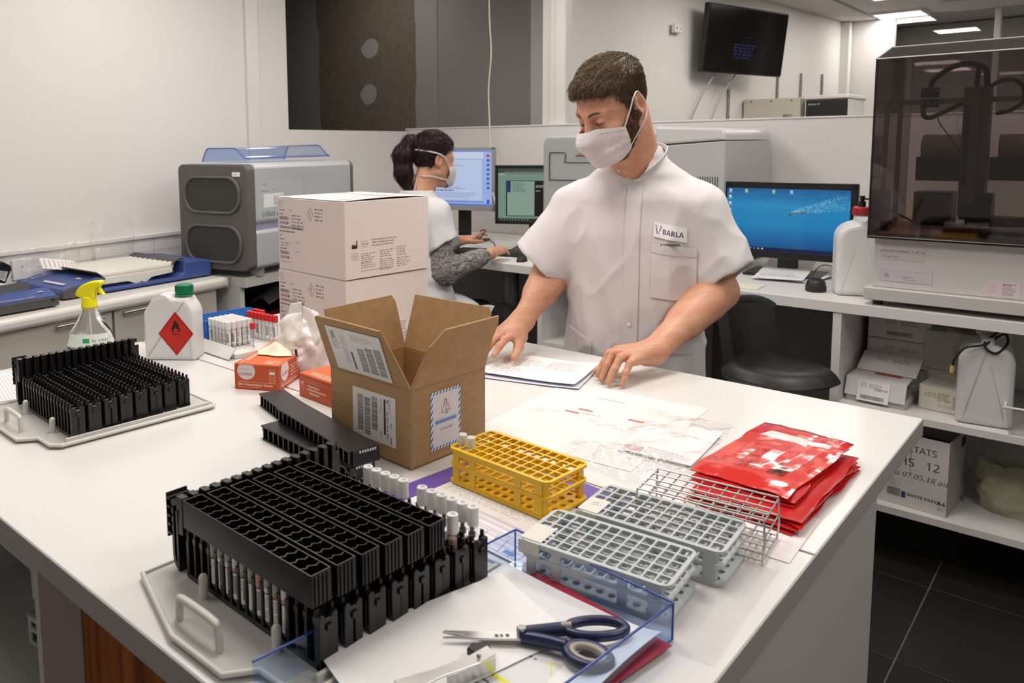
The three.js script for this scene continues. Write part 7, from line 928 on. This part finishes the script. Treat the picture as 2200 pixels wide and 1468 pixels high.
  for (const s of [-1, 1]) {
    part(man, 'eyebrow', tube([[s * 0.014, 0.0205, 0.1015], [s * 0.03, 0.0255, 0.0945], [s * 0.049, 0.021, 0.079]].map(p => xf(hm, p.map(q => q * S))), 0.0032, 16, 6), hairM);
    part(man, 'eyelashes', tube([[s * 0.019, -0.0055, 0.0895], [s * 0.031, -0.0085, 0.093], [s * 0.045, -0.0045, 0.0845]].map(p => xf(hm, p.map(q => q * S))), 0.0014, 16, 5), hairM);
  }
  // mask: follows the face from the nose bridge to under the chin
  const nz1 = cap3([0, 0.0, 0.1], [0, -0.04, 0.113], 0.011, 0.0155), nz2 = cap3([0, -0.04, 0.108], [0, -0.105, 0.085], 0.0155, 0.019); const faceNo = toH((x, y, z) => smin(smin(H.base(x, y, z), nz1(x, y, z), 0.03), nz2(x, y, z), 0.03));
  const mtop = a => -0.012 - 0.024 * Math.pow(Math.abs(a) / 1.15, 1.5), mbot = a => -0.128 + 0.028 * Math.pow(Math.abs(a) / 1.15, 2);
  const mo = (u, v) => { const a = (u - 0.5) * 2.3, y = mtop(a) + (mbot(a) - mtop(a)) * v; return xf(hm, [Math.sin(a) * 0.17, y, 0.012 + Math.cos(a) * 0.17]); };
  const md = (u, v) => { const a = (u - 0.5) * 2.3, y = mtop(a) + (mbot(a) - mtop(a)) * v; const o = mo(u, v), c = xf(hm, [0, y, 0.012]); return norm3([c[0] - o[0], c[1] - o[1], c[2] - o[2]]); };
  const bulge = (u, v) => 0.007 + 0.008 * Math.sin(Math.PI * v) + 0.004 * smooth(0.5, 1, v) + 0.0022 * Math.sin(v * 22 + 5 * Math.abs(u - 0.5)) * smooth(0.35, 0.6, v) * smooth(0.0, 0.35, Math.abs(u - 0.5));
  const mask = part(man, 'face_mask', grid((u, v) => { const o = mo(u, v), d = md(u, v), p = hit(faceNo, o, d, 0.3) || add3(o, d, 0.08); return add3(p, d, -bulge(u, v)); }, 46, 30, 0.0018), maskM, 'white cloth face mask');
  part(mask, 'mask_hem', [grid((u, v) => { const o = mo(u, 0.005 + v * 0.1), d = md(u, 0.005 + v * 0.1), p = hit(faceNo, o, d, 0.3) || add3(o, d, 0.08); return add3(p, d, -bulge(u, v * 0.1) - 0.0016); }, 40, 4, 0.0012)], maskM);
  for (const s of [-1, 1]) { const cT = (() => { const u = s > 0 ? 0.985 : 0.015, o = mo(u, 0.04), d = md(u, 0.04), p = hit(faceNo, o, d, 0.3) || add3(o, d, 0.08); return add3(p, d, -0.008); })(), cB = (() => { const u = s > 0 ? 0.985 : 0.015, o = mo(u, 0.93), d = md(u, 0.93), p = hit(faceNo, o, d, 0.3) || add3(o, d, 0.08); return add3(p, d, -0.008); })(); part(mask, 'ear_loop', [tube([cT, mix3(cT, xf(hm, [s * 0.093, 0.027, 0.004]), 0.5), xf(hm, [s * 0.091, 0.028, 0.003]), xf(hm, [s * 0.083, 0.03, -0.022]), xf(hm, [s * 0.08, 0.0, -0.038])], 0.0019, 30, 6), tube([cB, mix3(cB, xf(hm, [s * 0.09, -0.042, -0.012]), 0.5), xf(hm, [s * 0.087, -0.044, -0.014]), xf(hm, [s * 0.08, -0.03, -0.034])], 0.0018, 24, 6)], maskM); }
  // coat
  const Y = [0.6, 0.85, 1.0, 1.2, 1.3, 1.37, 1.42, 1.46], A = [0.215, 0.2, 0.19, 0.195, 0.165, 0.105, 0.07, 0.062], B = [0.15, 0.142, 0.136, 0.134, 0.116, 0.092, 0.07, 0.06];
  const lerpT = (T, y) => { if (y <= Y[0]) return T[0]; for (let i = 1; i < Y.length; i++) if (y <= Y[i]) { let t = (y - Y[i - 1]) / (Y[i] - Y[i - 1]); t = t * t * (3 - 2 * t); return T[i - 1] + (T[i] - T[i - 1]) * t; } return T[T.length - 1]; };
  const loc = (x, y, z) => { const dx = x - C0[0], dz = z - C0[2]; return [dx * Lv[0] + dz * Lv[2], dx * F[0] + dz * F[2]]; };
  const wld = (u, y, w) => [C0[0] + Lv[0] * u + F[0] * w, y, C0[2] + Lv[2] * u + F[2] * w];
  const sR0 = [-1.19, 1.275, -1.985], sR1 = [-1.262, 1.118, -1.888], sL0 = [-0.878, 1.28, -2.07], sL1 = [-0.806, 1.085, -2.09];
  const slR = cap3(sR0, sR1, 0.07, 0.088), slL = cap3(sL0, sL1, 0.072, 0.092);
  const axR = norm3([sR1[0] - sR0[0], sR1[1] - sR0[1], sR1[2] - sR0[2]]), axL = norm3([sL1[0] - sL0[0], sL1[1] - sL0[1], sL1[2] - sL0[2]]);
  const nR = norm3([axR[0] - 0.25, axR[1], axR[2] - 0.15]), nL = norm3([axL[0] + 0.5, axL[1], axL[2] + 0.1]);
  const shoulders = U(0.05, cap3([-1.03, 1.362, -2.045], sR0, 0.05, 0.064), cap3([-1.03, 1.362, -2.045], sL0, 0.05, 0.066));
  const folds = (x, y, z) => { const [u, w] = loc(x, y, z); const nk = smooth(1.37, 1.3, y), f = smooth(1.34, 1.15, y), rg = 1 - Math.abs(noise(u * 9 + y * 3, y * 3.2 - u * 4, w * 5 + 2)), rg2 = 1 - Math.abs(noise(u * 13 - y * 9 + 8, y * 6 + u * 10, w * 6)); return -0.007 * nk * (rg * rg * rg * rg - 0.3) - 0.0045 * nk * (rg2 * rg2 * rg2 * rg2 - 0.3) + 0.005 * f * noise(u * 17 + 3, y * 2.6, w * 9) + 0.004 * noise(u * 30, y * 9 + u * 14, w * 20) * 0.7 + 0.004 * f * Math.sin((u + 0.06 * Math.sin(y * 6)) * 62) * smooth(0.2, 0.02, Math.abs(u + 0.07)) * nk; };
  const neckCut = U(0.02, cap3([-1.03, 1.385, -2.025], [-1.045, 1.6, -1.93], 0.058, 0.075), cap3(wld(0.012, 1.382, 0.07), wld(0.012, 1.5, 0.12), 0.025, 0.045));
  const torsoF = (x, y, z) => { const [u, w] = loc(x, y, z); const a = lerpT(A, y), b = lerpT(B, y) * (w < 0 ? 0.92 : 1); const e = Math.pow(Math.pow(Math.abs(u) / a, 2.4) + Math.pow(Math.abs(w) / b, 2.4), 1 / 2.4); let d = (e - 1) * Math.min(a, b) * 0.85; d = Math.max(d, y - 1.45); return d; };
  const coatF = (x, y, z) => {
    let d = smin(torsoF(x, y, z), shoulders(x, y, z), 0.06);
    const tR = (x - sR1[0]) * nR[0] + (y - sR1[1]) * nR[1] + (z - sR1[2]) * nR[2], tL = (x - sL1[0]) * nL[0] + (y - sL1[1]) * nL[1] + (z - sL1[2]) * nL[2];
    let r = smax(slR(x, y, z), tR, 0.004), l = smax(slL(x, y, z), tL, 0.004);
    d = smin(d, smin(r, l, 0.01), 0.028); d += folds(x, y, z);
    d = smax(d, 0.58 - y, 0.004); d = smax(d, -neckCut(x, y, z), 0.008);
    if (tR > -0.09 && tR < 0.02) d = smax(d, -(slR(x, y, z) + 0.017), 0.004); if (tL > -0.09 && tL < 0.02) d = smax(d, -(slL(x, y, z) + 0.017), 0.004);
    return d;
  };
  const coat = part(man, 'coat', nets(coatF, [-1.38, 0.56, -2.23], [-0.68, 1.47, -1.78], 0.0058), coatM, 'white short-sleeved coat');
  const front = (u0, u1, y0, y1, nu, nv, off, th, skew = 0) => grid((u, v) => { const uu = u0 + (u1 - u0) * u, yy = y0 + (y1 - y0) * v + skew * (u - 0.5); const o = wld(uu, yy, 0.32), d = [-F[0], 0, -F[2]]; const p = hit(coatF, o, d, 0.5) || wld(uu, yy, 0); return add3(p, d, -off); }, nu, nv, th);
  part(coat, 'placket', front(-0.004, 0.036, 0.6, 1.348, 6, 90, 0.0042, 0.0045), coatM);
  const pk = part(coat, 'chest_pocket', front(0.068, 0.176, 1.05, 1.19, 16, 22, 0.0045, 0.0045, -0.014), coatM); part(coat, 'hip_pocket', front(-0.175, -0.085, 0.76, 0.935, 14, 24, 0.0035, 0.003, -0.02), coatM); part(coat, 'hip_pocket', front(0.075, 0.175, 0.76, 0.93, 14, 24, 0.0035, 0.003, -0.006), coatM);
  part(coat, 'pocket_band', [front(0.068, 0.176, 1.168, 1.192, 16, 4, 0.0065, 0.0025, -0.014), front(0.075, 0.175, 0.905, 0.93, 14, 4, 0.0058, 0.002, -0.006)], coatM);
  part(coat, 'button', [0.98, 0.86].map(y => { const p = hit(coatF, wld(0.015, y, 0.32), [-F[0], 0, -F[2]], 0.5); const g = rot(cyl(0.005, 0.005, 0.0025, 0, 0, 0, 14), Math.PI / 2, Math.atan2(F[0], F[2])); return g.translate(p[0] + F[0] * 0.0045, y, p[2] + F[2] * 0.0045); }), MT.whitePl);
  const lg = canv(512, 224, (x) => { x.strokeStyle = '#d6cfd2'; x.lineWidth = 4; x.strokeRect(6, 6, 500, 212); x.lineCap = 'round'; const lf = (c, w, p) => { x.strokeStyle = c; x.lineWidth = w; x.beginPath(); x.moveTo(p[0], p[1]); x.quadraticCurveTo(p[2], p[3], p[4], p[5]); x.stroke(); }; lf('#202a4a', 10, [34, 40, 44, 110, 60, 170]); lf('#3a5f8f', 9, [84, 172, 92, 110, 128, 60]); lf('#6f8fae', 7, [64, 172, 60, 100, 50, 60]); lf('#202a4a', 9, [104, 120, 116, 80, 112, 40]); txt(x, 'BARLA', 140, 160, 104, '#1d2848', 'bold'); }, '#ebe5e7');
  part(coat, 'name_badge', front(0.07, 0.152, 1.208, 1.247, 14, 6, 0.0045, 0.0015, -0.016), std(0xffffff, 0.6, { map: lg }), 'embroidered name patch BARLA');
  const stitch = std(new THREE.Color().setRGB(0.52, 0.5, 0.51), 0.8); part(coat, 'collar', grid((u, v) => { const a = R(24) + u * R(312), fr = Math.cos(a), y0 = 1.418 - 0.048 * Math.max(0, fr) * Math.max(0, fr) * (fr > 0 ? 1 : 0) - 0.012 * fr, r = 0.07 + 0.012 * v * Math.max(0, fr) + 0.004 * Math.abs(Math.sin(a)); const c = [-1.032 + 0.012 * v, y0 + 0.034 * v * (0.75 + 0.25 * -fr), -2.02 + 0.01 * v]; return [c[0] + r * (F[0] * fr + Lv[0] * Math.sin(a)) * 1.02, c[1], c[2] + r * (F[2] * fr + Lv[2] * Math.sin(a)) * 1.05]; }, 60, 6, 0.003), coatM);
  part(man, 'undershirt', nets(U(0.03, cap3([-1.03, 1.28, -2.03], [-1.03, 1.345, -2.022], 0.062, 0.058), cap3(wld(0.01, 1.28, 0.045), wld(0.012, 1.335, 0.055), 0.04, 0.032)), [-1.15, 1.22, -2.15], [-0.9, 1.45, -1.86], 0.006), blackCloth, 'black T-shirt neckline');
  const legs = U(0.03, cap3([-1.12, 0.82, -2.02], [-1.13, 0.46, -2.0], 0.09, 0.068), cap3([-1.13, 0.46, -2.0], [-1.13, 0.1, -2.03], 0.065, 0.055), cap3([-0.95, 0.82, -2.05], [-0.94, 0.46, -2.04], 0.09, 0.068), cap3([-0.94, 0.46, -2.04], [-0.935, 0.1, -2.07], 0.065, 0.055), cap3([-1.1, 0.86, -2.02], [-0.97, 0.86, -2.05], 0.1, 0.1));
  part(man, 'trousers', nets(legs, [-1.26, 0.04, -2.2], [-0.8, 0.98, -1.88], 0.012), blackCloth);
  for (const x of [-1.13, -0.935]) part(man, 'shoe', nets(U(0.03, cap3([x, 0.045, -2.08], [x + 0.04, 0.035, -1.9], 0.042, 0.036), cap3([x, 0.06, -2.07], [x, 0.1, -2.07], 0.045, 0.045)), [x - 0.08, -0.001, -2.18], [x + 0.12, 0.17, -1.83], 0.009), MT.blackMatt);
  const pp = hit(coatF, wld(0.118, 1.195, 0.32), [-F[0], 0, -F[2]], 0.5); const pen = thing('pen', 'black pen clipped into the chest pocket of the man\'s coat', 'pen', [pp[0] + F[0] * 0.004, 1.189, pp[2] + F[2] * 0.004], Math.atan2(F[0], F[2]));
  part(pen, 'barrel', rod([0.015, -0.07, -0.02], [0.0, 0.002, -0.012], 0.0042, 12), MT.blackPl); part(pen, 'clip', [rod([-0.028, 0.004, 0.003], [0.02, 0.008, 0.003], 0.0032, 10), rod([-0.028, 0.0065, 0.005], [0.018, 0.0105, 0.005], 0.0012, 8)], MT.darkMetal);
}
// ================================================================ the seated woman
{
  const wo = thing('person', 'seated woman with dark ponytail and mask typing, white coat over grey knit sleeves', 'person', [0, 0, 0]);
  const F = [0.292, 0, -0.956], Rv = [0.956, 0, 0.292];
  const hm = frame([-2.488, 1.39, -2.828], [0.292, -0.956], R(7)), hi = hm.clone().invert(), S = 0.96, H = headField({ s: S });
  const toH = (f) => { const e = hi.elements; return (x, y, z) => f(e[0] * x + e[4] * y + e[8] * z + e[12], e[1] * x + e[5] * y + e[9] * z + e[13], e[2] * x + e[6] * y + e[10] * z + e[14]); };
  const nb = [-2.515, 1.22, -2.745], neck = U(0.03, cap3(xf(hm, [0, -0.05, -0.035]), nb, 0.044, 0.046), cap3(xf(hm, [0, -0.08, -0.0]), [-2.505, 1.2, -2.77], 0.034, 0.038));
  const hf = toH(H.full); const headAll = (x, y, z) => smin(hf(x, y, z), neck(x, y, z), 0.02);
  const shR = [-2.381, 1.145, -2.712], shL = [-2.642, 1.16, -2.787], eR = [-2.318, 0.885, -2.7], wR = [-2.24, 0.947, -2.945], eL = [-2.62, 0.92, -2.98], wL = [-2.64, 0.955, -3.19];
  const fR = handField(wR, mix3(eR, wR, 0.3), [{ k: [-2.285, 0.956, -3.035], t: [-2.315, 0.93, -3.115], lift: 0.016, r: 0.0085 }, { k: [-2.27, 0.958, -3.04], t: [-2.295, 0.93, -3.128], lift: 0.017, r: 0.0088 }, { k: [-2.253, 0.955, -3.04], t: [-2.27, 0.93, -3.125], lift: 0.016, r: 0.0085 }, { k: [-2.237, 0.949, -3.032], t: [-2.245, 0.928, -3.1], lift: 0.013, r: 0.0076 }], [add3(wR, [-0.012, -0.006, -0.02]), [-2.287, 0.94, -2.99], [-2.308, 0.936, -3.02], [-2.322, 0.93, -3.05]], 0.93, [0.036, 0.024]);
  const fL = handField(wL, mix3(eL, wL, 0.3), [{ k: [-2.6, 0.968, -3.27], t: [-2.575, 0.975, -3.35], lift: 0.02, r: 0.0085 }, { k: [-2.618, 0.966, -3.275], t: [-2.6, 0.94, -3.35], lift: 0.02, r: 0.0088 }, { k: [-2.634, 0.962, -3.275], t: [-2.62, 0.935, -3.345], lift: 0.018, r: 0.0085 }, { k: [-2.648, 0.956, -3.268], t: [-2.64, 0.93, -3.325], lift: 0.014, r: 0.0076 }], [add3(wL, [0.012, -0.004, -0.02]), [-2.592, 0.952, -3.23], [-2.57, 0.95, -3.26], [-2.555, 0.948, -3.285]], 0.93, [0.036, 0.024]);
  const torsoC = U(0.06, cap3([-2.47, 0.75, -2.7], [-2.5, 1.1, -2.745], 0.11, 0.11), cap3(shR, shL, 0.05, 0.05), cap3([-2.51, 1.15, -2.745], nb, 0.06, 0.045), cap3(shR, eR, 0.04, 0.036), cap3(shL, eL, 0.04, 0.036), cap3(eR, mix3(eR, wR, 0.4), 0.036, 0.032), cap3(eL, mix3(eL, wL, 0.4), 0.036, 0.032));
  part(wo, 'body', [nets(headAll, [-2.62, 1.15, -2.97], [-2.36, 1.55, -2.66], 0.003), nets(fR, ...bounds([[-2.35, 0.915, -3.14], [-2.2, 1.0, -2.78]], 0.01), 0.0034), nets(fL, ...bounds([[-2.68, 0.915, -3.37], [-2.54, 1.01, -3.05]], 0.01), 0.0034), nets(torsoC, [-2.75, 0.55, -3.15], [-2.2, 1.26, -2.5], 0.014)], skinM);
  const hairM = std(new THREE.Color().setRGB(0.016, 0.006, 0.0065), 0.35), hairM2 = std(new THREE.Color().setRGB(0.035, 0.012, 0.012), 0.32);
  const line = (az) => { const f = 0.07 - 0.02 * smooth(0.3, 0.9, az) - 0.03 * smooth(0.9, 1.35, az); return az < 1.4 ? f : az < 1.9 ? 0.018 - 0.035 * smooth(1.75, 1.9, az) : -0.017 - 0.07 * smooth(1.9, 2.4, az); };
  const hairF = hairSet(H, { s: S, line, t: (X, Y, Z) => 0.008 + 0.008 * smooth(0.03, 0.1, Y) + 0.0018 * noise(X * 160, Y * 40, Z * 30) });
  const P0 = [-2.52, 1.47, -2.765], P1 = [-2.55, 1.478, -2.73], P2 = [-2.568, 1.415, -2.7], P3 = [-2.556, 1.33, -2.69], P4 = [-2.52, 1.24, -2.695];
  const pony = U(0.02, cap3(P0, P1, 0.022, 0.026), cap3(P1, P2, 0.031, 0.042), cap3(P2, P3, 0.043, 0.037), cap3(P3, P4, 0.037, 0.012)); const hh = toH(hairF);
  const all = (x, y, z) => smin(hh(x, y, z), pony(x, y, z) + 0.004 * noise(x * 120, y * 14, z * 120) + 0.003 * noise(x * 50, y * 9, z * 50), 0.012);
  const hg = nets(all, [-2.66, 1.2, -2.96], [-2.38, 1.56, -2.6], 0.0032); const hair = part(wo, 'hair', hg, hairM, 'dark red-brown hair in a ponytail');
  const tie = V(-2.53, 1.472, -2.755); part(hair, 'hair_strands', strands(hg, 7000, 0.035, 0.0006, (a) => { const back = a.clone().sub(V(-2.56, 1.5, -2.73)); return (a.z > -2.735 || a.x < -2.55) ? V(0.06, -1, 0.0) : tie.clone().sub(a).normalize(); }, null, 17), hairM2).userData.kind = 'stuff';
  part(hair, 'hair_pin', [new THREE.SphereGeometry(0.006, 10, 8).translate(-2.522, 1.462, -2.735), new THREE.SphereGeometry(0.005, 10, 8).translate(-2.512, 1.404, -2.742)], MT.steel);
  for (const s of [-1, 1]) part(wo, 'eyelashes', tube([[s * 0.019, 0.0005, 0.09], [s * 0.031, -0.001, 0.0935], [s * 0.045, 0.0, 0.085]].map(p => xf(hm, p.map(q => q * S))), 0.0016, 12, 5), hairM);
  const faceNo = toH((x, y, z) => smin(H.base(x, y, z), cap3([0, -0.01, 0.1], [0, -0.1, 0.085], 0.011, 0.016)(x, y, z), 0.035));
  const mtop = a => -0.012 - 0.02 * Math.pow(Math.abs(a) / 1.2, 1.5), mbot = a => -0.126 + 0.034 * Math.pow(Math.abs(a) / 1.2, 2);
  const at = (u, v) => { const a = (u - 0.5) * 2.3, y = mtop(a) + (mbot(a) - mtop(a)) * v, o = xf(hm, [Math.sin(a) * 0.17, y, 0.012 + Math.cos(a) * 0.17]), c = xf(hm, [0, y, 0.012]), d = norm3([c[0] - o[0], c[1] - o[1], c[2] - o[2]]); return add3(hit(faceNo, o, d, 0.3) || add3(o, d, 0.08), d, -(0.006 + 0.012 * Math.sin(Math.PI * v))); };
  const mask = part(wo, 'face_mask', grid(at, 36, 22, 0.0018), maskM2, 'white tie-on face mask');
  const band = (pts, w) => grid((u, v) => { const c = new THREE.CatmullRomCurve3(pts.map(p => V(...xf(hm, p)))); const q = c.getPoint(u); return [q.x, q.y + (v - 0.5) * w, q.z]; }, 30, 2, 0.0012);
  const m0 = s => { const q = at(s < 0 ? 0.015 : 0.985, 0.06), v = V(...q).applyMatrix4(hi); return [v.x, v.y, v.z]; }, m1 = s => { const v = V(...at(s < 0 ? 0.015 : 0.985, 0.9)).applyMatrix4(hi); return [v.x, v.y, v.z]; };
  for (const s of [-1, 1]) part(mask, 'tie_band', [band([m0(s), [s * 0.088, 0.006, 0.012], [s * 0.093, 0.022, -0.02], [s * 0.083, 0.03, -0.06], [s * 0.04, 0.034, -0.104], [0, 0.036, -0.118]], 0.007), band([m1(s), [s * 0.066, -0.085, 0.0], [s * 0.062, -0.08, -0.035], [s * 0.05, -0.082, -0.075], [0.0, -0.085, -0.085]], 0.006)], maskM2);
  part(mask, 'tie_ends', [tube([xf(hm, [0, -0.085, -0.086]), xf(hm, [0.01, -0.12, -0.1]), xf(hm, [0.0, -0.17, -0.115])], 0.0026, 14, 5), tube([xf(hm, [0, -0.085, -0.086]), xf(hm, [-0.02, -0.12, -0.098]), xf(hm, [-0.03, -0.16, -0.11])], 0.0026, 14, 5)], maskM2);
  // coat and sweater
  const sw = U(0.03, cap3(shR, eR, 0.05, 0.058), cap3(eR, mix3(eR, wR, 0.8), 0.058, 0.04), cap3(shL, eL, 0.05, 0.056), cap3(eL, mix3(eL, wL, 0.8), 0.056, 0.04));
  const swf = (x, y, z) => sw(x, y, z) + 0.0035 * noise(x * 140, y * 140, z * 140) + 0.005 * noise(x * 40, y * 55, z * 40);
  const knit = dataTex(256, (u, v, i, j) => { const n = hash3(i >> 1, j >> 1, 3); const c = n < 0.28 ? 40 : n < 0.55 ? 92 : n < 0.8 ? 140 : 205; return [c + 6, c, c - 2]; }, true, [2.2, 2.2]);
  part(wo, 'sweater', nets(swf, [-2.72, 0.78, -3.17], [-2.2, 1.22, -2.6], 0.0045), std(0xffffff, 0.95, { map: knit }), 'speckled grey knitted sweater');
  const sR1 = [-2.336, 1.0, -2.71], sL1 = [-2.64, 1.01, -2.87], slR = cap3(shR, sR1, 0.066, 0.079), slL = cap3(shL, sL1, 0.066, 0.079), nR = norm3([sR1[0] - shR[0] + 0.04, sR1[1] - shR[1], sR1[2] - shR[2] - 0.05]), nL = norm3([sL1[0] - shL[0], sL1[1] - shL[1], sL1[2] - shL[2]]);
  const torso = U(0.07, cap3([-2.452, 0.7, -2.68], [-2.468, 0.85, -2.7], 0.148, 0.128), cap3([-2.468, 0.85, -2.7], [-2.505, 1.1, -2.742], 0.128, 0.118), cap3(add3([-2.505, 1.09, -2.742], Rv, 0.06), add3([-2.505, 1.09, -2.742], Rv, -0.06), 0.1, 0.1), cap3([-2.513, 1.19, -2.738], shR, 0.055, 0.058), cap3([-2.513, 1.19, -2.738], shL, 0.055, 0.058), cap3([-2.513, 1.15, -2.74], [-2.516, 1.225, -2.73], 0.08, 0.062), cap3([-2.45, 0.66, -2.69], [-2.36, 0.64, -2.9], 0.13, 0.085), cap3([-2.52, 0.66, -2.72], [-2.47, 0.64, -2.94], 0.12, 0.085));
  const ncut = cap3([-2.512, 1.235, -2.755], [-2.5, 1.34, -2.8], 0.05, 0.065); const coatF = (x, y, z) => { let d = torso(x, y, z); const tR = (x - sR1[0]) * nR[0] + (y - sR1[1]) * nR[1] + (z - sR1[2]) * nR[2], tL = (x - sL1[0]) * nL[0] + (y - sL1[1]) * nL[1] + (z - sL1[2]) * nL[2]; d = smin(d, Math.min(smax(slR(x, y, z), tR, 0.004), smax(slL(x, y, z), tL, 0.004)), 0.025); d += 0.006 * noise(x * 12, y * 6, z * 12) + 0.004 * noise(x * 26, y * 22 + x * 10, z * 26) + 0.004 * smooth(0.98, 0.8, y) * Math.sin(y * 75 + x * 20); d = smax(d, -ncut(x, y, z), 0.006); d = smax(d, -(y - 0.58), 0.004); d = smax(d, y - 1.25, 0.004); if (tR > -0.07 && tR < 0.02) d = smax(d, -(slR(x, y, z) + 0.016), 0.004); return d; };
  const coat = part(wo, 'coat', nets(coatF, [-2.76, 0.56, -3.05], [-2.22, 1.27, -2.5], 0.0062), coatM2, 'white short-sleeved coat');
  part(coat, 'coat_tail', grid((u, v) => [-2.33 + 0.12 * u + 0.0 * v, 0.72 - 0.02 * u - 0.075 * v + 0.006 * Math.sin(u * 9), -2.68 - 0.26 * u + 0.1 * v + 0.01 * noise(u * 4, v * 3, 2)], 20, 10, 0.004), coatM2);
  part(wo, 'trousers', nets(U(0.03, cap3([-2.43, 0.62, -2.7], [-2.245, 0.62, -3.06], 0.09, 0.068), cap3([-2.245, 0.62, -3.06], [-2.24, 0.12, -3.02], 0.066, 0.045), cap3([-2.53, 0.62, -2.72], [-2.43, 0.61, -3.1], 0.09, 0.068), cap3([-2.43, 0.61, -3.1], [-2.42, 0.12, -3.05], 0.066, 0.045)), [-2.66, 0.08, -3.2], [-2.12, 0.74, -2.58], 0.011), blackCloth, 'black trousers');
  for (const x of [-2.24, -2.42]) part(wo, 'shoe', nets(U(0.03, cap3([x, 0.05, -3.0], [x + 0.03, 0.04, -3.14], 0.04, 0.034), cap3([x, 0.06, -3.02], [x, 0.12, -3.02], 0.04, 0.042)), [x - 0.08, -0.001, -3.22], [x + 0.1, 0.18, -2.93], 0.01), MT.blackMatt);
  const st = thing('lab_stool', 'black round stool under the seated woman', 'stool', [-2.46, 0, -2.7]);
  part(st, 'seat', lathe([[0, 0.535], [0.17, 0.535], [0.185, 0.525], [0.185, 0.5], [0.17, 0.48], [0, 0.48]], 32), MT.rubber); part(st, 'gas_column', cyl(0.025, 0.03, 0.4, 0, 0.08, 0, 16), MT.darkMetal);
  for (let k = 0; k < 5; k++) { const a = k * 1.2566; part(st, 'leg', [rod([0, 0.1, 0], [0.25 * Math.cos(a), 0.06, 0.25 * Math.sin(a)], 0.016, 8), new THREE.SphereGeometry(0.028, 12, 8).translate(0.25 * Math.cos(a), 0.028, 0.25 * Math.sin(a))], MT.blackPl); }
}
scene.traverse(o => { if (o.isMesh || o.isInstancedMesh) { o.castShadow = true; o.receiveShadow = true; } if (o.isLight && o.shadow) o.castShadow = true; });
renderer.render(scene, camera);
